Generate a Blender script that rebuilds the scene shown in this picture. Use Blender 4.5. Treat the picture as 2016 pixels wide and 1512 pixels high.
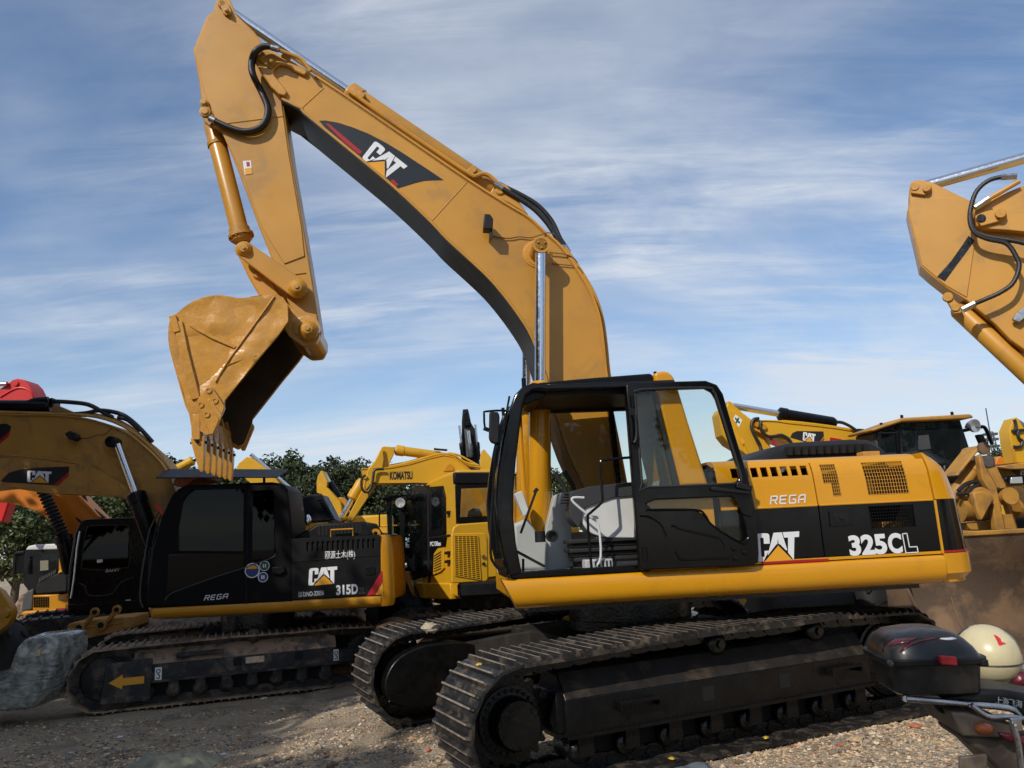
import bpy, bmesh, math, random
from mathutils import Vector, Matrix, noise
from math import radians, sin, cos, pi, tan, atan2, sqrt, hypot

for _o in list(bpy.data.objects): bpy.data.objects.remove(_o)
SC = bpy.context.scene
COL = SC.collection

# ------------------------------------------------------------------ camera
F_PX, PITCH, ROLL, CAM_H = 1524.0, radians(11.1), radians(2.91), 1.74
_F = Vector((0, cos(PITCH), sin(PITCH))); _R0 = Vector((1, 0, 0)); _U0 = Vector((0, -sin(PITCH), cos(PITCH)))
_R = cos(ROLL) * _R0 - sin(ROLL) * _U0
_U = cos(ROLL) * _U0 + sin(ROLL) * _R0
CAM = Vector((0, 0, CAM_H))
cd = bpy.data.cameras.new('camera'); co = bpy.data.objects.new('camera', cd); COL.objects.link(co)
cd.sensor_width = 36; cd.lens = F_PX / 2016 * 36; cd.clip_end = 5000; cd.clip_start = .05
M3 = Matrix((_R, _U, -_F)).transposed()
co.matrix_world = Matrix.Translation(CAM) @ M3.to_4x4()
SC.camera = co

# ------------------------------------------------------------------ sky and sun
SUN_EL, SUN_AZ = radians(38), radians(214)      # azimuth: the sun stands behind the camera, to its left
sd = Vector((sin(SUN_AZ) * cos(SUN_EL), cos(SUN_AZ) * cos(SUN_EL), sin(SUN_EL)))
W = bpy.data.worlds.new('World'); SC.world = W; W.use_nodes = True
nt = W.node_tree; N = nt.nodes; Lk = nt.links.new
for n in list(N): N.remove(n)
out = N.new('ShaderNodeOutputWorld'); bg = N.new('ShaderNodeBackground'); bg.inputs[1].default_value = .12
sky = N.new('ShaderNodeTexSky'); sky.sky_type = 'NISHITA'; sky.sun_disc = False
sky.sun_elevation = SUN_EL; sky.sun_rotation = SUN_AZ; sky.air_density = 1.0; sky.dust_density = .35; sky.ozone_density = 3.2; sky.altitude = 60
tc = N.new('ShaderNodeTexCoord'); sp = N.new('ShaderNodeSeparateXYZ'); Lk(tc.outputs['Generated'], sp.inputs[0])
def wmath(op, a, b=None, c=None):
    n = N.new('ShaderNodeMath'); n.operation = op
    for i, v in enumerate((a, b, c)):
        if v is None: continue
        if hasattr(v, 'links'): Lk(v, n.inputs[i])
        else: n.inputs[i].default_value = v
    return n.outputs[0]
zz = wmath('ADD', wmath('MAXIMUM', sp.outputs[2], 0.0), .16)
cx_ = wmath('DIVIDE', sp.outputs[0], zz); cy_ = wmath('DIVIDE', sp.outputs[1], zz)
cb = N.new('ShaderNodeCombineXYZ'); Lk(cx_, cb.inputs[0]); Lk(cy_, cb.inputs[1])
def cloud(scale, rot, stretch, lo, hi, detail, dist, off, rough=.56):
    mp = N.new('ShaderNodeMapping'); mp.inputs['Rotation'].default_value = (0, 0, radians(rot)); mp.inputs['Scale'].default_value = (stretch, 1, 1)
    mp.inputs['Location'].default_value = (off, off * .7, 0); Lk(cb.outputs[0], mp.inputs[0])
    nz = N.new('ShaderNodeTexNoise'); nz.inputs['Scale'].default_value = scale; nz.inputs['Detail'].default_value = detail
    nz.inputs['Roughness'].default_value = rough; nz.inputs['Distortion'].default_value = dist; Lk(mp.outputs[0], nz.inputs[0])
    mr = N.new('ShaderNodeMapRange'); mr.interpolation_type = 'SMOOTHSTEP'
    mr.inputs[1].default_value = lo; mr.inputs[2].default_value = hi; Lk(nz.outputs[0], mr.inputs[0])
    return mr.outputs[0]
c1 = cloud(.6, 40, .7, .33, .62, 4, .4, 3.4)       # broad thin veils
c2 = cloud(1.5, 40, .62, .24, .80, 6, .7, 1.7, .58)      # streaks inside the veils
c3 = cloud(3.2, 36, .5, .30, .70, 5, .5, 5.1)      # fine mottling
c4 = cloud(11.0, 44, .16, .30, .74, 6, .5, 2.3, .66)     # thin fibres
hz = N.new('ShaderNodeMapRange'); hz.interpolation_type = 'SMOOTHSTEP'; Lk(sp.outputs[2], hz.inputs[0])
hz.inputs[1].default_value = -.02; hz.inputs[2].default_value = .30; hz.inputs[3].default_value = .42; hz.inputs[4].default_value = 0
am = wmath('MULTIPLY', c1, wmath('ADD', wmath('MULTIPLY', c2, .72), wmath('ADD', wmath('MULTIPLY', wmath('MULTIPLY', c3, c4), .62), .05)))
am = wmath('MINIMUM', wmath('ADD', wmath('MULTIPLY', am, .95), hz.outputs[0]), .86)
mx = N.new('ShaderNodeMix'); mx.data_type = 'RGBA'
hsv = N.new('ShaderNodeHueSaturation'); hsv.inputs['Saturation'].default_value = 1.06; hsv.inputs['Value'].default_value = 1.05; Lk(sky.outputs[0], hsv.inputs['Color'])
Lk(am, mx.inputs[0]); Lk(hsv.outputs[0], mx.inputs[6]); mx.inputs[7].default_value = (5.7, 6.1, 6.7, 1)
Lk(mx.outputs[2], bg.inputs[0]); Lk(bg.outputs[0], out.inputs[0])
sl = bpy.data.lights.new('sun', 'SUN'); sl.energy = 3.3; sl.angle = radians(.55); sl.color = (1, .93, .83)
so = bpy.data.objects.new('sun', sl); COL.objects.link(so); so.rotation_euler = sd.to_track_quat('Z', 'Y').to_euler(); so.location = (0, 0, 30)
vs = SC.view_settings; vs.view_transform = 'Standard'; vs.look = 'None'; vs.gamma = 1; vs.exposure = .05; vs.use_curve_mapping = False
SC.render.film_transparent = False
try:
    SC.cycles.max_bounces = 5; SC.cycles.diffuse_bounces = 3; SC.cycles.glossy_bounces = 3; SC.cycles.transparent_max_bounces = 12; SC.cycles.use_denoising = True
    SC.cycles.use_adaptive_sampling = True; SC.cycles.adaptive_threshold = .02
    W.cycles.sampling_method = 'MANUAL'; W.cycles.sample_map_resolution = 512
    SC.cycles.caustics_reflective = False; SC.cycles.caustics_refractive = False
except Exception: pass

# ------------------------------------------------------------------ pixel -> place helpers (photo pixels, 2016 x 1512)
def ray(px, py): return _F * F_PX + (px - 1008) * _R - (py - 756) * _U
class Frame:
    """upright local frame of one machine: origin on the ground, x along its side, y away from the camera"""
    def __init__(s, x, y, z=0, yaw=0):
        s.o = Vector((x, y, z)); s.yaw = yaw; a = radians(yaw)
        s.ex = Vector((cos(a), sin(a), 0)); s.ey = Vector((-sin(a), cos(a), 0)); s.ez = Vector((0, 0, 1))
    def _hit(s, px, py, n, k):
        d = ray(px, py); c = CAM - s.o; t = (k - c.dot(n)) / d.dot(n); q = c + t * d
        return Vector((q.dot(s.ex), q.dot(s.ey), q.dot(s.ez)))
    def p(s, px, py, y): return s._hit(px, py, s.ey, y)
    def px(s, px, py, x): return s._hit(px, py, s.ex, x)
    def pz(s, px, py, z): return s._hit(px, py, s.ez, z)
    def xz(s, pts, y): return [(q.x, q.z) for q in (s.p(a, b, y) for a, b in pts)]
    def world(s, v): return s.o + s.ex * v[0] + s.ey * v[1] + s.ez * v[2]
WF = Frame(0, 0)
def at(px, py, y): return WF.p(px, py, y)

# ------------------------------------------------------------------ mesh helper
def link(o, parent=None):
    COL.objects.link(o)
    if parent: o.parent = parent
    return o
def tag(o, label=None, cat=None, group=None, kind=None):
    for k, v in (('label', label), ('category', cat), ('group', group), ('kind', kind)):
        if v: o[k] = v
    return o
def thing(name, label, cat, fr=None, group=None, loc=None):
    o = bpy.data.objects.new(name, None); o.empty_display_size = .2; COL.objects.link(o)
    if fr: o.location = fr.o; o.rotation_euler.z = radians(fr.yaw)
    if loc is not None: o.location = loc
    return tag(o, label, cat, group)
class MB:
    def __init__(s): s.v = []; s.f = []
    def add(s, vs, fs):
        b = len(s.v); s.v += [tuple(v) for v in vs]; s.f += [tuple(b + i for i in f) for f in fs]; return s
    def box(s, x0, x1, y0, y1, z0, z1):
        return s.add([(x0,y0,z0),(x1,y0,z0),(x1,y1,z0),(x0,y1,z0),(x0,y0,z1),(x1,y0,z1),(x1,y1,z1),(x0,y1,z1)],
                     [(0,3,2,1),(4,5,6,7),(0,1,5,4),(1,2,6,5),(2,3,7,6),(3,0,4,7)])
    def obox(s, a, b, w, h, up=(0,0,1)):
        """bar from a to b with width w (sideways) and height h"""
        a = Vector(a); b = Vector(b); d = (b - a).normalized(); up = Vector(up); sd_ = d.cross(up)
        if sd_.length < 1e-4: sd_ = d.cross(Vector((1,0,0)))
        sd_.normalize(); u = sd_.cross(d); c = []
        for q in (a, b):
            for i, j in ((-1,-1),(1,-1),(1,1),(-1,1)): c.append(q + sd_ * (i*w/2) + u * (j*h/2))
        return s.add(c, [(0,1,2,3),(7,6,5,4),(0,4,5,1),(1,5,6,2),(2,6,7,3),(3,7,4,0)])
    def prism(s, pts, y0, y1, axis='y'):
        """polygon given as (x,z) [axis y], (y,z) [axis x] or (x,y) [axis z], pulled along the axis"""
        n = len(pts); mk = {'y': lambda p, t: (p[0], t, p[1]), 'x': lambda p, t: (t, p[0], p[1]), 'z': lambda p, t: (p[0], p[1], t)}[axis]
        A = sum(pts[i][0]*pts[(i+1)%n][1] - pts[(i+1)%n][0]*pts[i][1] for i in range(n))
        flip = (A > 0) == (axis == 'y')
        vs = [mk(p, y0) for p in pts] + [mk(p, y1) for p in pts]
        fs = [tuple(range(n)), tuple(range(2*n-1, n-1, -1))] + [(i, i+n, (i+1)%n+n, (i+1)%n) for i in range(n)]
        # orientation: cap at y0 must face -axis
        if axis == 'y': fwd = A > 0
        else: fwd = A < 0
        if not fwd: fs = [f[::-1] for f in fs]
        return s.add(vs, fs)
    def loft(s, rings, cap=True, closed=True):
        n = len(rings[0]); b = []
        for r in rings: b += r
        fs = []
        for i in range(len(rings)-1):
            for j in range(n if closed else n-1):
                k = (j+1) % n; fs.append((i*n+j, i*n+k, (i+1)*n+k, (i+1)*n+j))
        if cap and closed: fs += [tuple(range(n-1, -1, -1)), tuple(range((len(rings)-1)*n, len(rings)*n))]
        return s.add(b, fs)
    def cyl(s, a, b, r, n=20, r2=None, cap=True):
        a = Vector(a); b = Vector(b); d = (b-a).normalized(); u = d.orthogonal().normalized(); w = d.cross(u); r2 = r if r2 is None else r2
        R = [[q + (u*cos(2*pi*i/n) + w*sin(2*pi*i/n))*rr for i in range(n)] for q, rr in ((a, r), (b, r2))]
        return s.loft(R, cap)
    def lathe(s, a, d, prof, n=24, cap=True):
        """prof = [(distance along d, radius)]"""
        a = Vector(a); d = Vector(d).normalized(); u = d.orthogonal().normalized(); w = d.cross(u)
        return s.loft([[a + d*t + (u*cos(2*pi*i/n) + w*sin(2*pi*i/n))*r for i in range(n)] for t, r in prof], cap)
    def tube(s, pts, r, n=8, smooth=0, rf=None):
        P = [Vector(p) for p in pts]
        if smooth: P = spline(P, smooth)
        R = []; u = None
        for i, p in enumerate(P):
            d = (P[min(i+1, len(P)-1)] - P[max(i-1, 0)]).normalized()
            if u is None: u = d.orthogonal().normalized()
            u = (u - d*u.dot(d)); u.normalize(); w = d.cross(u)
            rr = r if rf is None else rf(i, len(P))
            R.append([p + (u*cos(2*pi*k/n) + w*sin(2*pi*k/n))*rr for k in range(n)])
        return s.loft(R)
    def sphere(s, c, r, n=12, m=8):
        c = Vector(c); r = r if hasattr(r, '__len__') else (r, r, r)
        return s.loft([[c + Vector((cos(2*pi*j/n)*sin(pi*i/m)*r[0], sin(2*pi*j/n)*sin(pi*i/m)*r[1], -cos(pi*i/m)*r[2])) for j in range(n)] for i in [.08] + list(range(1, m)) + [m-.08]])
    def mesh(s, name):
        me = bpy.data.meshes.new(name); me.from_pydata(s.v, [], s.f); return me
    def build(s, name, mat, parent=None, bevel=0, seg=2, smooth=38, fix=True):
        me = s.mesh(name)
        if fix:
            bm = bmesh.new(); bm.from_mesh(me); bmesh.ops.recalc_face_normals(bm, faces=bm.faces); bm.to_mesh(me); bm.free()
        return mobj(name, me, mat, parent, bevel, seg, smooth)
def mobj(name, me, mat, parent=None, bevel=0, seg=2, smooth=38):
    if mat is not None and not me.materials:
        for m in (mat if isinstance(mat, (list, tuple)) else [mat]): me.materials.append(m)
    if smooth:
        me.polygons.foreach_set('use_smooth', [True]*len(me.polygons))
        me.set_sharp_from_angle(angle=radians(smooth))
    o = link(bpy.data.objects.new(name, me), parent)
    if bevel:
        b = o.modifiers.new('bevel', 'BEVEL'); b.width = bevel; b.segments = seg; b.limit_method = 'ANGLE'; b.angle_limit = radians(32); b.use_clamp_overlap = True
        b.harden_normals = False
    return o
def spline(P, k):
    o = []
    for i in range(len(P)-1):
        p0 = P[max(i-1, 0)]; p1 = P[i]; p2 = P[i+1]; p3 = P[min(i+2, len(P)-1)]
        for j in range(k):
            t = j/k; o.append(.5*((2*p1) + (p2-p0)*t + (2*p0-5*p1+4*p2-p3)*t*t + (3*p1-p0-3*p2+p3)*t**3))
    return o + [P[-1]]
def smooth2(pts, k=4):
    return [(v.x, v.y) for v in spline([Vector((a, b)) for a, b in pts], k)]
def rounded(pts, r, k=4):
    """round the corners of a closed 2-D polygon; r may be one radius or one per corner"""
    n = len(pts); o = []
    for i in range(n):
        rr = r[i] if hasattr(r, '__len__') else r
        p = Vector(pts[i]); a = Vector(pts[i-1]) - p; b = Vector(pts[(i+1) % n]) - p
        if rr <= 0: o.append(tuple(p)); continue
        la = min(rr, a.length*.48); lb = min(rr, b.length*.48); A = p + a.normalized()*la; B = p + b.normalized()*lb
        for j in range(k+1):
            t = j/k; q = A*(1-t)**2 + p*2*t*(1-t) + B*t*t; o.append((q.x, q.y))
    return o
def copy_tree(o, parent=None):
    c = o.copy(); COL.objects.link(c); c.parent = parent
    for ch in list(o.children): copy_tree(ch, c)
    return c

# ------------------------------------------------------------------ materials
def lin(r, g, b):
    f = lambda c: (c/255/12.92) if c <= 10 else (((c/255)+.055)/1.055)**2.4
    return (f(r), f(g), f(b), 1)
MATS = {}
def mat(name, col, rough=.5, metal=0, var=.0, vscale=3, dirt=None, bump=0, bscale=60, coat=0, spec=.5, rvar=0, emit=None, spots=None):
    """procedural paint/metal/plastic: base colour + large tone drift + dirt film with a shape of its own + fine relief"""
    m = bpy.data.materials.new(name); m.use_nodes = True; nt = m.node_tree; N = nt.nodes; L = nt.links.new; b = N['Principled BSDF']
    c = col if len(col) == 4 else lin(*col)
    b.inputs['Base Color'].default_value = c; b.inputs['Roughness'].default_value = rough; b.inputs['Metallic'].default_value = metal
    b.inputs['Coat Weight'].default_value = coat; b.inputs['Coat Roughness'].default_value = .12; b.inputs['Specular IOR Level'].default_value = spec
    t0 = N.new('ShaderNodeTexCoord'); oi = N.new('ShaderNodeObjectInfo'); cur = None
    mm_ = N.new('ShaderNodeVectorMath'); mm_.operation = 'MULTIPLY_ADD'; mm_.inputs[1].default_value = (1, 1, 1); L(t0.outputs['Object'], mm_.inputs[0])
    sc_ = N.new('ShaderNodeMath'); sc_.operation = 'MULTIPLY'; sc_.inputs[1].default_value = 23; L(oi.outputs['Random'], sc_.inputs[0]); L(sc_.outputs[0], mm_.inputs[2])
    def nz(scale, detail=4, rough=.55, dist=0):
        n = N.new('ShaderNodeTexNoise'); n.inputs['Scale'].default_value = scale; n.inputs['Detail'].default_value = min(detail, 4)
        n.inputs['Roughness'].default_value = rough; n.inputs['Distortion'].default_value = dist; L(mm_.outputs[0], n.inputs[0]); return n.outputs[0]
    def mix(fac, a, bcol, k=1):
        mm = N.new('ShaderNodeMix'); mm.data_type = 'RGBA'
        if k != 1:
            q = N.new('ShaderNodeMath'); q.operation = 'MULTIPLY'; L(fac, q.inputs[0]); q.inputs[1].default_value = k; fac = q.outputs[0]
        L(fac, mm.inputs[0])
        if hasattr(a, 'links'): L(a, mm.inputs[6])
        else: mm.inputs[6].default_value = a
        mm.inputs[7].default_value = bcol; return mm.outputs[2]
    def ramp(v, lo, hi):
        r = N.new('ShaderNodeMapRange'); r.interpolation_type = 'SMOOTHSTEP'; L(v, r.inputs[0]); r.inputs[1].default_value = lo; r.inputs[2].default_value = hi; return r.outputs[0]
    if var:
        cur = mix(ramp(nz(vscale, 6), .3, .7), tuple(x*(1-var) for x in c[:3]) + (1,), tuple(min(1, x*(1+var)) for x in c[:3]) + (1,))
    if dirt:
        dc, amt, ds, lo = dirt; dc = dc if len(dc) == 4 else lin(*dc)
        cur = mix(ramp(nz(ds, 9, .66, .4), lo, lo + .2), cur if cur else c, dc, amt)
    if spots:
        dc, amt, ds, lo = spots
        cur = mix(ramp(nz(ds, 3, .6, .2), lo, lo + .05), cur if cur else c, lin(*dc), amt)
    if cur: L(cur, b.inputs['Base Color'])
    if rvar:
        r = N.new('ShaderNodeMapRange'); L(nz(vscale*2.3, 7, .62), r.inputs[0]); r.inputs[1].default_value = .3; r.inputs[2].default_value = .7
        r.inputs[3].default_value = max(.02, rough-rvar); r.inputs[4].default_value = min(1, rough+rvar); L(r.outputs[0], b.inputs['Roughness'])
    if bump:
        bp = N.new('ShaderNodeBump'); bp.inputs['Strength'].default_value = min(1, bump); bp.inputs['Distance'].default_value = .01; L(nz(bscale, 5, .6), bp.inputs['Height']); L(bp.outputs[0], b.inputs['Normal'])
    if emit: b.inputs['Emission Color'].default_value = c; b.inputs['Emission Strength'].default_value = emit
    MATS[name] = m; return m
def glassmat(name, tint, alpha_mix=.12, rough=.02):
    """thin pane: mostly clear, tinted, with a mirror layer that grows at grazing angles"""
    m = bpy.data.materials.new(name); m.use_nodes = True; nt = m.node_tree; N = nt.nodes; L = nt.links.new
    for n in list(N): N.remove(n)
    o = N.new('ShaderNodeOutputMaterial'); tr = N.new('ShaderNodeBsdfTransparent'); tr.inputs[0].default_value = tint
    gl = N.new('ShaderNodeBsdfGlossy'); gl.inputs['Roughness'].default_value = rough; gl.inputs[0].default_value = (.9, .95, 1, 1)
    fr = N.new('ShaderNodeLayerWeight'); fr.inputs[0].default_value = .5
    pw = N.new('ShaderNodeMath'); pw.operation = 'POWER'; pw.inputs[1].default_value = 5; L(fr.outputs['Facing'], pw.inputs[0])
    a = N.new('ShaderNodeMath'); a.operation = 'MULTIPLY_ADD'; a.inputs[1].default_value = .9; a.inputs[2].default_value = .022 + alpha_mix; a.use_clamp = True; L(pw.outputs[0], a.inputs[0])
    mx = N.new('ShaderNodeMixShader'); L(a.outputs[0], mx.inputs[0]); L(tr.outputs[0], mx.inputs[1]); L(gl.outputs[0], mx.inputs[2]); L(mx.outputs[0], o.inputs[0])
    MATS[name] = m; return m

Y_COL = lin(194, 140, 50)
mat('yellow', Y_COL, .42, var=.09, vscale=.9, dirt=((136, 110, 74), .34, 2.6, .49), bump=.04, bscale=120, rvar=.12, coat=.1, spots=((96, 70, 40), .55, 34, .735))
mat('yellow_gloss', lin(211, 147, 18), .24, var=.03, vscale=.9, dirt=((128, 98, 54), .22, 3, .56), rvar=.08, coat=.4)
mat('yellow_weld', lin(186, 132, 38), .45, var=.1, vscale=25, bump=.5, bscale=90)
mat('yellow_worn', lin(198, 144, 64), .30, var=.10, vscale=2.5, dirt=((136, 100, 58), .4, 2.6, .52), bump=.7, bscale=11, rvar=.14, coat=.2)
mat('yellow_dusty', lin(178, 130, 54), .6, var=.12, vscale=2, dirt=((112, 88, 62), .55, 3, .46), bump=.2, bscale=40)
mat('yellow_lemon', lin(206, 156, 28), .45, var=.06, vscale=1, dirt=((120, 92, 52), .2, 3, .55), rvar=.1)
mat('yellow_deep', lin(192, 132, 14), .38, var=.05, vscale=2, dirt=((110, 80, 40), .2, 3, .55), rvar=.1)
mat('orange_paint', lin(206, 118, 14), .45, var=.06, vscale=2, dirt=((120, 84, 42), .2, 3, .55))
mat('red_paint', lin(196, 30, 26), .42, var=.06, vscale=2)
mat('red_decal', lin(170, 22, 34), .4)
mat('black_gloss', (.004, .004, .0045, 1), .14, var=.1, coat=.0, rvar=.05, vscale=4, spec=.32)
mat('black_paint', (.0045, .0047, .0055, 1), .30, var=.25, vscale=5, dirt=((52, 48, 44), .12, 5, .62), rvar=.1, spec=.22)
mat('black_dusty', (.007, .007, .0078, 1), .46, var=.2, vscale=3, dirt=((70, 64, 56), .2, 3.5, .56), rvar=.12, spec=.24)
mat('black_decal', (.016, .017, .019, 1), .35, var=.1, vscale=4)
mat('black_rubber', (.013, .013, .013, 1), .7, bump=.2, bscale=80, dirt=((70, 62, 54), .3, 8, .55))
mat('black_plastic', (.012, .012, .013, 1), .5, spec=.3, bump=.15, bscale=200, var=.2)
mat('grey_trim', lin(70, 72, 74), .55, var=.1)
mat('white_decal', lin(226, 228, 230), .45, var=.04, vscale=6)
mat('amber_decal', lin(226, 160, 40), .45)
mat('green_decal', lin(30, 84, 66), .5)
mat('blue_decal', lin(44, 56, 120), .5)
mat('chrome', (.74, .75, .77, 1), .16, metal=1, rvar=.08, vscale=14)
mat('steel', (.42, .42, .42, 1), .34, metal=1, var=.15, vscale=8, rvar=.1)
mat('track_steel', (.022, .021, .020, 1), .42, metal=.3, var=.35, vscale=5, dirt=((122, 108, 92), .6, 7.5, .47), bump=.5, bscale=55, rvar=.2)
mat('track_steel_dusty', (.10, .082, .066, 1), .6, metal=.05, var=.3, vscale=5, dirt=((168, 140, 112), .75, 6, .36), bump=.5, bscale=55, rvar=.15)
mat('belly_dark', (.030, .025, .021, 1), .5, var=.3, vscale=3, dirt=((92, 74, 52), .35, 3, .5), spec=.35)
mat('frame_black', (.0045, .0045, .0045, 1), .34, var=.3, vscale=6, dirt=((52, 44, 38), .14, 4.2, .58), bump=.12, bscale=50, rvar=.14, spec=.26)
mat('frame_dusty', (.026, .026, .028, 1), .55, var=.2, vscale=3, dirt=((134, 118, 100), .45, 4, .46), bump=.1, bscale=50, spec=.3)
mat('rib_worn', lin(124, 114, 102), .6, var=.35, vscale=12, bump=.4, bscale=60)
mat('bucket_inside_shade', (.055, .037, .020, 1), .75, var=.3, vscale=4, dirt=((96, 70, 46), .4, 3, .5), bump=.3, bscale=30)  # dark rusty brown that carries the shade inside the bucket
mat('frame_top_dust', (.018, .0155, .013, 1), .7, var=.3, vscale=5, dirt=((100, 84, 66), .4, 3.5, .52), bump=.3, bscale=70, spec=.25)
mat('oily_black', (.005, .005, .005, 1), .22, rvar=.12, vscale=9, bump=.4, bscale=38)
mat('hose', (.014, .014, .015, 1), .42, bump=.25, bscale=300, dirt=((80, 72, 64), .25, 9, .55))
mat('interior_grey', lin(176, 178, 176), .6, var=.05, vscale=4, bump=.1, bscale=200)
mat('interior_light', lin(206, 208, 206), .5, var=.05, vscale=4)
mat('interior_dark', lin(52, 53, 56), .6, var=.1)
mat('dark_void', (.004, .004, .004, 1), .8)
mat('rust_dirt', lin(112, 88, 64), .8, var=.2, vscale=2, dirt=((62, 50, 40), .8, 1.6, .42), bump=.5, bscale=30)
mat('black_matte', (.005, .005, .0058, 1), .55, var=.2, vscale=4, dirt=((50, 46, 42), .12, 4, .6), spec=.12)
glassmat('glass_clear', (.945, .955, .91, 1), .0)
glassmat('glass_blue', (.62, .69, .70, 1), .0)
glassmat('glass_dark', (.10, .11, .12, 1), -.008)
mat('mirror', (.75, .8, .85, 1), .05, metal=1)
mat('lamp_lens', lin(215, 218, 220), .12, metal=.5)
Y = MATS['yellow']

# ------------------------------------------------------------------ lettering
def text_mesh(s, size=1, bold=0, shear=0, align='LEFT', spacing=1, xs=1):
    cu = bpy.data.curves.new('lettering', 'FONT'); cu.body = s; cu.size = size; cu.offset = bold; cu.shear = shear; cu.align_x = align
    cu.space_character = spacing; cu.extrude = .002; cu.resolution_u = 5; cu.fill_mode = 'BOTH'
    o = bpy.data.objects.new('lettering', cu); COL.objects.link(o)
    bpy.context.view_layer.update()
    me = bpy.data.meshes.new_from_object(o.evaluated_get(bpy.context.evaluated_depsgraph_get()))
    bpy.data.objects.remove(o); bpy.data.curves.remove(cu)
    if me.vertices:
        x0 = min(v.co.x for v in me.vertices); x1 = max(v.co.x for v in me.vertices); z0 = min(v.co.y for v in me.vertices); z1 = max(v.co.y for v in me.vertices)
    return me, (x0, x1, z0, z1)
def lettering(name, s, a, b, h, y, mat_, parent, bold=.02, shear=0, spacing=1, lean=0, label=None):
    """text whose ink box runs from local (x,z) a to b along the baseline and is h tall, standing on the plane y facing -y"""
    me, (x0, x1, z0, z1) = text_mesh(s, 1, bold, shear, spacing=spacing)
    ax = Vector(b) - Vector(a); ux = ax.normalized(); uz = Vector((-ux.y, ux.x)) + ux*lean
    for v in me.vertices:
        p = Vector(a) + ax*((v.co.x-x0)/(x1-x0)) + uz*((v.co.y-z0)/(z1-z0)*h)
        v.co = (p.x, y - v.co.z, p.y)
    me.materials.clear(); o = mobj(name, me, mat_, parent, smooth=0)
    if label: o['label'] = label
    return o
def logo(parent, fr_pts, y, mats=('white_decal', 'amber_decal'), name='logo_lettering'):
    """three heavy letters with a triangle rising through the middle one; fr_pts maps unit (u,v) to local (x,z)"""
    C = rounded([(0,0),(.165,0),(.31,.37),(.205,.37),(.205,.155),(.125,.155),(.125,.845),(.205,.845),(.205,.62),(.335,.62),(.335,1),(0,1)], [.11,.0,.0,0,.03,.03,.03,.03,0,0,.10,.11], 3)
    A = [(.275,.20),(.43,1.0),(.61,1.0),(.735,.36),(.71,.34),(.565,.58),(.54,.585),(.523,.80),(.506,.585),(.485,.58)]
    T = [(.63,1.0),(1.0,1.0),(1.0,.80),(.895,.80),(.895,.0),(.885,.0),(.755,.26),(.755,.80),(.665,.80)]
    tri = [(.195,-.02),(.865,-.02),(.53,.53)]
    mb = MB()
    for P in (C, A, T): mb.prism([fr_pts(u, v) for u, v in P], y, y-.003)
    mb.build(name, MATS[mats[0]], parent, smooth=0, fix=True)
    MB().prism([fr_pts(u, v) for u, v in tri], y, y-.0035).build('logo_triangle', MATS[mats[1]], parent, smooth=0, fix=True)
STROKES = {
 '3': ([(.06,.70),(.06,.93),(.9,.93),(.9,.54),(.42,.54),(.9,.54),(.9,.07),(.06,.07),(.06,.30)],),
 '2': ([(.07,.66),(.07,.93),(.92,.93),(.92,.62),(.10,.16),(.10,.07),(.95,.07)],),
 '5': ([(.9,.93),(.10,.93),(.10,.55),(.9,.60),(.9,.07),(.07,.07),(.07,.30)],),
 'C': ([(.92,.64),(.92,.93),(.08,.93),(.08,.07),(.92,.07),(.92,.36)],),
 '1': ([(.25,.80),(.62,.93),(.62,.0)],),
 'D': ([(.10,.07),(.10,.93),(.75,.93),(.92,.78),(.92,.22),(.75,.07),(.0,.07)],),
 'R': ([(.05,.0),(.05,.95),(.92,.95),(.92,.48),(.05,.48)], [(.5,.48),(.95,.0)]),
 'E': ([(.95,.95),(.05,.95),(.05,.05),(.95,.05)], [(.05,.5),(.85,.5)]),
 'G': ([(.95,.95),(.05,.95),(.05,.05),(.92,.05),(.92,.48),(.5,.48)],),
 'A': ([(.04,.0),(.04,.75),(.3,.95),(.92,.95),(.92,.0)], [(.04,.42),(.92,.42)]),
 'L': ([(.1,1.0),(.1,.07),(.95,.07)],),
}
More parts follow.
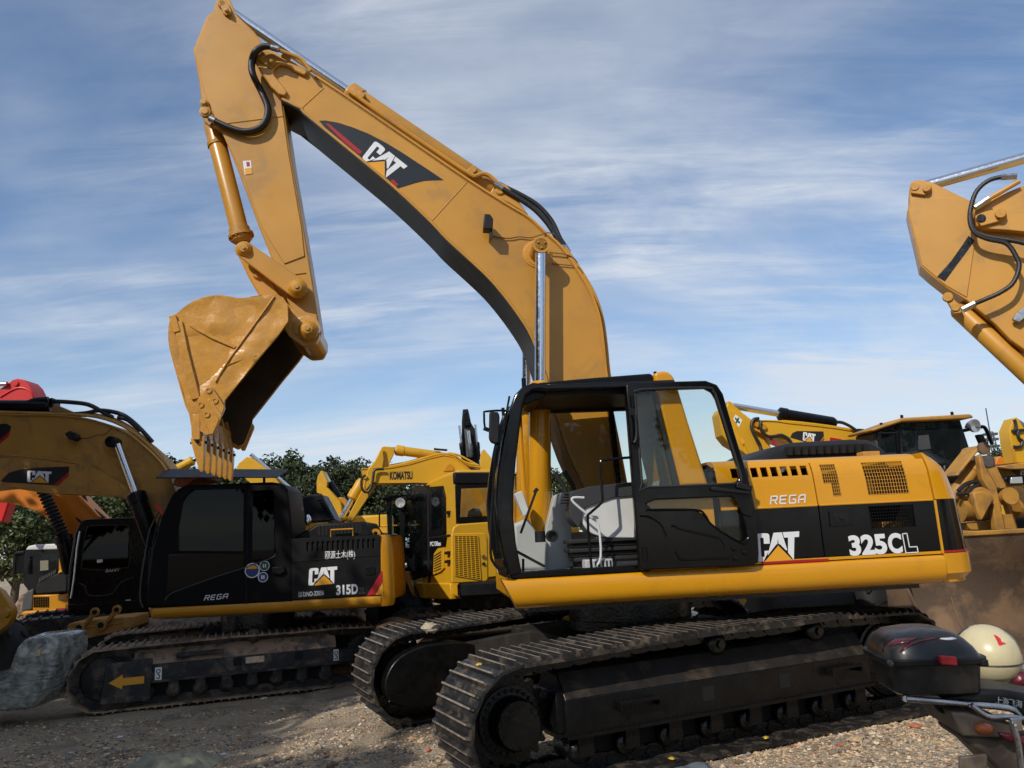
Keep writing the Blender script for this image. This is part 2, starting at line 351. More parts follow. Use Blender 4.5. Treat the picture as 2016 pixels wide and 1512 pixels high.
def stroke_text(name, s, a, b, h, y, mat_, parent, w=.26, gap=.16, lean=0, rnd_=.11):
    """block letters drawn as thick bars; ink runs from local (x,z) a to b, h tall"""
    a = Vector(a); ax = Vector(b) - a; L_ = ax.length; ux = ax/L_; uz = Vector((-ux.y, ux.x)) + ux*lean; cw = L_/(len(s) + gap*(len(s)-1)); wd = w*h*.62
    mb = MB()
    for i, ch in enumerate(s):
        for path in STROKES[ch]:
            P = []
            for k, (u, v) in enumerate(path):
                P.append((u, v))
            Q = [P[0]]
            for k in range(1, len(P)-1):
                p = Vector(P[k]); A_ = Vector(P[k-1]) - p; B_ = Vector(P[k+1]) - p; r1 = min(rnd_, A_.length*.45); r2 = min(rnd_, B_.length*.45)
                if (Vector(P[k+1]) - Vector(P[k-1])).length < 1e-4: Q.append(tuple(p)); continue
                A2 = p + A_.normalized()*r1; B2 = p + B_.normalized()*r2
                for t in (0, .33, .67, 1): q = A2*(1-t)**2 + p*2*t*(1-t) + B2*t*t; Q.append((q.x, q.y))
            Q.append(P[-1])
            W_ = [a + ux*(i*cw*(1+gap) + u*cw*(1-wd/cw*.9) + wd*.45) + uz*(h*(v*(1-wd/h*.9) + wd/h*.45)) for u, v in Q]
            # keep separate runs when the path doubles back
            runs = [[W_[0]]]
            for k in range(1, len(W_)):
                if len(runs[-1]) >= 2 and (W_[k]-runs[-1][-1]).length > 1e-6 and (runs[-1][-1]-runs[-1][-2]).length > 1e-6 and (W_[k]-runs[-1][-1]).normalized().dot((runs[-1][-1]-runs[-1][-2]).normalized()) < -.95: runs.append([runs[-1][-1]])
                runs[-1].append(W_[k])
            for run in runs:
                if len(run) < 2: continue
                o = []
                for k in range(len(run)):
                    d0 = (run[k]-run[max(k-1, 0)]); d1 = (run[min(k+1, len(run)-1)]-run[k]); d = (d0.normalized() if d0.length > 1e-7 else Vector((0, 0))) + (d1.normalized() if d1.length > 1e-7 else Vector((0, 0)))
                    d.normalize(); n = Vector((-d.y, d.x)); o.append((run[k]+n*wd/2, run[k]-n*wd/2))
                for k in range(len(o)-1):
                    mb.add([(o[k][0].x, y-.002-.0002*(i % 2), o[k][0].y), (o[k+1][0].x, y-.002-.0002*(i % 2), o[k+1][0].y), (o[k+1][1].x, y-.002-.0002*(i % 2), o[k+1][1].y), (o[k][1].x, y-.002-.0002*(i % 2), o[k][1].y)], [(0, 1, 2, 3)])
    return mb.build(name, mat_, parent, smooth=0, fix=False)
def quad_map(P00, P10, P01, P11):
    P00, P10, P01, P11 = map(Vector, (P00, P10, P01, P11))
    return lambda u, v: tuple(P00*(1-u)*(1-v) + P10*u*(1-v) + P01*(1-u)*v + P11*u*v)
def decal(parent, name, pts, y, m, th=.002, label=None):
    o = MB().prism(pts, y, y-th).build(name, MATS[m], parent, smooth=0, fix=True)
    if label: o['label'] = label
    return o
def pin(parent, x, y0, y1, z, r, m='yellow', name='pin', bolt=True):
    mb = MB().lathe((x, y0, z), (0, -1 if y1 < y0 else 1, 0), [(0, r), (abs(y1-y0)-.012, r), (abs(y1-y0), r-.012)], 20)
    return mb.build(name, MATS[m], parent)
def ram(parent, a, b, rb, rr, split, mb_='yellow', name='cylinder', collar=True, eye=None):
    """hydraulic cylinder: barrel from a to the split point, polished rod on to b"""
    a = Vector(a); b = Vector(b); d = b-a; L_ = d.length; d.normalize(); s = L_*split
    m = MB().lathe(a, d, [(0, rb*.7), (.06, rb), (s-.16, rb), (s-.16, rb*1.14), (s-.03, rb*1.14), (s, rb*.8)], 24)
    o = m.build(name + '_barrel', MATS[mb_], parent)
    MB().cyl(a + d*(s-.02), b, rr, 24).build('rod', MATS['chrome'], o)
    e = eye or rr*1.9
    return o
# ================================================================== ground
def sstep(a, b, x):
    t = max(0, min(1, (x-a)/(b-a))); return t*t*(3-2*t)
def gz(x, y):
    """height of the yard: level under the big machine, about 0.3 m lower to the left"""
    z = -.22*sstep(-.6, -3.0, x) - .10*sstep(9.5, 13, y)*(1-sstep(-.6, -3.0, x))
    z += .10*math.exp(-(((x+1.0)/.55)**2 + ((y-5.35)/.8)**2))            # heap pushed up beside the near track
    d = (x-.95)*sin(radians(25.4)) - (y-5.9)*cos(radians(25.4))            # distance in front of the near track's outer edge
    along = (x-.95)*cos(radians(25.4)) + (y-5.9)*sin(radians(25.4))
    z += .11*sstep(.3, 1.3, along)*(1-sstep(2.9, 3.6, along))*sstep(-.16, .22, d)*(1-.5*sstep(.5, 1.6, d))
    z += .016*noise.noise(Vector((x*.9 + y*.35, y*3.4 - x*.9, 2)))*sstep(.2, -1.2, x)        # wheel and track ruts across the left
    z += .020*noise.noise(Vector((x*1.1, y*1.1, 0))) + .012*noise.noise(Vector((x*3.7, y*3.7, 3))) + .006*noise.noise(Vector((x*11, y*11, 7)))
    return z
def grid_axis(lo, hi, step, far, grow=1.35):
    a = []; v = lo
    while v < hi: a.append(v); v += step
    a.append(hi); s = step
    right = [hi]; 
    while right[-1] < far: s *= grow; right.append(right[-1]+s)
    s = step; left = [lo]
    while left[-1] > -far: s *= grow; left.append(left[-1]-s)
    return sorted(set(left + a + right))
GX = grid_axis(-7, 4.6, .05, 900); GYs = grid_axis(3.6, 11.5, .05, 900)
gv = [(x, y, gz(x, y) if abs(x) < 60 and abs(y) < 60 else -.16) for y in GYs for x in GX]
nx = len(GX); gf = [(j*nx+i, j*nx+i+1, (j+1)*nx+i+1, (j+1)*nx+i) for j in range(len(GYs)-1) for i in range(nx-1)]
gm = bpy.data.meshes.new('ground'); gm.from_pydata(gv, [], gf)
def ground_mat():
    m = bpy.data.materials.new('dirt'); m.use_nodes = True; nt = m.node_tree; N = nt.nodes; L = nt.links.new; b = N['Principled BSDF']
    t = N.new('ShaderNodeTexCoord')
    def nz(s, d=5, r=.6, dist=0):
        n = N.new('ShaderNodeTexNoise'); n.inputs['Scale'].default_value = s; n.inputs['Detail'].default_value = d; n.inputs['Roughness'].default_value = r; n.inputs['Distortion'].default_value = dist
        L(t.outputs['Object'], n.inputs[0]); return n.outputs[0]
    def vo(s, feat='F1'):
        n = N.new('ShaderNodeTexVoronoi'); n.inputs['Scale'].default_value = s; n.feature = feat; L(t.outputs['Object'], n.inputs[0]); return n
    def cr(v, stops):
        r = N.new('ShaderNodeValToRGB'); e = r.color_ramp.elements
        while len(e) > 1: e.remove(e[-1])
        e[0].position = stops[0][0]; e[0].color = stops[0][1]
        for p, c in stops[1:]: q = e.new(p); q.color = c
        L(v, r.inputs[0]); return r.outputs[0]
    def mixc(f, a, c, mode='MIX'):
        mm = N.new('ShaderNodeMix'); mm.data_type = 'RGBA'; mm.blend_type = mode
        for s_, v in ((0, f), (6, a), (7, c)):
            if hasattr(v, 'links'): L(v, mm.inputs[s_])
            else: mm.inputs[s_].default_value = v
        return mm.outputs[2]
    base = cr(nz(.55, 8, .62, .3), [(.32, lin(121, 103, 85)), (.48, lin(155, 134, 108)), (.6, lin(176, 156, 129)), (.72, lin(197, 181, 153))])
    v1 = vo(42); v2 = vo(95)
    st = cr(v1.outputs['Color'], [(0, lin(107, 96, 82)), (.35, lin(157, 141, 119)), (.7, lin(192, 181, 159)), (1, lin(219, 214, 196))])
    st2 = cr(v2.outputs['Color'], [(0, lin(97, 86, 74)), (.5, lin(161, 146, 125)), (1, lin(206, 197, 180))])
    c = mixc(cr(nz(2.2, 6, .65), [(.38, (0, 0, 0, 1)), (.62, (.75, .75, .75, 1))]), base, st)
    c = mixc(cr(nz(5.5, 4, .6), [(.40, (0, 0, 0, 1)), (.6, (.65, .65, .65, 1))]), c, st2)
    c = mixc(cr(nz(1.3, 7, .7, .6), [(.52, (0, 0, 0, 1)), (.66, (.55, .55, .55, 1))]), c, lin(81, 74, 66))     # oily stains
    L(c, b.inputs['Base Color']); b.inputs['Roughness'].default_value = .93; b.inputs['Specular IOR Level'].default_value = .2
    bp = N.new('ShaderNodeBump'); bp.inputs['Strength'].default_value = .85; bp.inputs['Distance'].default_value = .02
    a1 = N.new('ShaderNodeMath'); a1.operation = 'MULTIPLY_ADD'; L(v1.outputs['Distance'], a1.inputs[0]); a1.inputs[1].default_value = -.8; L(nz(30, 6, .7), a1.inputs[2])
    L(a1.outputs[0], bp.inputs['Height']); L(bp.outputs[0], b.inputs['Normal'])
    return m
MATS['dirt'] = ground_mat()
go = mobj('ground', gm, MATS['dirt'], smooth=0); gm.polygons.foreach_set('use_smooth', [True]*len(gm.polygons)); tag(go, 'bare gravelly dirt yard', None, None, 'structure')
# loose stones lying on the dirt where they are big enough to see
rnd = random.Random(4)
def stone(mb, x, y, s, zoff=0):
    z = gz(x, y) + s*.15 + zoff; a = rnd.uniform(0, 6.3); k = (rnd.uniform(.7, 1.3), rnd.uniform(.6, 1.1), rnd.uniform(.4, .8))
    V = []
    for (u, v, w) in ((1,0,0),(-1,0,0),(0,1,0),(0,-1,0),(0,0,1),(0,0,-1),(.6,.6,.5),(-.6,-.6,.5)):
        u *= s*k[0]*rnd.uniform(.7, 1.15); v *= s*k[1]*rnd.uniform(.7, 1.15); w *= s*k[2]*rnd.uniform(.7, 1.1)
        V.append((x + u*cos(a)-v*sin(a), y + u*sin(a)+v*cos(a), z+w))
    mb.add(V, [(0,6,4),(0,2,6),(6,2,4),(2,1,4),(1,7,4),(1,3,7),(7,3,4),(3,0,4),(2,0,5),(1,2,5),(3,1,5),(0,3,5)])
stone_cols = [('stone_tan', (164, 140, 110)), ('stone_grey', (122, 116, 108)), ('stone_pale', (182, 164, 138)), ('stone_brown', (104, 86, 70)), ('stone_brick', (150, 88, 62))]
for nm, c in stone_cols: mat(nm, lin(*[min(255, v*1.12) for v in c]), .9, var=.25, vscale=30, bump=.4, bscale=120)
sb_ = {nm: MB() for nm, _ in stone_cols}
def scatter(n, x0, x1, y0, y1, smin, smax, wts, clump=None):
    for _ in range(n):
        x = rnd.uniform(x0, x1); y = rnd.uniform(y0, y1)
        if clump and noise.noise(Vector((x*1.7, y*1.7, 9))) < clump: continue
        s = smin*(smax/smin)**(rnd.random()**2.2)
        stone(sb_[rnd.choices([c[0] for c in stone_cols], wts)[0]], x, y, s)
scatter(15000, -5.6, .6, 4.6, 8.6, .006, .028, (5, 5, 2, 2.5, .12), -.25)
scatter(7000, .3, 4.0, 4.2, 7.6, .006, .02, (7, 3, 2, 2, .2))
scatter(9000, 1.5, 3.9, 4.9, 7.0, .006, .022, (8, 2, 2.5, 2, .2))
scatter(260, 1.2, 3.9, 4.9, 7.2, .02, .04, (5, 3, 2, 3, .6))
scatter(2500, -1.7, -.3, 4.5, 6.4, .008, .03, (6, 2, 4, 2, .2))
scatter(900, -6.5, 3.6, 4.5, 9.5, .02, .055, (4, 4, 2, 3, .3), -.1)
scatter(9000, -6.8, -.6, 5.6, 10.2, .010, .032, (5, 5, 3.5, 2.5, .15), -.2)
for nm, b in sb_.items():
    o = b.build('gravel', MATS[nm], smooth=0, fix=False); tag(o, 'loose ' + nm.split('_')[1] + ' coloured gravel strewn over the dirt yard', 'gravel', kind='stuff')
# ================================================================== tracked undercarriages
def shoe_mesh(w, pitch, name, ribs=2, hgt=.040):
    """one track shoe: plate with upright ribs, cut corners; lies in x (along) / y (across), outside = +z"""
    p = pitch; t = .014; prof = [(-p*.54, -t), (p*.54, -t)]
    tops = []
    n = ribs; xs = [(-.5 + (i+.5)/n)*p*1.0 for i in range(n)]
    cur = [(p*.54, .006)]
    for x in reversed(xs):
        cur += [(x+.016, .006), (x+.007, hgt), (x-.007, hgt), (x-.016, .006)]
    cur += [(-p*.54, .006)]
    prof = prof + cur
    m = MB()
    R = []
    for y, kx, kz in ((-w/2, .93, .55), (-w/2+.03, 1, 1), (w/2-.03, 1, 1), (w/2, .93, .55)):
        R.append([(x*kx, y, z*kz if z > .01 else z) for x, z in prof])
    m.loft(R)
    for sx in (-.28, .28):
        for sy in (-.085, -.045, .045, .085): m.cyl((sx*p, sy, .0), (sx*p, sy, .018), .011, 6)
    me = m.mesh(name)
    bm = bmesh.new(); bm.from_mesh(me); bmesh.ops.recalc_face_normals(bm, faces=bm.faces); bm.to_mesh(me); bm.free()
    me.polygons.foreach_set('use_smooth', [True]*len(me.polygons)); me.set_sharp_from_angle(angle=radians(40))
    for pl in me.polygons:
        if pl.center.z > hgt*.8 and pl.normal.z > .6: pl.material_index = 1
    return me
def link_mesh(pitch, name):
    m = MB()
    for s in (-1, 1):
        prof = [(-.62, .035), (-.5, .0), (-.2, -.005), (.2, -.012), (.5, .0), (.62, .03), (.5, .085), (.2, .09), (-.25, .09), (-.5, .075)]
        prof = [(x*pitch, -z-.018) for x, z in prof]
        m.prism(prof, s*.075-.019, s*.075+.019)
    m.cyl((-.5*pitch, -.105, -.055), (-.5*pitch, .105, -.055), .026, 10)
    me = m.mesh(name)
    bm = bmesh.new(); bm.from_mesh(me); bmesh.ops.recalc_face_normals(bm, faces=bm.faces); bm.to_mesh(me); bm.free()
    return me
def track_path(zs, n):
    """closed loop of (x,z) -> n equally spaced (point, tangent); zs = ordered polyline, clockwise seen from the near side"""
    P = [Vector(p) for p in zs]; P.append(P[0]); seg = [0]
    for i in range(1, len(P)): seg.append(seg[-1] + (P[i]-P[i-1]).length)
    T = seg[-1]; o = []; j = 0
    def pt(s):
        s %= T
        for i in range(1, len(P)):
            if s <= seg[i]: return P[i-1].lerp(P[i], (s-seg[i-1])/max(1e-9, seg[i]-seg[i-1]))
        return P[-1]
    for k in range(n):
        s = T*k/n; a = pt(s); t = (pt(s+T/n*.45) - pt(s-T/n*.45)).normalized(); o.append((a, t))
    return o, T/n
def arc(cx, cz, r, a0, a1, n=14): return [(cx + r*cos(radians(a0+(a1-a0)*i/n)), cz + r*sin(radians(a0+(a1-a0)*i/n))) for i in range(n+1)]
def undercarriage(root, rel, g, w, xs, zsp, rs, xi, zi, ri, top, n, m_shoe, m_frame, m_top, m_oil, sprocket_left=True, fh=(.31, .56), near_only=False, chain=True, steps=True, ribs=2, hub_r=.17):
    """two tracks round sprocket (xs) and idler (xi); rel = turn of the undercarriage under the upper body"""
    A = radians(rel)
    loop = arc(xs, zsp, rs, 270, 90) + top + arc(xi, zi, ri, 90, -90)
    P, pitch = track_path(loop, n)
    sm = shoe_mesh(w, pitch, 'shoe', ribs); sm.materials.append(MATS[m_shoe]); sm.materials.append(MATS['rib_worn'])
    lm = link_mesh(pitch, 'chain_link'); lm.materials.append(MATS[m_oil])
    sides = (-1,) if near_only else (-1, 1)
    rnd = random.Random(n)
    for sgn in sides:
        y = sgn*g
        # ---- frame of one track: box with sloped shoulders and a lower rib
        z0, z1 = fh
        sec = [(y-.235, z0), (y-.235, z1), (y-.12, z1+.17), (y+.12, z1+.17), (y+.235, z1), (y+.235, z0), (y+.12, z0-.04), (y-.12, z0-.04)]
        f = MB().prism(sec, xs+.36, xi-.44, 'x')
        f.box(xs+.3, xs+.4, y-.2, y+.2, z0+.02, z1+.06).box(xi-.46, xi-.02, y-.13, y-.09, zi-.09, zi+.09).box(xi-.46, xi-.02, y+.09, y+.13, zi-.09, zi+.09)
        fo = f.build('track_frame', MATS[m_frame], root, bevel=.012); fo.rotation_euler.z = A
        MB().prism([(y-.262, z0-.012), (y-.262, z0+.012), (y-.236, z0+.016), (y-.236, z0-.016)], xs+.36, xi-.44, 'x').build('lower_rib', MATS[m_frame], fo)
        MB().prism([(y-.236, z1+.006), (y-.121, z1+.176), (y+.121, z1+.176), (y+.236, z1+.006), (y+.12, z1+.172), (y-.12, z1+.172)], xs+.365, xi-.445, 'x').build('frame_shoulder', MATS[m_top], fo)
        if sgn < 0:
            # square holes and toothed footholds on the near face
            for hx in (xs+1.63, xs+2.42):
                MB().box(hx-.055, hx+.055, y-.238, y-.234, z0+.09, z0+.2).build('frame_hole', MATS['dark_void'], fo)
            if steps:
                for hx in (xs+.78, xs+2.9):
                    s = MB().box(hx, hx+.36, y-.30, y-.236, z1-.075, z1-.062).box(hx, hx+.012, y-.30, y-.236, z1-.12, z1-.075).box(hx+.348, hx+.36, y-.30, y-.236, z1-.12, z1-.075)
                    for k in range(18): s.prism([(hx+k*.02, z1-.062), (hx+k*.02+.018, z1-.062), (hx+k*.02+.009, z1-.048)], y-.302, y-.290)
                    s.build('foothold', MATS[m_frame], fo)
        MB().box(xs+.45, xi-.5, y-.06, y+.06, .10, z0).build('dark_gap_plate', MATS['dark_void'], fo)  # black plate added so the gap behind the rollers looks dark
        # ---- bottom and carrier rollers
        nr = 8; rm = MB().lathe((0, -.17, 0), (0, 1, 0), [(0, .05), (.02, .085), (.05, .1), (.1, .095), (.17, .07), (.24, .095), (.29, .1), (.32, .085), (.34, .05)], 16).cyl((0, -.2, 0), (0, .2, 0), .035, 10)
        rme = rm.mesh('roller'); rme.materials.append(MATS[m_oil]); rme.polygons.foreach_set('use_smooth', [True]*len(rme.polygons)); rme.set_sharp_from_angle(angle=radians(40))
        for k in range(nr):
            o = link(bpy.data.objects.new('roller', rme), fo); o.location = (xs+.52 + (xi-xs-1.1)*k/(nr-1), y, .185)
            if sgn < 0: MB().box(o.location.x-.06, o.location.x+.06, y-.225, y-.205, .16, z0-.02).build('roller_bracket', MATS[m_frame], fo)
        for cxr in (xs+1.84, xs+2.92):
            o = link(bpy.data.objects.new('carrier_roller', rme), fo); o.location = (cxr, y, z1+.235)
        # ---- final drive and sprocket at one end, idler at the other
        sx = xs if sprocket_left else xi; ix = xi if sprocket_left else xs
        sz = zsp if sprocket_left else zi; iz = zi if sprocket_left else zsp; sr = rs if sprocket_left else ri; ir = ri if sprocket_left else rs
        d = MB(); nt_ = 22; ring = []
        for k in range(nt_*4):
            a = 2*pi*k/(nt_*4); rr = sr-.085 if k % 4 in (0, 1) else sr-.125; ring.append((sx + rr*cos(a), sz + rr*sin(a)))
        d.prism(ring, y-.03, y+.03)
        so_ = d.build('sprocket', MATS[m_oil], root); so_.rotation_euler.z = A
        hub = MB().lathe((sx, y+.15, sz), (0, -1, 0), [(0, hub_r*1.3), (.16, hub_r*1.42), (.21, hub_r*1.42), (.215, hub_r*1.06), (.33, hub_r*1.04), (.36, hub_r*.95), (.362, .02)], 36)
        ho = hub.build('final_drive', MATS[m_oil], root, smooth=35); ho.rotation_euler.z = A
        bm_ = MB()
        for k in range(26):
            a = 2*pi*k/26; c_ = (sx + hub_r*1.24*cos(a), sz + hub_r*1.24*sin(a)); bm_.cyl((c_[0], y-.058, c_[1]), (c_[0], y-.085, c_[1]), .014, 6)
        for k in range(3):
            a = 2*pi*(k+.3)/3; c_ = (sx + hub_r*.82*cos(a), sz + hub_r*.82*sin(a)); bm_.cyl((c_[0], y-.205, c_[1]), (c_[0], y-.226, c_[1]), .022, 8)
        bm_.build('bolts', MATS[m_oil], ho)['kind'] = 'stuff'
        io = MB().lathe((ix, y-.11, iz), (0, 1, 0), [(0, .06), (.01, ir-.22), (.05, ir-.14), (.055, ir-.12), (.08, ir-.11), (.085, ir-.085), (.135, ir-.085), (.14, ir-.11), (.165, ir-.12), (.17, ir-.14), (.21, ir-.22), (.22, .06)], 32).build('idler', MATS[m_oil], root); io.rotation_euler.z = A
        # ---- chain: a belt of linked shoes
        lk = MB()
        for (a, t) in P: pass
        first = P[0]
        tr = MB().box(first[0].x-.01, first[0].x+.01, y-.02, y+.02, first[0].y+.03, first[0].y+.06).build('track_chain', MATS[m_oil], root); tr.rotation_euler.z = A
        for (a, t) in P:
            nrm = Vector((-t.y, t.x)) if True else None
            # loop runs clockwise (left end upwards), outside is to the left of the travel direction
            ang = atan2(t.y, t.x)
            for me, nm in ((sm, 'shoe'), (lm, 'chain_link')):
                if nm == 'chain_link' and not chain: continue
                o = link(bpy.data.objects.new(nm, me), tr); o.location = (a.x, y, a.y); o.rotation_euler.y = -ang + (rnd.uniform(-.012, .012) if nm == 'shoe' else 0)
                if nm == 'shoe': o.location.y += rnd.uniform(-.006, .006)
    return loop

# ================================================================== the large excavator in front
S = Frame(1.04, 7.93, 0, 7)
EX = thing('excavator', 'biggest yellow excavator with open black cab door and high curved boom', 'excavator', S)
REL = 25.4 - 7
undercarriage(EX, REL, 1.27, .72, -1.93, .44, .415, 1.92, .45, .43, [(-1.5, .868), (-.8, .90), (-.1, .915), (.5, .905), (1.0, .915), (1.5, .895)], 60, 'track_steel', 'frame_black', 'frame_top_dust', 'oily_black')
def turned(o): o.rotation_euler.z = radians(REL); return o
# cross frame between the tracks, sloping arms and the swing ring
cf = MB().box(-.95, .95, -.75, .75, .46, .84)
for sx in (-1, 1):
    for sy in (-1, 1):
        cf.loft([[(sx*.5, sy*.6, .84), (sx*.95, sy*.3, .84), (sx*.95, sy*.3, .42), (sx*.5, sy*.6, .42)], [(sx*.95, sy*1.12, .70), (sx*1.5, sy*1.1, .68), (sx*1.5, sy*1.1, .36), (sx*.95, sy*1.12, .36)]])
turned(cf.build('cross_frame', MATS['frame_top_dust'], EX, bevel=.02))
MB().lathe((0, 0, .83), (0, 0, 1), [(0, .66), (.09, .66), (.095, .60), (.22, .60), (.225, .64), (.30, .64)], 40).build('swing_ring', MATS['oily_black'], EX)
# rounded travel-motor guard on the inside of the far track
gp = [(-2.24, .30), (-2.10, .2), (-1.9, .16), (-1.2, .28), (-1.2, .64), (-1.45, .74), (-1.86, .74), (-2.12, .66), (-2.25, .48)]
turned(MB().prism(rounded(gp, .12), .83, 1.1).build('motor_guard', MATS['frame_black'], EX, bevel=.015))

SIDE = -1.385
# ---------------------------------------------------------------- upper frame, skirt, tail
MB().box(-1.15, 2.3, -1.2, 1.3, 1.12, 1.2).box(-.9, 1.6, -.7, .7, 1.08, 1.14).build('deck', MATS['oily_black'], EX)
sec = rounded([(-1.20, 1.155), (-1.34, 1.165), (-1.405, 1.23), (-1.41, 1.36), (-1.385, 1.40), (-1.2, 1.405)], [0, .05, .06, .05, .03, 0])
sk = MB().prism(sec, -1.385, 2.435, 'x')
sk.v = [(x + (1.405-z)*.52 if x < 0 else x, y, z) for x, y, z in sk.v]
sk.build('skirt_beam', MATS['yellow_gloss'], EX, smooth=50)
MB().box(-1.19, -.42, -1.19, -1.16, 1.14, 1.40).box(-1.19, -1.16, -1.16, 1.25, 1.16, 1.40).box(-1.17, 2.4, 1.2, 1.39, 1.16, 1.42).build('front_sill', MATS['yellow_gloss'], EX, bevel=.01)

def HY(z):      # side surface of the engine house leans inwards above the belt line
    if z < 1.87: return SIDE
    t = (z-1.87)/.42; return SIDE + .045*t + .06*max(0, t-.55)**2/.2
def skin(px, py):
    y = SIDE
    for _ in range(5): q = S.p(px, py, y); y = HY(q.z)
    return (q.x, q.z)
TOPZ = 2.235
def hood_panel(name, x0, x1, z0, z1, rects, m, slant=0):
    """sheet following the leaning side with real openings (rects in x,z), 12 mm thick"""
    xs_ = sorted(set([x0, x1] + [v for r in rects for v in r[:2]])); zs_ = sorted(set([z0, z1] + [v for r in rects for v in r[2:]] + [z for z in (1.87, 1.95, 2.01, 2.06, 2.10, 2.13, 2.16, 2.19, 2.215) if z0 < z < z1]))
    m_ = MB()
    for i in range(len(xs_)-1):
        for j in range(len(zs_)-1):
            a, b, c, d = xs_[i], xs_[i+1], zs_[j], zs_[j+1]; mx_, mz_ = (a+b)/2, (c+d)/2
            if any(r[0]-1e-6 < mx_ < r[1]+1e-6 and r[2]-1e-6 < mz_ < r[3]+1e-6 for r in rects): continue
            m_.add([(a, HY(c), c), (b, HY(c), c), (b, HY(d), d), (a, HY(d), d)], [(0, 1, 2, 3)])
    bm = bmesh.new(); me = m_.mesh(name); bm.from_mesh(me); bmesh.ops.remove_doubles(bm, verts=bm.verts, dist=1e-4)
    bmesh.ops.recalc_face_normals(bm, faces=bm.faces)
    if sum((f.normal.y for f in bm.faces)) > 0: bmesh.ops.reverse_faces(bm, faces=bm.faces)
    bm.to_mesh(me); bm.free()
    o = mobj(name, me, MATS[m], EX, smooth=0)
    so2 = o.modifiers.new('sheet', 'SOLIDIFY'); so2.thickness = .014; so2.offset = -1
    return o
def rect(p0, p1):
    a = skin(*p0); b = skin(*p1); return (min(a[0], b[0]), max(a[0], b[0]), min(a[1], b[1]), max(a[1], b[1]))
slots = []
for k in range(9):
    xa = 1431 + k*19.4
    a = skin(xa, 907 - k*.7); b = skin(xa + 13, 930 - k*.8); slots.append((a[0], a[0]+.062, min(a[1], b[1]), max(a[1], b[1])-.005))
zA = min(s[2] for s in slots); zB = max(s[3] for s in slots); slots = [(s[0], s[1], 2.13, TOPZ-.02) for s in slots]
XB0, XB1 = .50, 1.365
house = hood_panel('side_panel', XB0, XB1-.006, 1.87, TOPZ, [s for s in slots if s[0] > XB0+.02 and s[1] < XB1-.03], 'yellow_gloss')
lg1 = rect((1612, 915), (1651, 948)); lg2 = rect((1640, 950), (1664, 975)); lg1 = (lg1[0], lg1[1], lg2[3], lg1[3]); lg2 = (lg2[0]-.02, lg1[1], lg2[2], lg2[3])
bg_ = rect((1694, 911), (1790, 970))
rear_ = hood_panel('side_panel', XB1+.006, 2.425, 1.87, TOPZ, [lg1, lg2, bg_], 'yellow_gloss')
bw = rect((1710, 997), (1803, 1036))
low1 = hood_panel('lower_panel', XB0, XB1-.006, 1.44, 1.863, [], 'black_gloss')
low2 = hood_panel('lower_panel', XB1+.006, 2.425, 1.44, 1.863, [bw], 'black_gloss')
def lattice(name, r, nx, nz, m, parent, t=.0045):
    l = MB()
    for i in range(nx+1):
        x = r[0] + (r[1]-r[0])*i/nx; pts = [r[2], (r[2]+r[3])/2, r[3]]
        for j in range(2): l.obox((x, HY(pts[j])-.001, pts[j]), (x, HY(pts[j+1])-.001, pts[j+1]), t, t, up=(0, 1, 0))
    for j in range(nz+1):
        z = r[2] + (r[3]-r[2])*j/nz; l.obox((r[0], HY(z)-.002, z), (r[1], HY(z)-.002, z), t, t)
    return l.build(name, MATS[m], parent)
lattice('grille', lg1, 7, 6, 'yellow', rear_); lattice('grille', lg2, 4, 4, 'yellow', rear_); lattice('grille', bg_, 15, 9, 'yellow', rear_)
lattice('mesh_grille', bw, 17, 7, 'black_paint', low2, .0045)
# beaded belt between yellow and black, hood edges
MB().tube([(XB0, SIDE-.002, 1.867), (XB1-.01, SIDE-.002, 1.867)], .008, 6).tube([(XB1+.01, SIDE-.002, 1.867), (2.42, SIDE-.002, 1.867)], .008, 6).build('belt_bead', MATS['yellow_gloss'], EX)
MB().box(XB0, 2.425, SIDE+.0, SIDE+.05, 1.408, 1.432).build('sill_strip', MATS['yellow_gloss'], EX)
# inside of the engine house: dark walls and the lit engine parts behind the grilles
MB().box(XB0, XB0+.02, -1.33, 1.3, 1.42, 2.2).box(XB1-.01, XB1+.01, -1.33, -.4, 1.42, 2.2).box(2.40, 2.43, -1.33, 1.3, 1.42, 2.2).box(XB0, 2.43, -.42, -.4, 1.42, 2.2).box(XB0, 2.43, -1.3, 1.3, 1.40, 1.42).build('engine_bay', MATS['dark_void'], EX)
eng = MB().box(1.78, 2.10, -.95, -.6, 1.45, 1.80).cyl((2.0, -1.05, 2.0), (2.0, -.7, 2.0), .11, 24).cyl((1.7, -1.05, 1.62), (1.7, -.7, 1.62), .09).cyl((2.2, -1.2, 1.6), (2.2, -.7, 1.6), .1).box(1.45, 2.3, -1.0, -.6, 1.44, 1.5)
eng.build('engine', MATS['yellow_dusty'], EX, bevel=.02)
# roof of the engine house, round shoulder
sh = [(HY(TOPZ), TOPZ), (HY(TOPZ)+.02, 2.262), (HY(TOPZ)+.06, 2.282), (-1.18, 2.292), (1.18, 2.292), (1.33, 2.26), (1.385, 2.2), (1.385, 1.42), (1.3, 1.42), (1.3, 2.2), (1.2, 2.262), (-1.17, 2.27), (-1.25, TOPZ)]
MB().prism(sh, XB0, 2.36, 'x').build('hood_top', MATS['yellow_gloss'], EX, smooth=40)
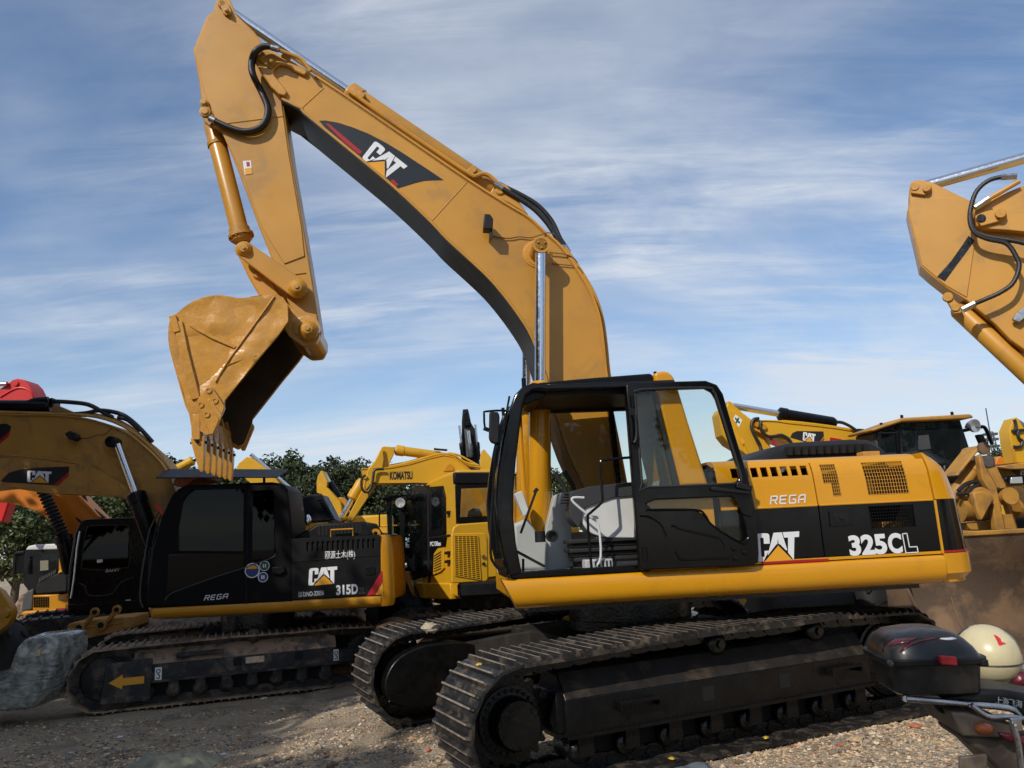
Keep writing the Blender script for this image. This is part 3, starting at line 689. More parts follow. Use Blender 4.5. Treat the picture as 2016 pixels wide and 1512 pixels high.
# black ribbed engine cover on top
cv = MB(); R_ = []
for x, zt, y0, y1 in ((.95, 2.30, -1.0, .2), (1.12, 2.36, -.98, .2), (1.3, 2.44, -.94, .2), (1.5, 2.475, -.92, .2), (2.1, 2.485, -.92, .2), (2.24, 2.47, -.93, .2), (2.33, 2.40, -.96, .2), (2.36, 2.30, -.98, .2)):
    R_.append([(x, y0, 2.28), (x, y0+.04, zt-.05), (x, y0+.12, zt), (x, y1, zt), (x, y1, 2.28)])
cvo = cv.loft(R_).build('engine_cover', MATS['black_plastic'], EX, bevel=.012, smooth=50)
for k in range(11):
    x = 1.36 + k*.075; MB().box(x, x+.045, -.962, -.9, 2.345, 2.42).build('cover_slot', MATS['dark_void'], cvo)
MB().box(2.0, 2.16, -1.12, -1.0, 2.29, 2.335).build('hood_hinge', MATS['yellow'], EX, bevel=.006)
# tail weight
def tail(z):    # outline of one level, from the near seam round the back to the far seam
    if z < 1.2: k = .05
    elif z < 1.41: k = 0
    else: k = 0
    lean = .0 if z < 1.41 else .022 + .05*((z-1.41)/.46) if z < 1.87 else .072 + .05*((z-1.87)/.2) if z < 2.07 else .122 + .29*((z-2.07)/.225)**1.8
    h = [(2.445, 0), (2.56, .012), (2.64, .05), (2.705, .13), (2.77, .32), (2.83, .68), (2.865, 1.05), (2.875, 1.385)]
    iny = max(0, HY(min(z, 2.29)) - SIDE)
    pts = []
    for x, d in h: pts.append((2.445 + (x-2.445)*1.28*max(.02, (1 - lean*2.0)) - k*.6*(x > 2.45), SIDE + d*(1-.03*0) + iny + k, z))
    pts += [(x, -y, z) for x, y, z in reversed(pts)]
    return pts
lev = [1.165, 1.19, 1.24, 1.33, 1.385, 1.408]
cw = MB().loft([tail(z) for z in lev]).build('tail_weight', MATS['yellow_gloss'], EX, smooth=45)
cw.modifiers.new('b', 'BEVEL').width = .008
MB().loft([[(x, y*.997, z) for x, y, z in tail(z)] for z in (1.41, 1.6, 1.85, 1.868)]).build('tail_band', MATS['black_gloss'], cw, smooth=45)
MB().loft([[(x, y, z) for x, y, z in tail(z)] for z in (1.872, 1.95, 2.03, 2.1, 2.16, 2.21, 2.25, 2.275, 2.29)]).build('tail_crown', MATS['yellow_gloss'], cw, smooth=45)
MB().loft([[(x+.002, y*1.0015, z) for x, y, z in tail(z)] for z in (1.414, 1.432)]).build('tail_stripe', MATS['red_decal'], cw, smooth=45)
# yellow corner strips beside the black band
MB().box(2.428, 2.450, SIDE-.003, SIDE+.05, 1.41, 1.865).build('seam_strip', MATS['yellow_gloss'], EX)
# latch
lt = MB().prism(rounded([skin(1631, 1006), skin(1674, 1003), skin(1677, 1033), skin(1634, 1037)], .012), SIDE-.012, SIDE+.01).build('latch', MATS['black_gloss'], EX, bevel=.004)
MB().prism(rounded([skin(1640, 1012), skin(1667, 1010), skin(1669, 1027), skin(1643, 1030)], .008), SIDE-.018, SIDE-.01).cyl((skin(1654, 1020)[0], SIDE-.018, skin(1654, 1020)[1]), (skin(1654, 1020)[0], SIDE-.035, skin(1654, 1020)[1]), .014, 12).build('latch_handle', MATS['black_plastic'], lt, bevel=.003)
# decals on the engine house
DY = SIDE - .002
pz = lambda *a: skin(*a)
logo(EX, quad_map(pz(1489, 1106), pz(1571, 1101), pz(1484, 1051), pz(1573, 1046)), DY)
decal(EX, 'red_stripe', [pz(1499, 1105.5), pz(1631, 1099.5), pz(1631, 1104.5), pz(1499, 1111)], DY+.0012, 'red_decal')
lettering('model_lettering', '325', pz(1674, 1095), pz(1748, 1090.5), .172, DY, MATS['white_decal'], EX, bold=.042); lettering('model_lettering', 'C', pz(1751, 1090.5), pz(1778, 1089), .172, DY, MATS['white_decal'], EX, bold=.042)
Lo = [pz(1776, 1051), pz(1785, 1050), pz(1790, 1077), pz(1805, 1076), pz(1807, 1087), pz(1783, 1088.5)]
Ls = [Vector(p) for p in Lo]
def outline_bar(name, pts, w, y, m, parent):
    b = MB(); n = len(pts)
    for i in range(n):
        a = pts[i]; c = pts[(i+1) % n]; b.obox((a[0], y, a[1]), (c[0], y, c[1]), .003, w)
    return b.build(name, MATS[m], parent, smooth=0)
outline_bar('model_letter_outline', Lo, .008, DY-.001, 'white_decal', EX)
a_ = S.p(1512, 991, -1.36); b_ = S.p(1583, 986, -1.36)
rg = stroke_text('series_lettering', 'REGA', (a_.x, 1.888), (b_.x, 1.888), .082, HY(1.92)-.004, MATS['white_decal'], EX, w=.24, gap=.14, lean=.2, rnd_=.12)

# ---------------------------------------------------------------- cab
FAR = -.45
prof_px = [(1003, 1137), (990, 1095), (979, 1040), (975, 985), (979, 930), (988, 870), (1000, 815), (1013, 778), (1028, 762), (1050, 753)]
A_out = S.xz(prof_px, SIDE)
A_in = S.xz([(1028, 1130), (1016, 1070), (1011, 1020), (1011, 970), (1016, 905), (1024, 840), (1029, 800), (1036, 778), (1048, 769), (1062, 767)], SIDE)
zr = 2.985
def pillar(name, y0, y1):
    return MB().prism(A_out + [(-.9, zr+.0)] + [(-.9, zr-.06)] + list(reversed(A_in)), y0, y1).build(name, MATS['black_gloss'], CAB, bevel=.018, seg=3)
# roof: slab with a dip towards the front
rf = [(-1.06, 2.955), (-1.10, 2.975), (-1.02, 3.012), (-.5, 3.045), (.0, 3.07), (.03, 3.06), (.03, 2.96), (-.9, 2.93)]
CAB = MB().prism(rf, SIDE+.05, FAR-.02).build('cab', MATS['black_paint'], EX, bevel=.02)
pillar('front_pillar', SIDE-.01, SIDE+.085); pillar('front_pillar', FAR-.07, FAR)
MB().prism([(-.95, zr-.05), (-.95, zr), (.2, zr+.012), (.2, zr-.05)], SIDE-.01, SIDE+.09).build('roof_rail', MATS['black_gloss'], CAB, bevel=.015)
MB().prism([(-.95, 2.90), (-.95, zr-.02), (.2, zr), (.2, 2.9)], SIDE+.09, FAR-.07).prism([(-.95, 2.88), (-.95, zr), (.2, zr), (.2, 2.88)], FAR-.07, FAR).build('headliner', MATS['black_plastic'], CAB)
MB().prism([(-1.1, 2.83), (-1.14, 2.86), (-1.06, 2.95), (-.95, 2.97), (-.92, 2.9)], SIDE+.085, FAR-.07).build('front_header', MATS['black_paint'], CAB, bevel=.01)
# door post, sill, rear quarter with yellow corner pillar
MB().prism([(-.235, 1.40), (-.155, 1.40), (-.155, zr-.03), (-.235, zr-.03)], SIDE, SIDE+.09).build('door_post', MATS['black_paint'], CAB, bevel=.012)
MB().prism([(-1.31, 1.405), (-.2, 1.405), (-.2, 1.455), (-1.28, 1.455)], SIDE-.005, SIDE+.09).build('door_sill', MATS['black_paint'], CAB, bevel=.008)
MB().prism([(-.155, 1.40), (.44, 1.40), (.44, 2.08), (-.155, 2.08)], SIDE+.012, SIDE+.06).build('rear_quarter', MATS['yellow_gloss'], CAB, bevel=.01)
cp = [(.17, 2.08), (.03, 2.93), (.03, 3.06), (.10, 3.085), (.17, 3.07), (.215, 3.0), (.30, 2.6), (.42, 2.08)]
MB().prism(rounded(cp, [0, 0, .02, .05, .05, .08, .05, 0]), SIDE+.014, FAR).build('corner_pillar', MATS['yellow_gloss'], CAB, bevel=.025, seg=3)
MB().box(.40, .44, SIDE+.014, FAR, 1.41, 2.08).build('back_wall', MATS['yellow_gloss'], CAB)
MB().prism([(.115, 2.08), (.16, 2.08), (.025, 2.93), (-.005, 2.93)], SIDE+.008, SIDE+.05).build('window_seal', MATS['black_rubber'], CAB)
MB().prism([(-.15, 2.09), (.12, 2.09), (-.0, 2.92), (-.15, 2.92)], SIDE+.03, SIDE+.036).build('quarter_glass', MATS['glass_blue'], CAB)
# far wall: low panel, glass, posts
MB().prism([(-1.33, 1.42), (.42, 1.42), (.42, 1.78), (-1.33, 1.72)], FAR-.03, FAR).build('far_wall', MATS['interior_grey'], CAB)
MB().prism(A_in[3:8] + [(-.95, 2.89), (.0, 2.89), (.15, 1.78), (-1.2, 1.72)], FAR-.02, FAR-.015).build('far_glass', MATS['glass_clear'], CAB)
MB().obox((-.12, FAR-.03, 1.7), (-.16, FAR-.03, 2.9), .05, .05, up=(0, 1, 0)).build('far_post', MATS['black_paint'], CAB)
# windscreen following the front curve
ws = MB(); fr_ = [(x+.03, z) for x, z in A_out[1:8]]
ws.loft([[(x, SIDE+.085, z) for x, z in fr_], [(x, FAR-.07, z) for x, z in fr_]], closed=False).build('windscreen', MATS['glass_clear'], CAB, fix=False)
MB().prism([(A_out[0][0], 1.40), (A_out[1][0]+.0, 1.55), (A_out[1][0]+.06, 1.55), (-1.2, 1.40)], SIDE+.085, FAR-.07).build('front_lip', MATS['black_paint'], CAB)
MB().box(-1.24, .42, SIDE+.05, FAR, 1.405, 1.435).build('cab_floor', MATS['interior_grey'], CAB)

# ---- what stands inside the cab
def IP(px, py, y): q = S.p(px, py, y); return (q.x, q.y, q.z)
cons = [IP(*p, -1.12) for p in ((1131, 992), (1150, 990), (1200, 975), (1250, 968), (1250, 1060), (1190, 1058), (1160, 1050), (1140, 1020))]
MB().prism(rounded([(p[0], p[2]) for p in cons], [.03, .02, .05, 0, 0, .05, .08, .05]), -1.12, -.86).build('seat_console', MATS['interior_light'], EX, bevel=.03, seg=3)
ct = [IP(*p, -1.13) for p in ((1122, 968), (1160, 958), (1252, 948), (1252, 976), (1205, 980), (1150, 1000), (1140, 1040), (1122, 1020))]
MB().prism(rounded([(p[0], p[2]) for p in ct], .02), -1.14, -.88).build('arm_rest', MATS['interior_dark'], EX, bevel=.015)
bl = MB(); b0 = IP(1118, 1062, -1.05); b1 = IP(1240, 1118, -1.05)
for k in range(7):
    z = b1[2] + (b0[2]-b1[2])*k/7; h = (b0[2]-b1[2])/7; i = .03 if k % 2 else 0
    bl.box(b0[0]+i+.04*(k < 3), .0, -1.12+i, -.8-i, z, z+h*.9)
bl.build('bellows', MATS['black_rubber'], EX, bevel=.008)
MB().box(b0[0]+.12, 0, -1.1, -.8, 1.435, 1.50).build('seat_base', MATS['interior_dark'], EX)
seat = MB().prism(rounded([IP(1300, 955, -.9)[0::2], IP(1308, 905, -.9)[0::2], IP(1318, 880, -.9)[0::2], IP(1332, 885, -.9)[0::2], IP(1340, 990, -.9)[0::2], IP(1290, 1000, -.9)[0::2]], .04), -1.1, -.62)
seat.build('seat_back', MATS['interior_grey'], EX, bevel=.04, seg=3)
MB().prism(rounded([(-.1, 1.72), (.25, 1.7), (.25, 1.86), (-.12, 1.86)], .04), -1.08, -.66).build('seat_cushion', MATS['interior_dark'], EX, bevel=.03)
for (px, py, y) in ((1118, 968, -1.05), (1135, 962, -.72)):
    a = Vector(IP(px-3, py+12, y)); t = a + Vector((-.09, 0, .22)); MB().tube([a, a + Vector((-.01, 0, .08)), a + Vector((-.05, 0, .15)), t], .022, 10, 4, rf=lambda i, n: .016 + .012*(i/n)).build('joystick', MATS['black_rubber'], EX)
    g_ = MB()
    for k in range(4): g_.box(a.x-.05+.01*k, a.x+.06-.01*k, y-.05+.008*k, y+.05-.008*k, a.z-.05+.025*k, a.z-.05+.025*k+.018)
    g_.build('joystick_boot', MATS['black_rubber'], EX, bevel=.006)
MB().tube([IP(*p) for p in ((1262, 899, -1.34), (1195, 905, -1.34), (1182, 915, -1.34), (1186, 975, -1.34), (1184, 990, -1.34), (1162, 1010, -1.34), (1157, 1022, -1.34), (1162, 1090, -1.34), (1165, 1122, -1.34))], .0115, 8, 3).build('grab_bar', MATS['black_gloss'], EX)
MB().tube([IP(*p) for p in ((1150, 980, -1.28), (1128, 980, -1.28), (1130, 990, -1.28), (1163, 1018, -1.28), (1178, 1035, -1.28), (1183, 1095, -1.28), (1172, 1118, -1.28))], .0105, 8, 3).build('safety_lever', MATS['interior_light'], EX)
dash = [IP(*p, -.72) for p in ((1010, 1032), (1040, 1020), (1062, 1060), (1078, 1065), (1078, 1122), (1012, 1122))]
MB().prism([(p[0], p[2]) for p in dash], -.75, -.5).build('dash_panel', MATS['interior_grey'], EX, bevel=.03, seg=3)
kk = [IP(*p, -.7) for p in ((1092, 975), (1110, 968), (1122, 1000), (1130, 1120), (1062, 1122), (1075, 1040))]
MB().prism(rounded([(p[0], p[2]) for p in kk], .02), -.7, -.5).build('knee_panel', MATS['interior_grey'], EX, bevel=.02)
MB().prism(rounded([IP(*p, -.8)[0::2] for p in ((1012, 972), (1027, 966), (1042, 1010), (1030, 1018))], .02), -.84, -.72).build('monitor', MATS['interior_light'], EX, bevel=.012)
c0 = Vector(IP(1075, 1056, -1.2)); MB().cyl(c0 + Vector((-.05, 0, -.045)), c0 + Vector((-.05, 0, .045)), .045, 20).lathe(c0 + Vector((.05, .03, 0)), (0, -1, 0), [(0, .05), (.06, .05), (.06, .035), (.03, .03), (.03, .005)], 24).build('cup_holder', MATS['black_plastic'], EX)
MB().obox(IP(1025, 1050, -1.25), IP(1056, 965, -1.25), .014, .02).obox(IP(1052, 970, -1.25), IP(1058, 962, -1.25), .03, .03).build('travel_lever', MATS['black_plastic'], EX)
ped = MB().obox(IP(1016, 1085, -1.2), IP(1072, 1115, -1.2), .09, .02).obox(IP(1030, 1100, -1.2), IP(1030, 1125, -1.2), .02, .02).obox(IP(1016, 1085, -1.0), IP(1072, 1115, -1.0), .09, .02)
ped.build('pedal', MATS['black_plastic'], EX, bevel=.004)
vent = MB().box(*sum(([IP(1150, 1105, -1.2)[0], IP(1204, 1105, -1.2)[0]], [-1.25, -1.1], [1.435, 1.515]), [])); vent.build('heater_box', MATS['interior_grey'], EX, bevel=.01)
for k in range(5):
    x = IP(1168, 1105, -1.2)[0] + k*.032; MB().box(x, x+.014, -1.253, -1.248, 1.45, 1.50).build('heater_slot', MATS['dark_void'], EX)
# ---- open door swung flat against the side
DP = -1.47
d_out = S.xz([(1232, 757), (1240, 753), (1390, 749), (1412, 757), (1424, 775), (1446, 850), (1474, 940), (1490, 1010), (1495, 1090), (1494, 1108), (1480, 1113), (1266, 1123), (1258, 1118)], DP)
d_win = S.xz([(1252, 776), (1260, 769), (1388, 765), (1402, 772), (1410, 786), (1432, 856), (1457, 936), (1454, 946), (1445, 950), (1275, 957), (1266, 950)], DP)
d_low = S.xz([(1273, 992), (1290, 984), (1440, 978), (1449, 984), (1466, 1030), (1474, 1056), (1466, 1067), (1452, 1064), (1400, 1032), (1385, 1012), (1368, 1003), (1285, 1004)], DP)
def plate_with_holes(name, outer, holes, y0, y1, m, parent, bevel=.008):
    bm = bmesh.new(); edges = []
    for loop in [outer] + holes:
        vs = [bm.verts.new((x, y0, z)) for x, z in loop]
        edges += [bm.edges.new((vs[i], vs[(i+1) % len(vs)])) for i in range(len(vs))]
    bmesh.ops.triangle_fill(bm, edges=edges, use_beauty=True)
    bmesh.ops.dissolve_limit(bm, angle_limit=.01, verts=bm.verts, edges=bm.edges)
    r = bmesh.ops.extrude_face_region(bm, geom=list(bm.faces))
    for v in [e for e in r['geom'] if isinstance(e, bmesh.types.BMVert)]: v.co.y = y1
    bmesh.ops.recalc_face_normals(bm, faces=bm.faces)
    me = bpy.data.meshes.new(name); bm.to_mesh(me); bm.free()
    return mobj(name, me, MATS[m], parent, bevel=bevel, seg=2)
DOOR = plate_with_holes('door', d_out, [d_win, d_low], DP, DP+.05, 'black_gloss', EX, .012)
DOOR['label'] = 'black cab door swung open flat against the side'
MB().prism(d_win, DP+.022, DP+.027).build('door_glass', MATS['glass_clear'], DOOR)
MB().prism(d_low, DP+.022, DP+.027).build('door_glass', MATS['glass_clear'], DOOR)
def bead(name, px, r, m, parent, y, close=False, sm=3):
    P = [S.p(a, b, y) for a, b in px]
    if close: P.append(P[0])
    return MB().tube(P, r, 6, sm).build(name, MATS[m], parent)
bead('window_seal', [(1250, 776), (1260, 767), (1388, 763), (1404, 770), (1412, 786), (1434, 856), (1459, 936), (1456, 948), (1446, 952), (1274, 959), (1264, 951), (1250, 776)], .011, 'black_rubber', DOOR, DP-.002, sm=2)
bead('pressed_rib', [(1322, 1036), (1330, 1036), (1340, 1042), (1410, 1058), (1422, 1066), (1428, 1078)], .009, 'black_gloss', DOOR, DP, sm=4)
bead('pressed_rib', [(1330, 1085), (1336, 1097), (1348, 1102), (1436, 1098)], .009, 'black_gloss', DOOR, DP, sm=4)
bead('pressed_rib', [(1272, 1004), (1368, 1004), (1388, 1014), (1402, 1034), (1452, 1066), (1468, 1069), (1476, 1058)], .010, 'black_gloss', DOOR, DP, sm=4)
bead('pressed_rib', [(1260, 1016), (1278, 1018), (1300, 1032), (1312, 1056)], .009, 'black_gloss', DOOR, DP, sm=4)
for px, py in ((1445, 1080), (1465, 1087), (1447, 1099)):
    q = S.p(px, py, DP); MB().lathe((q.x, DP, q.z), (0, -1, 0), [(0, .022), (.012, .02), (.016, .008)], 12).build('door_button', MATS['black_gloss'], DOOR)
q = S.p(1455, 962, DP); MB().obox(S.p(1400, 962, DP-.02), S.p(1476, 970, DP-.02), .02, .03).obox(S.p(1450, 955, DP-.02), S.p(1480, 962, DP-.02), .03, .045).build('door_handle', MATS['black_plastic'], DOOR, bevel=.006)
MB().prism(rounded(S.xz([(1444, 982), (1476, 978), (1484, 1000), (1478, 1018), (1460, 1012)], DP), .015), DP-.02, DP).build('latch_cover', MATS['black_gloss'], DOOR, bevel=.008)
for py in (790, 870, 1090):
    q = S.p(1252, py, DP); MB().cyl((-.215, DP+.0, q.z-.05), (-.215, DP+.0, q.z+.05), .02, 12).build('hinge', MATS['black_paint'], DOOR)
q0 = S.p(1250, 820, DP-.03); MB().tube([S.p(*p, DP-.04) for p in ((1247, 815), (1252, 825), (1253, 860), (1248, 872))], .012, 8, 3).build('inner_handle', MATS['black_plastic'], DOOR)
# yellow/black latch strip on the door post
MB().obox((-.20, SIDE-.012, 1.6), (-.20, SIDE-.012, 1.95), .012, .018).build('striker', MATS['yellow_gloss'], CAB)
# ---- mirror, rails, wiper in front of the cab
mi = [S.p(*p, -1.46) for p in ((963, 812), (980, 812), (983, 820), (982, 870), (977, 876), (966, 872), (962, 864))]
mo = MB().prism(rounded([(p.x, p.z) for p in mi], .015), -1.5, -1.45).build('mirror', MATS['black_plastic'], EX, bevel=.012)
MB().tube([S.p(*p, -1.46) for p in ((1003, 812), (992, 808), (957, 810), (953, 815), (955, 845), (964, 846))], .009, 8, 2).obox(S.p(990, 803, -1.46), S.p(991, 818, -1.46), .025, .025).obox(S.p(952, 843, -1.46), S.p(963, 847, -1.46), .03, .03).build('mirror_bracket', MATS['black_paint'], mo)
MB().tube([S.p(*p, -1.47) for p in ((982, 872), (975, 895), (971, 960), (967, 1030), (966, 1090), (972, 1108), (982, 1119), (998, 1120))], .011, 8, 3).build('front_rail', MATS['black_gloss'], EX)
MB().tube([S.p(*p, -1.3) for p in ((1003, 780), (994, 830), (984, 890), (976, 960), (975, 1020), (981, 1090))], .009, 8, 3).build('wiper_rail', MATS['black_paint'], EX)
aq = S.p(1031, 748, -1.3); MB().cyl((aq.x, -1.3, 2.96), (aq.x, -1.3, 3.06), .02, 10).build('roof_stub', MATS['black_paint'], CAB)
MB().cyl((.09, -1.2, 3.07), (.09, -1.2, 3.11), .014, 10).build('roof_bolt', MATS['black_paint'], CAB)

# ---------------------------------------------------------------- boom
BY = -.29
top_px = [(622, 151), (690, 196), (780, 258), (921, 354), (1000, 404), (1040, 428), (1072, 457), (1107, 489), (1142, 541), (1165, 582), (1180, 628), (1188, 684), (1193, 736), (1205, 810), (1222, 898), (1238, 990), (1240, 1040)]
bot_px = [(556, 196), (594, 216), (600, 224), (690, 298), (775, 369), (848, 438), (880, 472), (924, 512), (964, 550), (996, 588), (1025, 628), (1048, 668), (1070, 730), (1095, 816), (1120, 890), (1152, 961), (1180, 1040)]
tip_px = [(600, 135), (560, 112), (527, 97), (508, 103), (500, 117), (512, 140), (535, 175)]
bt = S.xz(top_px, BY); bb = S.xz(bot_px, BY); btip = S.xz(tip_px, BY)
bo = bt + list(reversed(bb)) + list(reversed(btip))
BOOM = MB().prism(bo, BY, -BY).build('boom', Y, EX, smooth=30)
def strip(name, pts, y0, y1, th, m, parent, bevel=0):
    P = [Vector(p) for p in pts]; o = []
    for i in range(len(P)):
        d = (P[min(i+1, len(P)-1)] - P[max(i-1, 0)]).normalized(); n = Vector((-d.y, d.x)); o.append((P[i] + n*th/2, P[i] - n*th/2))
    poly = [tuple(a) for a, _ in o] + [tuple(b) for _, b in reversed(o)]
    return MB().prism(poly, y0, y1).build(name, MATS[m], parent, bevel=bevel, smooth=25)
strip('top_flange', spl := smooth2(bt, 3), BY-.022, -BY+.022, .022, 'yellow', BOOM)
strip('bottom_flange', smooth2(bb, 3), BY-.022, -BY+.022, .022, 'yellow', BOOM)
strip('boom_belly', [(x + .0, z - .0) for x, z in [(a + n0*.016, b + n1*.016) for (a, b), (n0, n1) in zip(smooth2(bb, 3), [(-.62, -.78)]*99)]], BY-.01, -BY+.01, .012, 'belly_dark', BOOM)  # dark brown-grey plate along the underside of the boom
for P_ in (bt, bb): MB().tube([(x, BY-.003, z) for x, z in [(a + (.010 if P_ is bb else -.008), b + (.012 if P_ is bb else -.014)) for a, b in smooth2(P_, 3)]], .007, 6).build('weld_bead', MATS['yellow_weld'], BOOM)
def seam(parent, a, b, y, fr=S, r=.006, m='yellow_weld'):
    return MB().tube([fr.p(*a, y), fr.p(*b, y)], r, 6).build('weld_seam', MATS[m], parent)
seam(BOOM, (594, 213), (638, 173), BY); seam(BOOM, (849, 436), (919, 359), BY)
# cast ears at the boom tip
ear = [(720,540),(745,508),(790,492),(840,500),(1000,590),(1090,630),(1220,690),(1238,722),(1205,752),(1100,700),(1030,655),(960,645),(905,690),(908,750),(1000,860),(1036,915),(1012,957),(945,935),(870,860),(790,740),(715,620)]
ear = [(x/5.04+360, y/5.04) for x, y in ear]
MB().prism(S.xz(ear, BY-.03), BY-.04, BY+.01).build('boom_ear', Y, BOOM, bevel=.012)
lkp = [(720,560),(735,545),(905,590),(920,625),(905,660),(870,680),(720,580)]
MB().prism(S.xz([(x/5.04+360, y/5.04) for x, y in lkp], BY-.05), BY-.058, BY-.035).build('pin_keeper', Y, BOOM, bevel=.006)
q = S.p(535, 123, BY-.06); MB().lathe((q.x, BY-.05, q.z), (0, -1, 0), [(0, .045), (.02, .045), (.02, .03), (.05, .025), (.06, .01)], 16).build('keeper_bolt', MATS['yellow_weld'], BOOM)
q = S.p(513, 109, BY-.05); pin(BOOM, q.x, BY-.03, BY-.07, q.z, .05, name='pin_cap'); pin(BOOM, q.x, .5, -.1, q.z, .06, name='pin')
# decal on the boom
def zpx(pts, ox, oy, s): return [(x/s+ox, y/s+oy) for x, y in pts]
sw = zpx([(142,443),(200,440),(330,462),(480,510),(640,575),(820,670),(960,755),(1120,860),(1250,945),(1378,1032),(1280,1033),(1180,1040),(1090,1062),(1000,1090),(930,1112),(890,1112),(840,1075),(640,905),(440,735),(250,565)], 600, 150, 5.04)
decal(BOOM, 'logo_swoosh', S.xz(sw, BY), BY-.001, 'black_decal')
decal(BOOM, 'red_stripe', S.xz(zpx([(205,470),(240,475),(400,610),(568,752),(550,775),(530,768),(380,645)], 600, 150, 5.04), BY), BY-.003, 'red_decal')
decal(BOOM, 'red_stripe', S.xz(zpx([(865,1027),(882,1030),(928,1075),(915,1090),(895,1083),(852,1040)], 600, 150, 5.04), BY), BY-.003, 'red_decal')
cpx = lambda x, y: tuple(S.xz([(x/5.04+600, y/5.04+150)], BY)[0])
logo(BOOM, quad_map(cpx(565, 815), cpx(835, 1030), cpx(700, 640), cpx(1020, 895)), BY-.003)
# work lamp with its cable
q = S.p(961, 441, BY-.12); lamp = MB().prism(S.xz([(953, 426), (964, 427), (970, 436), (969, 456), (951, 455)], BY-.13), BY-.2, BY-.07).build('work_lamp', MATS['black_plastic'], BOOM, bevel=.008)
MB().obox(S.p(966, 452, BY-.1), S.p(966, 468, BY-.05), .03, .05).obox(S.p(966, 462, BY-.06), S.p(966, 462, BY), .04, .04).build('lamp_bracket', MATS['steel'], lamp)
MB().tube([S.p(*p, BY-.02) for p in ((966, 464), (985, 468), (1005, 469), (1022, 466), (1045, 468), (1065, 462), (1078, 458), (1090, 461))], .006, 6, 3).build('lamp_cable', MATS['rust_dirt'], BOOM)
# lift-cylinder boss and pin
q = S.p(1058, 500, BY); bx_, bz_ = q.x, q.z
MB().lathe((bx_, BY+.002, bz_), (0, -1, 0), [(0, .155), (.012, .15), (.014, .135), (.02, .13), (.02, .01)], 36).build('boss_ring', Y, BOOM)
MB().lathe((bx_, -BY+.3, bz_), (0, -1, 0), [(0, .07), (2*abs(BY)+.3, .09), (2*abs(BY)+.34, .09), (2*abs(BY)+.5, .07), (2*abs(BY)+.56, .07), (2*abs(BY)+.57, .066), (2*abs(BY)+.57, .005)], 28).build('boss', Y, BOOM)
cap = MB()
for k in range(3): cap.cyl((bx_+.038*cos(k*2.09+.5), BY-.27, bz_+.038*sin(k*2.09+.5)), (bx_+.038*cos(k*2.09+.5), BY-.285, bz_+.038*sin(k*2.09+.5)), .011, 6)
cap.build('boss_bolts', MATS['yellow_weld'], BOOM)['kind'] = 'stuff'
MB().tube([S.p(*p, BY-.03) for p in ((1081, 497), (1110, 500), (1128, 507), (1137, 518)) ], .006, 6, 3).tube([S.p(*p, BY-.02) for p in ((1086, 519), (1128, 523))], .005, 6).build('grease_line', MATS['rust_dirt'], BOOM)
# lift cylinders, both sides of the boom
for sgn in (-1, 1):
    y = sgn*.50
    foot = (-.93, y, 1.62); top = (bx_, y, bz_)
    bo_ = ram(EX, foot, top, .105, .052, .53, 'yellow_gloss', 'lift_cylinder')
    MB().cyl((foot[0], y-.09, foot[2]), (foot[0], y+.09, foot[2]), .10, 24).build('cylinder_eye', MATS['yellow_gloss'], bo_)
    MB().cyl((top[0], y-.06, top[2]), (top[0], y+.06, top[2]), .088, 24).build('rod_eye', Y, bo_)
    MB().tube([(-1.04, y+.02, 1.8), (-1.05, y+.02, 2.8), (-1.03, y+.02, 2.9), (-.95, y, 2.93)], .022, 8, 3).build('cylinder_pipe', MATS['yellow_gloss'], bo_)
MB().box(-1.08, -.3, -.45, .45, 1.2, 1.5).prism([(-1.1, 1.2), (-.8, 1.2), (-.8, 1.62), (-.93, 1.74), (-1.06, 1.62)], -.38, -.34).prism([(-.5, 1.2), (.1, 1.2), (.05, 1.9), (-.1, 2.0), (-.25, 1.9)], -.42, -.38).prism([(-.5, 1.2), (.1, 1.2), (.05, 1.9), (-.1, 2.0), (-.25, 1.9)], .38, .42).build('boom_mount', MATS['yellow_gloss'], EX, bevel=.02)
MB().box(-.95, .5, .55, 1.35, 1.2, 1.62).build('tool_box', MATS['yellow_gloss'], EX, bevel=.03)
# pipes and hoses along the back of the boom
pp = [(985, 388), (1008, 399)]
back = S.xz([(1107, 489), (1124, 514), (1142, 541), (1165, 582), (1180, 628), (1188, 684), (1193, 736), (1205, 810)], BY)
for k, yy in enumerate((-.22, -.10, .02)):
    MB().tube([(x + .045 + .004*k, yy, z + .03) for x, z in back], .022, 8, 3).build('boom_pipe', Y, BOOM)
for k, (yy, dd) in enumerate(((-.2, 0), (-.08, 8))):
    P = [S.p(*p, yy) for p in ((990+dd, 372-dd*.2), (1020+dd, 390-dd*.6), (1052+dd, 412-dd*.8), (1078+dd, 440-dd*.6), (1096+dd*.7, 468), (1106+dd*.7, 484))]
    MB().tube(P, .027, 10, 5).build('boom_hose', MATS['hose'], BOOM)
    MB().tube([P[0] + (P[0]-P[1])*.55, P[0]], .03, 10).build('hose_fitting', MATS['steel'], BOOM); MB().tube([P[-1], P[-1] + (P[-1]-P[-2])*.8], .03, 10).build('hose_fitting', MATS['steel'], BOOM)
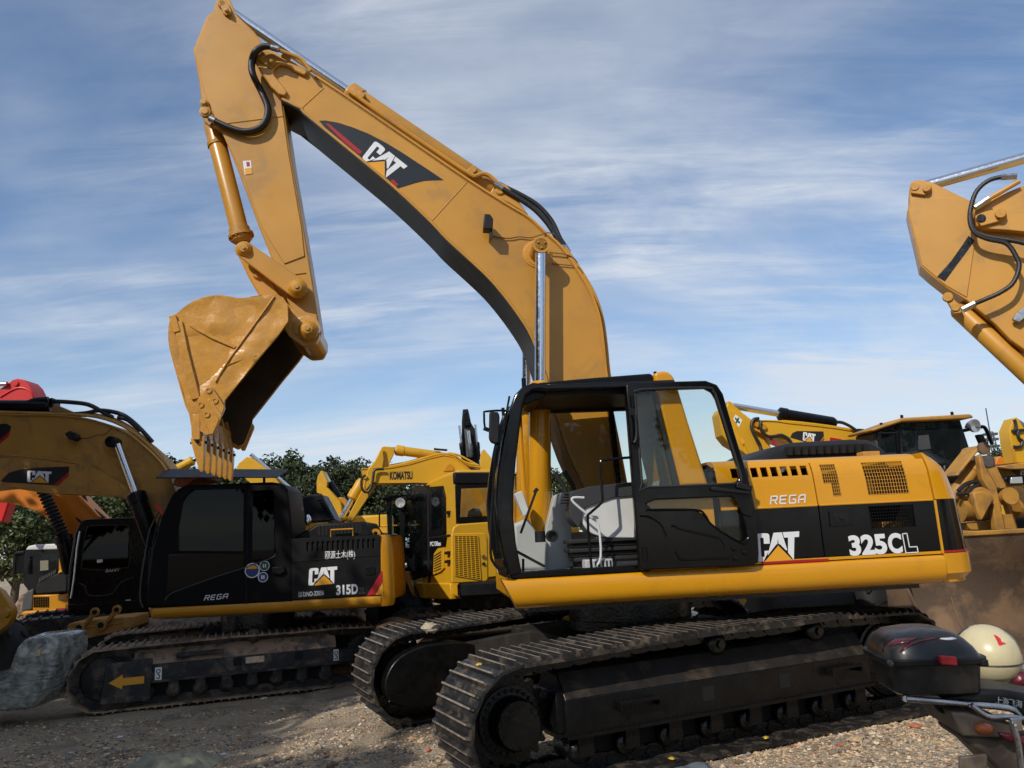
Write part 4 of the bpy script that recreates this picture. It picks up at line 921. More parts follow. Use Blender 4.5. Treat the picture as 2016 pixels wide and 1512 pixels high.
# stick cylinder lying on the boom
sa = S.p(962, 375, 0); sb = S.p(440, 15, 0); base_ = S.p(985, 383, 0)
SCY = ram(EX, S.p(985, 384, 0), S.p(437, 12, 0), .105, .055, .545, 'yellow', 'stick_cylinder')
pr_ = [S.p(*p, -.16) for p in ((700, 188), (760, 232), (860, 300), (925, 343), (938, 346), (950, 342), (962, 345), (975, 356), (985, 366))]
MB().tube(pr_, .024, 8, 3).build('cylinder_pipe', Y, SCY)
for a_, b_, w_ in (((692, 180), (716, 198), .12), ((924, 336), (934, 346), .16)): MB().obox(S.p(*a_, -.1), S.p(*b_, -.1), w_, .1).build('pipe_clamp', MATS['yellow_weld'], SCY, bevel=.01)
br = S.xz([(962, 385), (972, 368), (985, 362), (998, 366), (1012, 384), (1040, 424), (1000, 400)], -.16)
for y0, y1 in ((-.18, -.13), (.13, .18)): MB().prism(br, y0, y1).build('cylinder_bracket', Y, BOOM, bevel=.01)
q = S.p(984, 376, -.18); pin(BOOM, q.x, .2, -.2, q.z, .05, name='bracket_pin')
# ---------------------------------------------------------------- stick
SY = -.21
st_px = [(427, -3), (452, -3), (465, 28), (500, 61), (521, 90), (540, 140), (557, 198), (572, 300), (598, 450), (616, 560), (628, 640), (622, 655), (600, 660), (585, 630), (566, 592), (541, 524), (511, 450), (470, 340), (442, 272), (432, 252), (410, 240), (397, 205), (392, 160), (384, 117), (380, 97), (407, 31), (419, 22)]
STICK = MB().prism(S.xz(st_px, SY), SY, -SY).build('stick', Y, EX, bevel=.012, smooth=30)
inner = [(421, 26), (432, 27), (499, 66), (520, 95), (538, 142), (554, 200), (568, 300), (594, 450), (600, 505), (560, 520), (517, 450), (476, 340), (437, 262), (402, 180), (386, 116), (384, 99), (410, 38)]
MB().prism(S.xz(inner, SY), SY-.012, SY+.01).build('stick_side_plate', Y, STICK, bevel=.005, smooth=30)
seam(STICK, (446, 243), (557, 229), SY-.013); seam(STICK, (570, 541), (602, 537), SY-.004)
MB().prism(S.xz([(430, 2), (438, -2), (447, 4), (455, 20), (450, 28), (440, 28)], SY-.03), SY-.04, SY-.01).build('pin_keeper', Y, STICK, bevel=.006)
q = S.p(447, 22, SY-.05); MB().lathe((q.x, SY-.03, q.z), (0, -1, 0), [(0, .04), (.02, .04), (.02, .026), (.05, .02), (.055, .008)], 14).build('keeper_bolt', MATS['yellow_weld'], STICK)
q = S.p(437, 7, SY-.03); pin(STICK, q.x, .28, SY-.04, q.z, .045, name='pin')
decal(STICK, 'warning_sticker', S.xz([(478, 317), (494, 316), (497, 342), (482, 345)], SY-.013), SY-.0135, 'white_decal')
decal(STICK, 'warning_triangle', S.xz([(482, 332), (495, 330), (497, 342), (483, 344)], SY-.014), SY-.016, 'amber_decal')
decal(STICK, 'sticker_print', S.xz([(485, 319), (491, 319), (492, 327), (486, 328)], SY-.014), SY-.016, 'red_decal')
# bucket cylinder on the front of the stick
ca = S.p(421, 243, 0); cb_ = S.p(481, 490, 0)
BCY = ram(EX, S.p(416, 236, 0), cb_, .092, .05, .955, 'yellow', 'bucket_cylinder')
MB().lathe(S.p(427, 282, 0), S.p(481, 490, 0)-S.p(416, 236, 0), [(0, .1), (.035, .1), (.036, .09)], 24).build('cylinder_band', MATS['yellow_weld'], BCY)
dv = (cb_ - S.p(416, 236, 0)).normalized(); g0 = S.p(474, 462, 0)
bb_ = MB(); uo = dv.orthogonal().normalized(); wo = dv.cross(uo)
for k in range(12): c_ = g0 + (uo*cos(k*pi/6) + wo*sin(k*pi/6))*.108; bb_.cyl(c_, c_ + dv*.045, .013, 6)
bb_.lathe(g0 - dv*.0, dv, [(0, .128), (.03, .128)], 24).build('gland_bolts', MATS['yellow_weld'], BCY)['kind'] = 'stuff'
mt = S.xz([(397, 205), (410, 200), (414, 214), (424, 236), (414, 250), (402, 240), (396, 222)], SY)
MB().prism(mt, SY-.02, SY+.05).prism(mt, -SY-.05, -SY+.02).build('cylinder_mount', Y, STICK, bevel=.008)
for px, py, r in ((403, 205, .04), (405, 223, .055)):
    q = S.p(px, py, SY); MB().lathe((q.x, SY-.02, q.z), (0, -1, 0), [(0, r), (.015, r), (.02, r*.7), (.03, r*.6), (.031, .004)], 16).build('mount_pin', MATS['yellow_weld'], STICK)
# hoses at the boom/stick joint
hp = [(545, 96), (530, 91), (514, 92), (501, 102), (495, 118), (494, 135), (499, 152), (508, 170), (518, 190), (526, 212), (524, 232), (514, 248), (498, 256), (478, 258), (455, 252), (434, 243), (412, 233)]
for dy, dx in ((-.14, 0), (-.07, 3)):
    MB().tube([S.p(a+dx, b+dx*.5, (-.46 if i < 4 else -.40 if i < 7 else -.29)+(.06 if dx else 0)) for i, (a, b) in enumerate(hp)], .029, 10, 4).build('joint_hose', MATS['hose'], STICK)
MB().tube([S.p(*p, BY-.1) for p in ((540, 95), (558, 102), (580, 110), (592, 116), (600, 124), (612, 140))], .02, 8, 3).obox(S.p(556, 108, BY-.05), S.p(572, 116, BY-.05), .03, .05).build('joint_pipe', Y, BOOM)
MB().tube([S.p(*p, -.46) for p in ((534, 93), (548, 97))], .032, 10).build('hose_fitting', MATS['steel'], STICK); MB().tube([S.p(*p, -.29) for p in ((413, 233), (424, 238))], .034, 10).build('hose_fitting', MATS['steel'], STICK)
# linkage: two side links to the stick and one link to the bucket
def bar_link(name, a, b, ra, rb, y0, y1, parent):
    A = Vector(a); B = Vector(b); d = (B-A).normalized(); n = Vector((-d.y, d.x)); an = atan2(n.y, n.x)
    pts = [(A.x + ra*cos(an+pi*k/8), A.y + ra*sin(an+pi*k/8)) for k in range(9)] + [(B.x + rb*cos(an+pi+pi*k/8), B.y + rb*sin(an+pi+pi*k/8)) for k in range(9)]
    return MB().prism(pts, y0, y1).build(name, Y, parent, bevel=.01)
lA = S.xz([(480, 491)], SY-.1)[0]; lB = S.xz([(585, 567)], SY-.1)[0]; lC = S.xz([(543, 600)], 0)[0]
for y0, y1 in ((SY-.11, SY-.055), (-SY+.055, -SY+.11)): bar_link('side_link', lA, lB, .085, .10, y0, y1, EX)
PL = MB().prism(S.xz([(466, 498), (494, 492), (520, 520), (556, 590), (540, 612), (510, 582), (490, 548)], -.14), -.16, .16).build('power_link', Y, EX, bevel=.02)
for (px, py), r, yf in (((481, 490), .062, SY-.13), ((585, 566), .075, SY-.14), ((508, 542), .05, -.16), ((606, 648), .075, SY-.26)):
    q = S.p(px, py, yf); MB().lathe((q.x, .3, q.z), (0, -1, 0), [(0, r*.8), (.3-yf-.06, r*.8), (.3-yf-.06, r*1.25), (.3-yf-.02, r*1.25), (.3-yf, r), (.3-yf+.03, r*.72), (.3-yf+.035, r*.62), (.3-yf+.035, r*.3), (.3-yf+.05, r*.28), (.3-yf+.05, .004)], 22).build('linkage_pin', MATS['yellow_weld'], EX)
# ---------------------------------------------------------------- bucket
KY = -.60
back_px = [(385, 868), (377, 830), (374, 812), (366, 795), (350, 738), (335, 682), (333, 652), (336, 630), (348, 618), (370, 600), (394, 588), (425, 582), (450, 585), (469, 588), (492, 586), (516, 582)]
side_px = back_px[1:] + [(534, 580), (548, 581), (558, 586), (566, 600), (567, 632), (550, 656), (530, 680), (512, 701), (480, 741), (442, 788), (441, 800), (420, 850), (408, 856), (396, 850)]
sp_ = S.xz(side_px, KY)
def dent(me, amp=.012):
    for v in me.vertices:
        n_ = noise.noise(Vector((v.co.x*3.1, v.co.y*2, v.co.z*3.1))); v.co.y += n_*amp
bs = S.xz(back_px, KY); BK = strip('bucket', smooth2(bs, 2), KY+.03, -KY-.03, .035, 'yellow_worn', EX)
MB().prism(sp_, -KY-.035, -KY).build('side_wall', MATS['yellow_worn'], BK, bevel=.008, smooth=30)
MB().prism(sp_, KY+.012, KY+.035).build('side_wall', MATS['yellow_worn'], BK, bevel=.004, smooth=30)
from mathutils.geometry import delaunay_2d_cdt
def inside(p, poly):
    c = False
    for i in range(len(poly)):
        (x1_, z1_), (x2_, z2_) = poly[i], poly[i-1]
        if (z1_ > p[1]) != (z2_ > p[1]) and p[0] < (x2_-x1_)*(p[1]-z1_)/(z2_-z1_) + x1_: c = not c
    return c
xs2 = [p[0] for p in sp_]; zs2 = [p[1] for p in sp_]; ip = []; gx = min(xs2)
while gx < max(xs2):
    gz_ = min(zs2)
    while gz_ < max(zs2):
        if inside((gx, gz_), sp_): ip.append(Vector((gx, gz_)))
        gz_ += .035
    gx += .035
V2, E2, F2 = delaunay_2d_cdt([Vector(p) for p in sp_] + ip, [(i, (i+1) % len(sp_)) for i in range(len(sp_))], [], 1, 1e-5)[:3]
hol = [Vector(S.xz([p], KY)[0]) for p in ((405, 690), (430, 640), (395, 735), (470, 620))]
def wall_y(v):
    d = min((Vector((v.x-sp_[i][0], v.y-sp_[i][1])).length for i in range(len(sp_))), default=1)
    e = min(1, d/.09); y = KY
    for h_, r_, a_ in zip(hol, (.17, .13, .12, .16), (.050, -.016, .030, .018)): y += a_*math.exp(-((v - h_).length/r_)**2)
    return y + e*(.016*noise.noise(Vector((v.x*5, 1, v.y*5))) + .008*noise.noise(Vector((v.x*12, 3, v.y*12))))
MB().add([(v.x, wall_y(v), v.y) for v in V2], [tuple(f) for f in F2]).build('dented_wall', MATS['yellow_worn'], BK, smooth=70, fix=False)
cen = S.xz([(470, 690)], KY)[0]
ln = [(x + (cen[0]-x)*.07, z + (cen[1]-z)*.07) for x, z in smooth2(bs, 2)]
strip('bucket_shade_sheet', ln, KY+.036, -KY-.036, .012, 'bucket_inside_shade', BK)  # dark sheets added here and on the walls, standing for shade inside
for y0, y1 in ((KY+.036, KY+.042), (-KY-.042, -KY-.036)): MB().prism([(x + (cen[0]-x)*.05, z + (cen[1]-z)*.05) for x, z in sp_], y0, y1).build('wall_shade_sheet', MATS['bucket_inside_shade'], BK)
# inner lining closing the curved back down to the lip
lip = S.xz([(385, 868), (410, 858), (436, 806)], KY)
tp = S.xz([(492, 586), (516, 582), (548, 584), (562, 600)], KY); strip('bucket_crown', tp, KY+.03, -KY-.03, .04, 'yellow_worn', BK)
# lip plate between the side cutters
l0 = Vector(S.xz([(384, 866)], KY)[0]); l1 = Vector(S.xz([(380, 815)], KY)[0])
MB().prism([(l0.x-.02, l0.y), (l0.x+.045, l0.y+.0), (l1.x+.06, l1.y), (l1.x-.01, l1.y)], KY, -KY).build('lip', MATS['yellow_worn'], BK, bevel=.008)
# raised edge bar, wear bars and pressed ribs on the near wall
def kbar(name, px, w, y=KY, th=.02, m='yellow_worn'):
    P = S.xz(px, y); return strip(name, P, y-th, y+.005, w, m, BK, .005)
kbar('edge_bar', [(351, 634), (362, 690), (380, 760), (386, 786)], .075)
kbar('edge_bar', [(340, 622), (350, 655)], .06, th=.03)
kbar('wall_rib', [(374, 640), (418, 664), (464, 684)], .03, th=.010)
MB().tube([S.p(*p, KY-.004) for p in ((540, 584), (500, 640), (464, 690), (448, 712), (424, 752))], .010, 6, 2).build('weld_seam', MATS['yellow_weld'], BK)
MB().tube([S.p(*p, KY-.003) for p in ((436, 724), (470, 710), (505, 700))], .004, 6, 2).build('weld_seam', MATS['yellow_weld'], BK)
cut = [(404, 770), (418, 762), (444, 800), (444, 806), (422, 857), (415, 857), (398, 808), (390, 790)]
for y0, y1, nm in ((KY-.045, KY, 'side_cutter'), (-KY, -KY+.045, 'side_cutter')):
    sc_ = MB().prism(S.xz(cut, KY), y0, y1).build(nm, MATS['yellow_worn'], BK, bevel=.008)
    if y0 < 0:
        kq = MB()
        for px, py in ((411, 769), (423.5, 789), (395, 797), (407, 816)):
            q = S.p(px, py, KY-.045); kq.lathe((q.x, KY-.045, q.z), (0, -1, 0), [(0, .028), (.010, .028), (.010, .016), (.004, .014), (.004, .003)], 14)
        kq.build('cutter_bolts', MATS['yellow_weld'], BK)['kind'] = 'stuff'
        MB().prism(S.xz([(410, 792), (436, 830), (440, 818), (416, 786)], KY), KY-.056, KY-.04).build('cutter_ridge', MATS['yellow_worn'], BK, bevel=.005)
# teeth: adapter and worn point, six across the lip
a0 = S.p(386, 850, KY); a1 = S.p(389, 874, KY); a2 = S.p(393, 922, KY)
for k in range(6):
    y = KY + .07 + k*(1.2-.14)/5
    ux = Vector((a2.x-a0.x, 0, a2.z-a0.z)).normalized(); nx_ = Vector((-ux.z, 0, ux.x)); o3 = Vector((a0.x, y, a0.z)); 
    def ring(t, w, d): c_ = o3 + ux*t; return [c_ + Vector((0, -w, 0)) + nx_*d, c_ + Vector((0, w, 0)) + nx_*d, c_ + Vector((0, w, 0)) - nx_*d, c_ + Vector((0, -w, 0)) - nx_*d]
    ad = MB().loft([ring(-.26, .026, .03), ring(-.1, .036, .045), ring(.02, .044, .05), ring(.06, .044, .05)]).build('tooth_adapter', MATS['yellow_worn'], BK, bevel=.008)
    L_ = .36 + .0*k
    MB().loft([ring(.045, .05, .06), ring(.10, .05, .055), ring(.2, .037, .042), ring(L_-.04, .024, .024), ring(L_, .012, .012)]).build('tooth_point', MATS['yellow_worn'], BK, bevel=.006)
    MB().cyl(o3 + ux*.09 + Vector((-.075, 0, 0)), o3 + ux*.09 + Vector((.075, 0, 0)), .014, 8).cyl(o3 + ux*.09 + Vector((0, -.07, 0)), o3 + ux*.09 + Vector((0, .07, 0)), .016, 8).build('tooth_pin', MATS['oily_black'], BK)
# hinge ears of the bucket
he = S.xz([(520, 584), (550, 582), (568, 600), (600, 628), (622, 640), (632, 660), (622, 680), (596, 682), (570, 664), (556, 640)], -.3)
for y0, y1 in ((-.33, -.27), (.27, .33)): MB().prism(rounded(he, .03), y0, y1).build('hinge_ear', MATS['yellow_worn'], BK, bevel=.01)
q = S.p(612, 660, -.2); MB().cyl((q.x-.01, -.26, q.z), (q.x-.01, .27, q.z), .12, 28).build('hinge_tube', MATS['yellow_worn'], BK)
q2 = S.p(606, 648, -.3); MB().lathe((q2.x, -.24, q2.z), (0, -1, 0), [(0, .12), (.13, .12), (.135, .1)], 24).build('hinge_boss', MATS['yellow_worn'], BK)
# ================================================================== helpers for machines whose arms lie in another plane than their body
def put(o, fr, root):
    """place a mesh built in frame fr under the thing root"""
    a = root.rotation_euler.z; d = fr.o - Vector(root.location); o.location = Vector((d.x*cos(a) + d.y*sin(a), -d.x*sin(a) + d.y*cos(a), d.z)); o.rotation_euler.z = radians(fr.yaw) - a
    return o
def plate(name, fr, px, y0, y1, m, root, bevel=.01, rnd_=0, top=True):
    P = fr.xz(px, y0); P = rounded(P, rnd_) if rnd_ else P
    o = MB().prism(P, y0, y1).build(name, MATS[m], root if top else None, bevel=bevel, smooth=30)
    return put(o, fr, root)
def pipe(name, fr, px, y, r, m, root, sm=4, n=8):
    return put(MB().tube([fr.p(a, b, y) for a, b in px], r, n, sm).build(name, MATS[m], root), fr, root)
def boss(name, fr, px, y, r, h, m, root):
    q = fr.p(px[0], px[1], y); return put(MB().lathe((q.x, y+.02, q.z), (0, -1, 0), [(0, r), (h+.015, r), (h+.02, r*.9), (h+.02, .004)], 20).build(name, MATS[m], root), fr, root)
def ram_px(fr, a, b, y, rb, rr, split, root, m='yellow', name='cylinder'):
    A = fr.p(a[0], a[1], y); B = fr.p(b[0], b[1], y); o = ram(root, A, B, rb, rr, split, m, name); put(o, fr, root); return o
def simple_tracks(fr, root, x0, x1, y0, w, h, gauge, m='track_steel_dusty'):
    """closed belts with ribs for machines that are mostly hidden; each belt one part, its ribs its shoes"""
    for k in range(2):
        y = y0 + k*gauge; r = h/2
        loop = arc(x0+r, r, r, 270, 90, 8) + arc(x1-r, r, r, 90, -90, 8)
        b = MB().prism(loop, y, y+w)
        P, pitch = track_path(loop, int((2*(x1-x0)+h)/.17))
        for a, t in P:
            n = Vector((-t.y, t.x)); c = Vector((a.x, 0, a.y)); u = Vector((t.x, 0, t.y)); v = Vector((n.x, 0, n.y))
            b.loft([[c + u*.015 - v*.01 + Vector((0, yy, 0)), c + u*.015 + v*.03 + Vector((0, yy, 0)), c - u*.015 + v*.03 + Vector((0, yy, 0)), c - u*.015 - v*.01 + Vector((0, yy, 0))] for yy in (y-.01, y+w+.01)])
        put(b.build('track', MATS[m], root, fix=True), fr, root)

# ================================================================== dark excavator on the left
B = Frame(-4.0, 12.15, -.2, 4)
EB = thing('excavator', 'dusty black-bodied excavator on the left with dark tinted cab and yellow skirt', 'excavator', B)
undercarriage(EB, 16.5, 1.02, .52, -1.95, .40, .375, 1.42, .40, .375, [(-1.2, .79), (-.4, .80), (.4, .79), (1.0, .795)], 46, 'track_steel_dusty', 'frame_dusty', 'track_steel_dusty', 'frame_dusty', sprocket_left=False, fh=(.33, .54), steps=False, hub_r=.19)
RB = radians(16.5)
def tb(o): o.rotation_euler.z = RB; return o
ac = tb(MB().prism(rounded([(-1.95, .12), (-1.38, .10), (-1.36, .62), (-1.90, .60)], .03), -1.30, -1.20).build('idler_cover', MATS['frame_dusty'], EB, bevel=.012))
MB().prism([(-1.86, .37), (-1.70, .46), (-1.70, .415), (-1.45, .415), (-1.45, .325), (-1.70, .325), (-1.70, .28)], -1.303, -1.30).build('arrow_marking', MATS['amber_decal'], ac, smooth=0)
hk = tb(MB().box(-1.33, -1.25, -1.262, -1.257, .34, .50).build('hook_sticker', MATS['white_decal'], EB))
def hook(parent, x, y, z, s):
    MB().tube([(x + s*a, y, z + s*b) for a, b in ((0, .9), (.22, .75), (.22, .45), (0, .3), (-.22, .45), (-.22, .75), (0, .9))], s*.07, 6, 2).tube([(x + s*a, y, z + s*b) for a, b in ((0, .3), (0, .1), (.2, -.05), (.18, -.35), (-.05, -.42), (-.22, -.3))], s*.08, 6, 3).build('hook_symbol', MATS['black_decal'], parent)
hook(hk, -1.29, -1.263, .40, .085)
tb(MB().box(-1.08, -.5, -1.285, -1.2, .60, .655).build('step_plate', MATS['frame_dusty'], EB, bevel=.01))
hk2 = tb(MB().box(.94, 1.01, -1.262, -1.257, .36, .51).build('hook_sticker', MATS['white_decal'], EB)); hook(hk2, .975, -1.263, .415, .08)
tb(MB().box(-.22, .02, -1.262, -1.257, .44, .52).build('notice_sticker', MATS['stone_pale'], EB))
tb(MB().box(-.8, .8, -.85, .85, .4, .78).build('cross_frame', MATS['frame_dusty'], EB, bevel=.03))
MB().cyl((0, 0, .74), (0, 0, 1.1), .55, 32).build('swing_ring', MATS['oily_black'], EB)
YB = -1.25
def BX(px, y=YB): return B.xz(px, y)
MB().box(-1.0, 1.9, -1.1, 1.2, 1.06, 1.14).build('deck', MATS['oily_black'], EB)
sec = rounded([(-1.10, 1.075), (-1.21, 1.08), (-1.262, 1.13), (-1.265, 1.20), (-1.24, 1.225), (-1.1, 1.225)], [0, .03, .03, .03, .02, 0])
s_ = MB().prism(sec, -1.10, 1.96, 'x'); s_.build('skirt_beam', MATS['yellow_deep'], EB, smooth=50)
fq = [B.p(*p, YB) for p in ((306, 1197), (306, 1219))]
s2 = MB(); s2.loft([[(-1.10, -1.255, 1.225), (-1.10, -1.255, 1.08), (-1.10, -1.0, 1.08), (-1.10, -1.0, 1.225)], [(-1.24, -1.05, 1.225), (-1.2, -1.05, 1.10), (-1.2, -.6, 1.10), (-1.24, -.6, 1.225)]]).build('skirt_nose', MATS['yellow_deep'], EB, bevel=.012)
# engine house, black side with slots, yellow tail
hz0, hz1 = 1.235, 2.055
MB().box(.70, 1.955, YB+.03, 1.2, hz0, hz1-.02).build('engine_house', MATS['black_dusty'], EB, bevel=.03)
sl_x = []
for k in range(14): sl_x.append(B.p(606 + k*10, 1080, YB).x)
zt = B.p(660, 1064, YB).z; zb = B.p(660, 1083, YB).z
bm_holes = [rounded([(x-.018, zb), (x+.018, zb), (x+.018, zt), (x-.018, zt)], .012, 2) for x in sl_x]
hp_ = [(.70, hz0), (1.955, hz0), (1.955, hz1), (.70, hz1)]
def pwh(name, outer, holes, y0, y1, m, parent, bevel): return plate_with_holes(name, outer, holes, y0, y1, m, parent, bevel)
SPB = pwh('side_panel', hp_, bm_holes, YB, YB+.03, 'black_dusty', EB, .008)
MB().box(.75, 1.9, YB+.026, YB+.029, zb-.03, zt+.02).build('slot_shadow_box', MATS['dark_void'], SPB)
MB().tube([(.70, YB-.002, B.p(620, 1105, YB).z), (1.0, YB-.002, B.p(640, 1102, YB).z), (1.955, YB-.002, B.p(750, 1086, YB).z-.05)], .007, 6).build('panel_crease', MATS['black_dusty'], SPB)
MB().prism(rounded([BX([(719, 1117)])[0], BX([(738, 1115)])[0], BX([(740, 1131)])[0], BX([(720, 1133)])[0]], .01), YB-.012, YB+.005).build('latch', MATS['black_paint'], SPB, bevel=.004)
# hump with slots and rail
hmp = [(.72, hz1-.02), (.76, hz1+.06), (.95, hz1+.14), (1.05, hz1+.2), (1.72, hz1+.2), (1.82, hz1+.02), (1.82, hz1-.02)]
HM = MB().prism(hmp, YB+.28, .6).build('engine_cover', MATS['black_dusty'], EB, bevel=.03)
for k in range(12): x = B.p(628 + k*7.4, 1040, YB+.28).x; MB().box(x-.016, x+.016, YB+.275, YB+.285, hz1+.03, hz1+.17).build('cover_slot', MATS['dark_void'], HM)
MB().tube([(1.25, YB+.2, hz1), (1.25, YB+.2, hz1+.1), (1.56, YB+.2, hz1+.1), (1.56, YB+.2, hz1)], .012, 8).build('hand_rail', MATS['yellow_deep'], EB)
MB().lathe((1.86, YB+.4, hz1+.02), (0, -1, 0), [(0, .07), (.04, .07), (.04, .03), (.0, .03)], 16, cap=False).build('lifting_eye', MATS['yellow_deep'], EB)
MB().sphere(tuple(B.p(606, 1024, -.9)), (.05, .03, .08)).build('round_mirror', MATS['mirror'], EB)
R_ = []
for z, k in ((1.08, .04), (1.12, .0), (1.225, .0), (1.7, .02), (1.9, .06), (2.0, .11), (2.05, .17)):
    h = [(1.965, 0), (2.05, .01), (2.10, .05), (2.13, .14), (2.12, .4), (2.06, .9), (2.0, 1.25)]
    p_ = [(x-(x-1.965)*k*2.2, YB + d + k*.3, z) for x, d in h]; p_ += [(x, -y, z) for x, y, z in reversed(p_)]; R_.append(p_)
MB().loft(R_).build('tail_weight', MATS['yellow_deep'], EB, smooth=45)
# decals
logo(EB, quad_map(*BX([(607, 1153), (664, 1148), (609, 1119), (664, 1115)])), YB-.002)
lettering('model_lettering', '315', BX([(662, 1172)])[0], BX([(691, 1170)])[0], .135, YB-.002, MATS['white_decal'], EB, bold=.042); lettering('model_lettering', 'D', BX([(692.5, 1170)])[0], BX([(705, 1169)])[0], .135, YB-.002, MATS['white_decal'], EB, bold=.042)
lettering('model_suffix', '2L', BX([(706, 1169)])[0], BX([(719, 1168)])[0], .085, YB-.002, MATS['grey_trim'], EB, bold=.0, lean=.1)
lettering('fleet_lettering', 'はねNO-32056', BX([(588, 1176)])[0], BX([(638, 1172)])[0], .075, YB-.002, MATS['white_decal'], EB, bold=.015)
lettering('owner_lettering', '國源土木(株)', BX([(640, 1103)])[0], BX([(699, 1101)])[0], .125, YB-.002, MATS['white_decal'], EB, bold=.006)
decal(EB, 'red_stripe', BX([(752, 1123), (753, 1145), (738, 1171), (722, 1173)]), YB-.002, 'red_decal')
decal(EB, 'amber_corner', BX([(753, 1147), (754, 1170), (739, 1171)]), YB-.002, 'amber_decal')
# cab
co_ = BX([(288, 1197), (290, 1150), (300, 1080), (316, 1020), (338, 975), (352, 961), (372, 956), (500, 950), (535, 949), (556, 952), (566, 962), (572, 1010), (576, 1060), (577, 1186)])
CB = MB().prism(co_, YB-.004, -.25).build('cab', MATS['black_matte'], EB, bevel=.03, seg=3)
gl = plate('cab_window', B, [(352, 1085), (352, 1040), (360, 990), (372, 972), (386, 964), (480, 962), (480, 1086)], YB-.012, YB-.002, 'glass_dark', EB, .006, .03)
plate('cab_window', B, [(497, 966), (536, 964), (540, 972), (541, 1090), (534, 1098), (496, 1104)], YB-.012, YB-.002, 'glass_dark', EB, .006, .02)
plate('door_lower_glass', B, [(332, 1090), (480, 1090), (480, 1118), (335, 1168), (328, 1168)], YB-.010, YB-.002, 'glass_dark', EB, .006, .02)
pipe('door_crease', B, [(325, 1182), (332, 1172), (352, 1162), (430, 1134), (480, 1118), (535, 1098), (542, 1090)], YB-.006, .008, 'grey_trim', EB, 3)
pipe('window_bead', B, [(352, 1085), (352, 1040), (360, 990), (372, 971), (386, 963), (483, 961)], YB-.006, .006, 'black_paint', EB, 3)
pipe('door_gap', B, [(490, 962), (487, 1060), (484, 1190)], YB-.003, .006, 'dark_void', EB, 1)
plate('door_handle', B, [(534, 1117), (557, 1114), (562, 1125), (552, 1132), (536, 1130)], YB-.05, YB, 'black_paint', EB, .012, .02)
plate('sun_visor', B, [(340, 955), (346, 937), (395, 935), (397, 940), (380, 945), (362, 957), (348, 958)], YB+.1, -.35, 'stone_brick', EB, .006, .01)
def slab(name, fr, px, y0, y1, m, root): return plate(name, fr, px, y0, y1, m, root, .004)
rs_ = B.xz([(306, 942), (330, 925), (568, 926), (545, 941)], YB+.1)
MB().loft([[(B.p(306, 942, YB-.1).x, YB-.1, B.p(306, 942, YB-.1).z), (B.p(545, 941, YB-.1).x, YB-.1, B.p(545, 941, YB-.1).z), (B.p(568, 926, -.1).x, -.1, B.p(568, 926, -.1).z), (B.p(330, 925, -.1).x, -.1, B.p(330, 925, -.1).z)], [(B.p(306, 940, YB-.1).x, YB-.1, B.p(306, 940, YB-.1).z), (B.p(545, 939, YB-.1).x, YB-.1, B.p(545, 939, YB-.1).z), (B.p(568, 924, -.1).x, -.1, B.p(568, 924, -.1).z), (B.p(330, 923, -.1).x, -.1, B.p(330, 923, -.1).z)]]).build('roof_guard', MATS['black_matte'], EB)
for px in (400, 520): MB().cyl(tuple(B.p(px, 950, -.7)), tuple(B.p(px, 936, -.7)), .02, 8).build('guard_post', MATS['black_dusty'], EB)
stroke_text('series_lettering', 'REGA', BX([(401, 1183)])[0], BX([(448, 1179)])[0], .075, YB-.008, MATS['white_decal'], EB, w=.24, gap=.14, lean=.35, rnd_=.12)
for (px, py, r, c1_, c2_) in ((497, 1123, 14, 'white_decal', 'blue_decal'), (521, 1114, 9.5, 'white_decal', 'green_decal'), (518, 1136, 9.5, 'white_decal', 'blue_decal')):
    q = B.p(px, py, YB); rr = r*q.y*0 + r*11/1524
    MB().cyl((q.x, YB-.004, q.z), (q.x, YB-.009, q.z), rr, 28).build('round_sticker', MATS[c1_], EB)
    MB().cyl((q.x, YB-.009, q.z), (q.x, YB-.011, q.z), rr*.86, 28).build('sticker_field', MATS[c2_], EB)
    if r > 10: MB().prism([(q.x + rr*.7*cos(a), q.z + rr*.5*sin(a) + rr*.2) for a in [pi*k/10 for k in range(11)]], YB-.011, YB-.0125).build('sticker_motif', MATS['amber_decal'], EB)
    else: MB().box(q.x-rr*.3, q.x-rr*.1, YB-.013, YB-.011, q.z-rr*.35, q.z+rr*.35).box(q.x+rr*.1, q.x+rr*.3, YB-.013, YB-.011, q.z-rr*.35, q.z+rr*.35).build('sticker_motif', MATS['white_decal'], EB)
pipe('front_rail', B, [(318, 1000), (296, 1040), (286, 1090), (278, 1140), (276, 1180), (282, 1196)], YB+.15, .012, 'grey_trim', EB, 3)
pipe('wiper_arm', B, [(320, 1005), (305, 1050), (296, 1110), (292, 1150)], YB+.05, .012, 'black_plastic', EB, 3)
plate('red_tag', B, [(305, 993), (313, 993), (321, 1011), (318, 1014)], YB-.02, YB-.015, 'red_paint', EB, 0)
# boom to the left, with lamp, boss, cylinder, hoses
b1t = [(-120, 835), (-40, 818), (0, 816), (60, 817), (124, 819), (174, 825), (223, 840), (260, 860), (298, 892), (325, 924), (350, 980), (352, 1030)]
b1b = [(-120, 900), (-40, 892), (0, 893), (74, 901), (149, 911), (198, 928), (236, 948), (262, 974), (285, 1020), (300, 1040)]
HB = .29; B1Y = -.32
bo1 = MB().prism(B.xz(b1t, B1Y) + list(reversed(B.xz(b1b, B1Y))), B1Y, B1Y+.62).build('boom', MATS['yellow_dusty'], EB, smooth=30)
for P in (b1t, b1b): strip('boom_flange', smooth2(B.xz(P, B1Y), 3), B1Y-.02, B1Y+.64, .02, 'yellow_dusty', bo1)
decal(bo1, 'logo_swoosh', B.xz([(-30, 836), (14, 834), (22, 840), (18, 858), (0, 874), (-30, 874)], B1Y), B1Y-.001, 'black_decal')
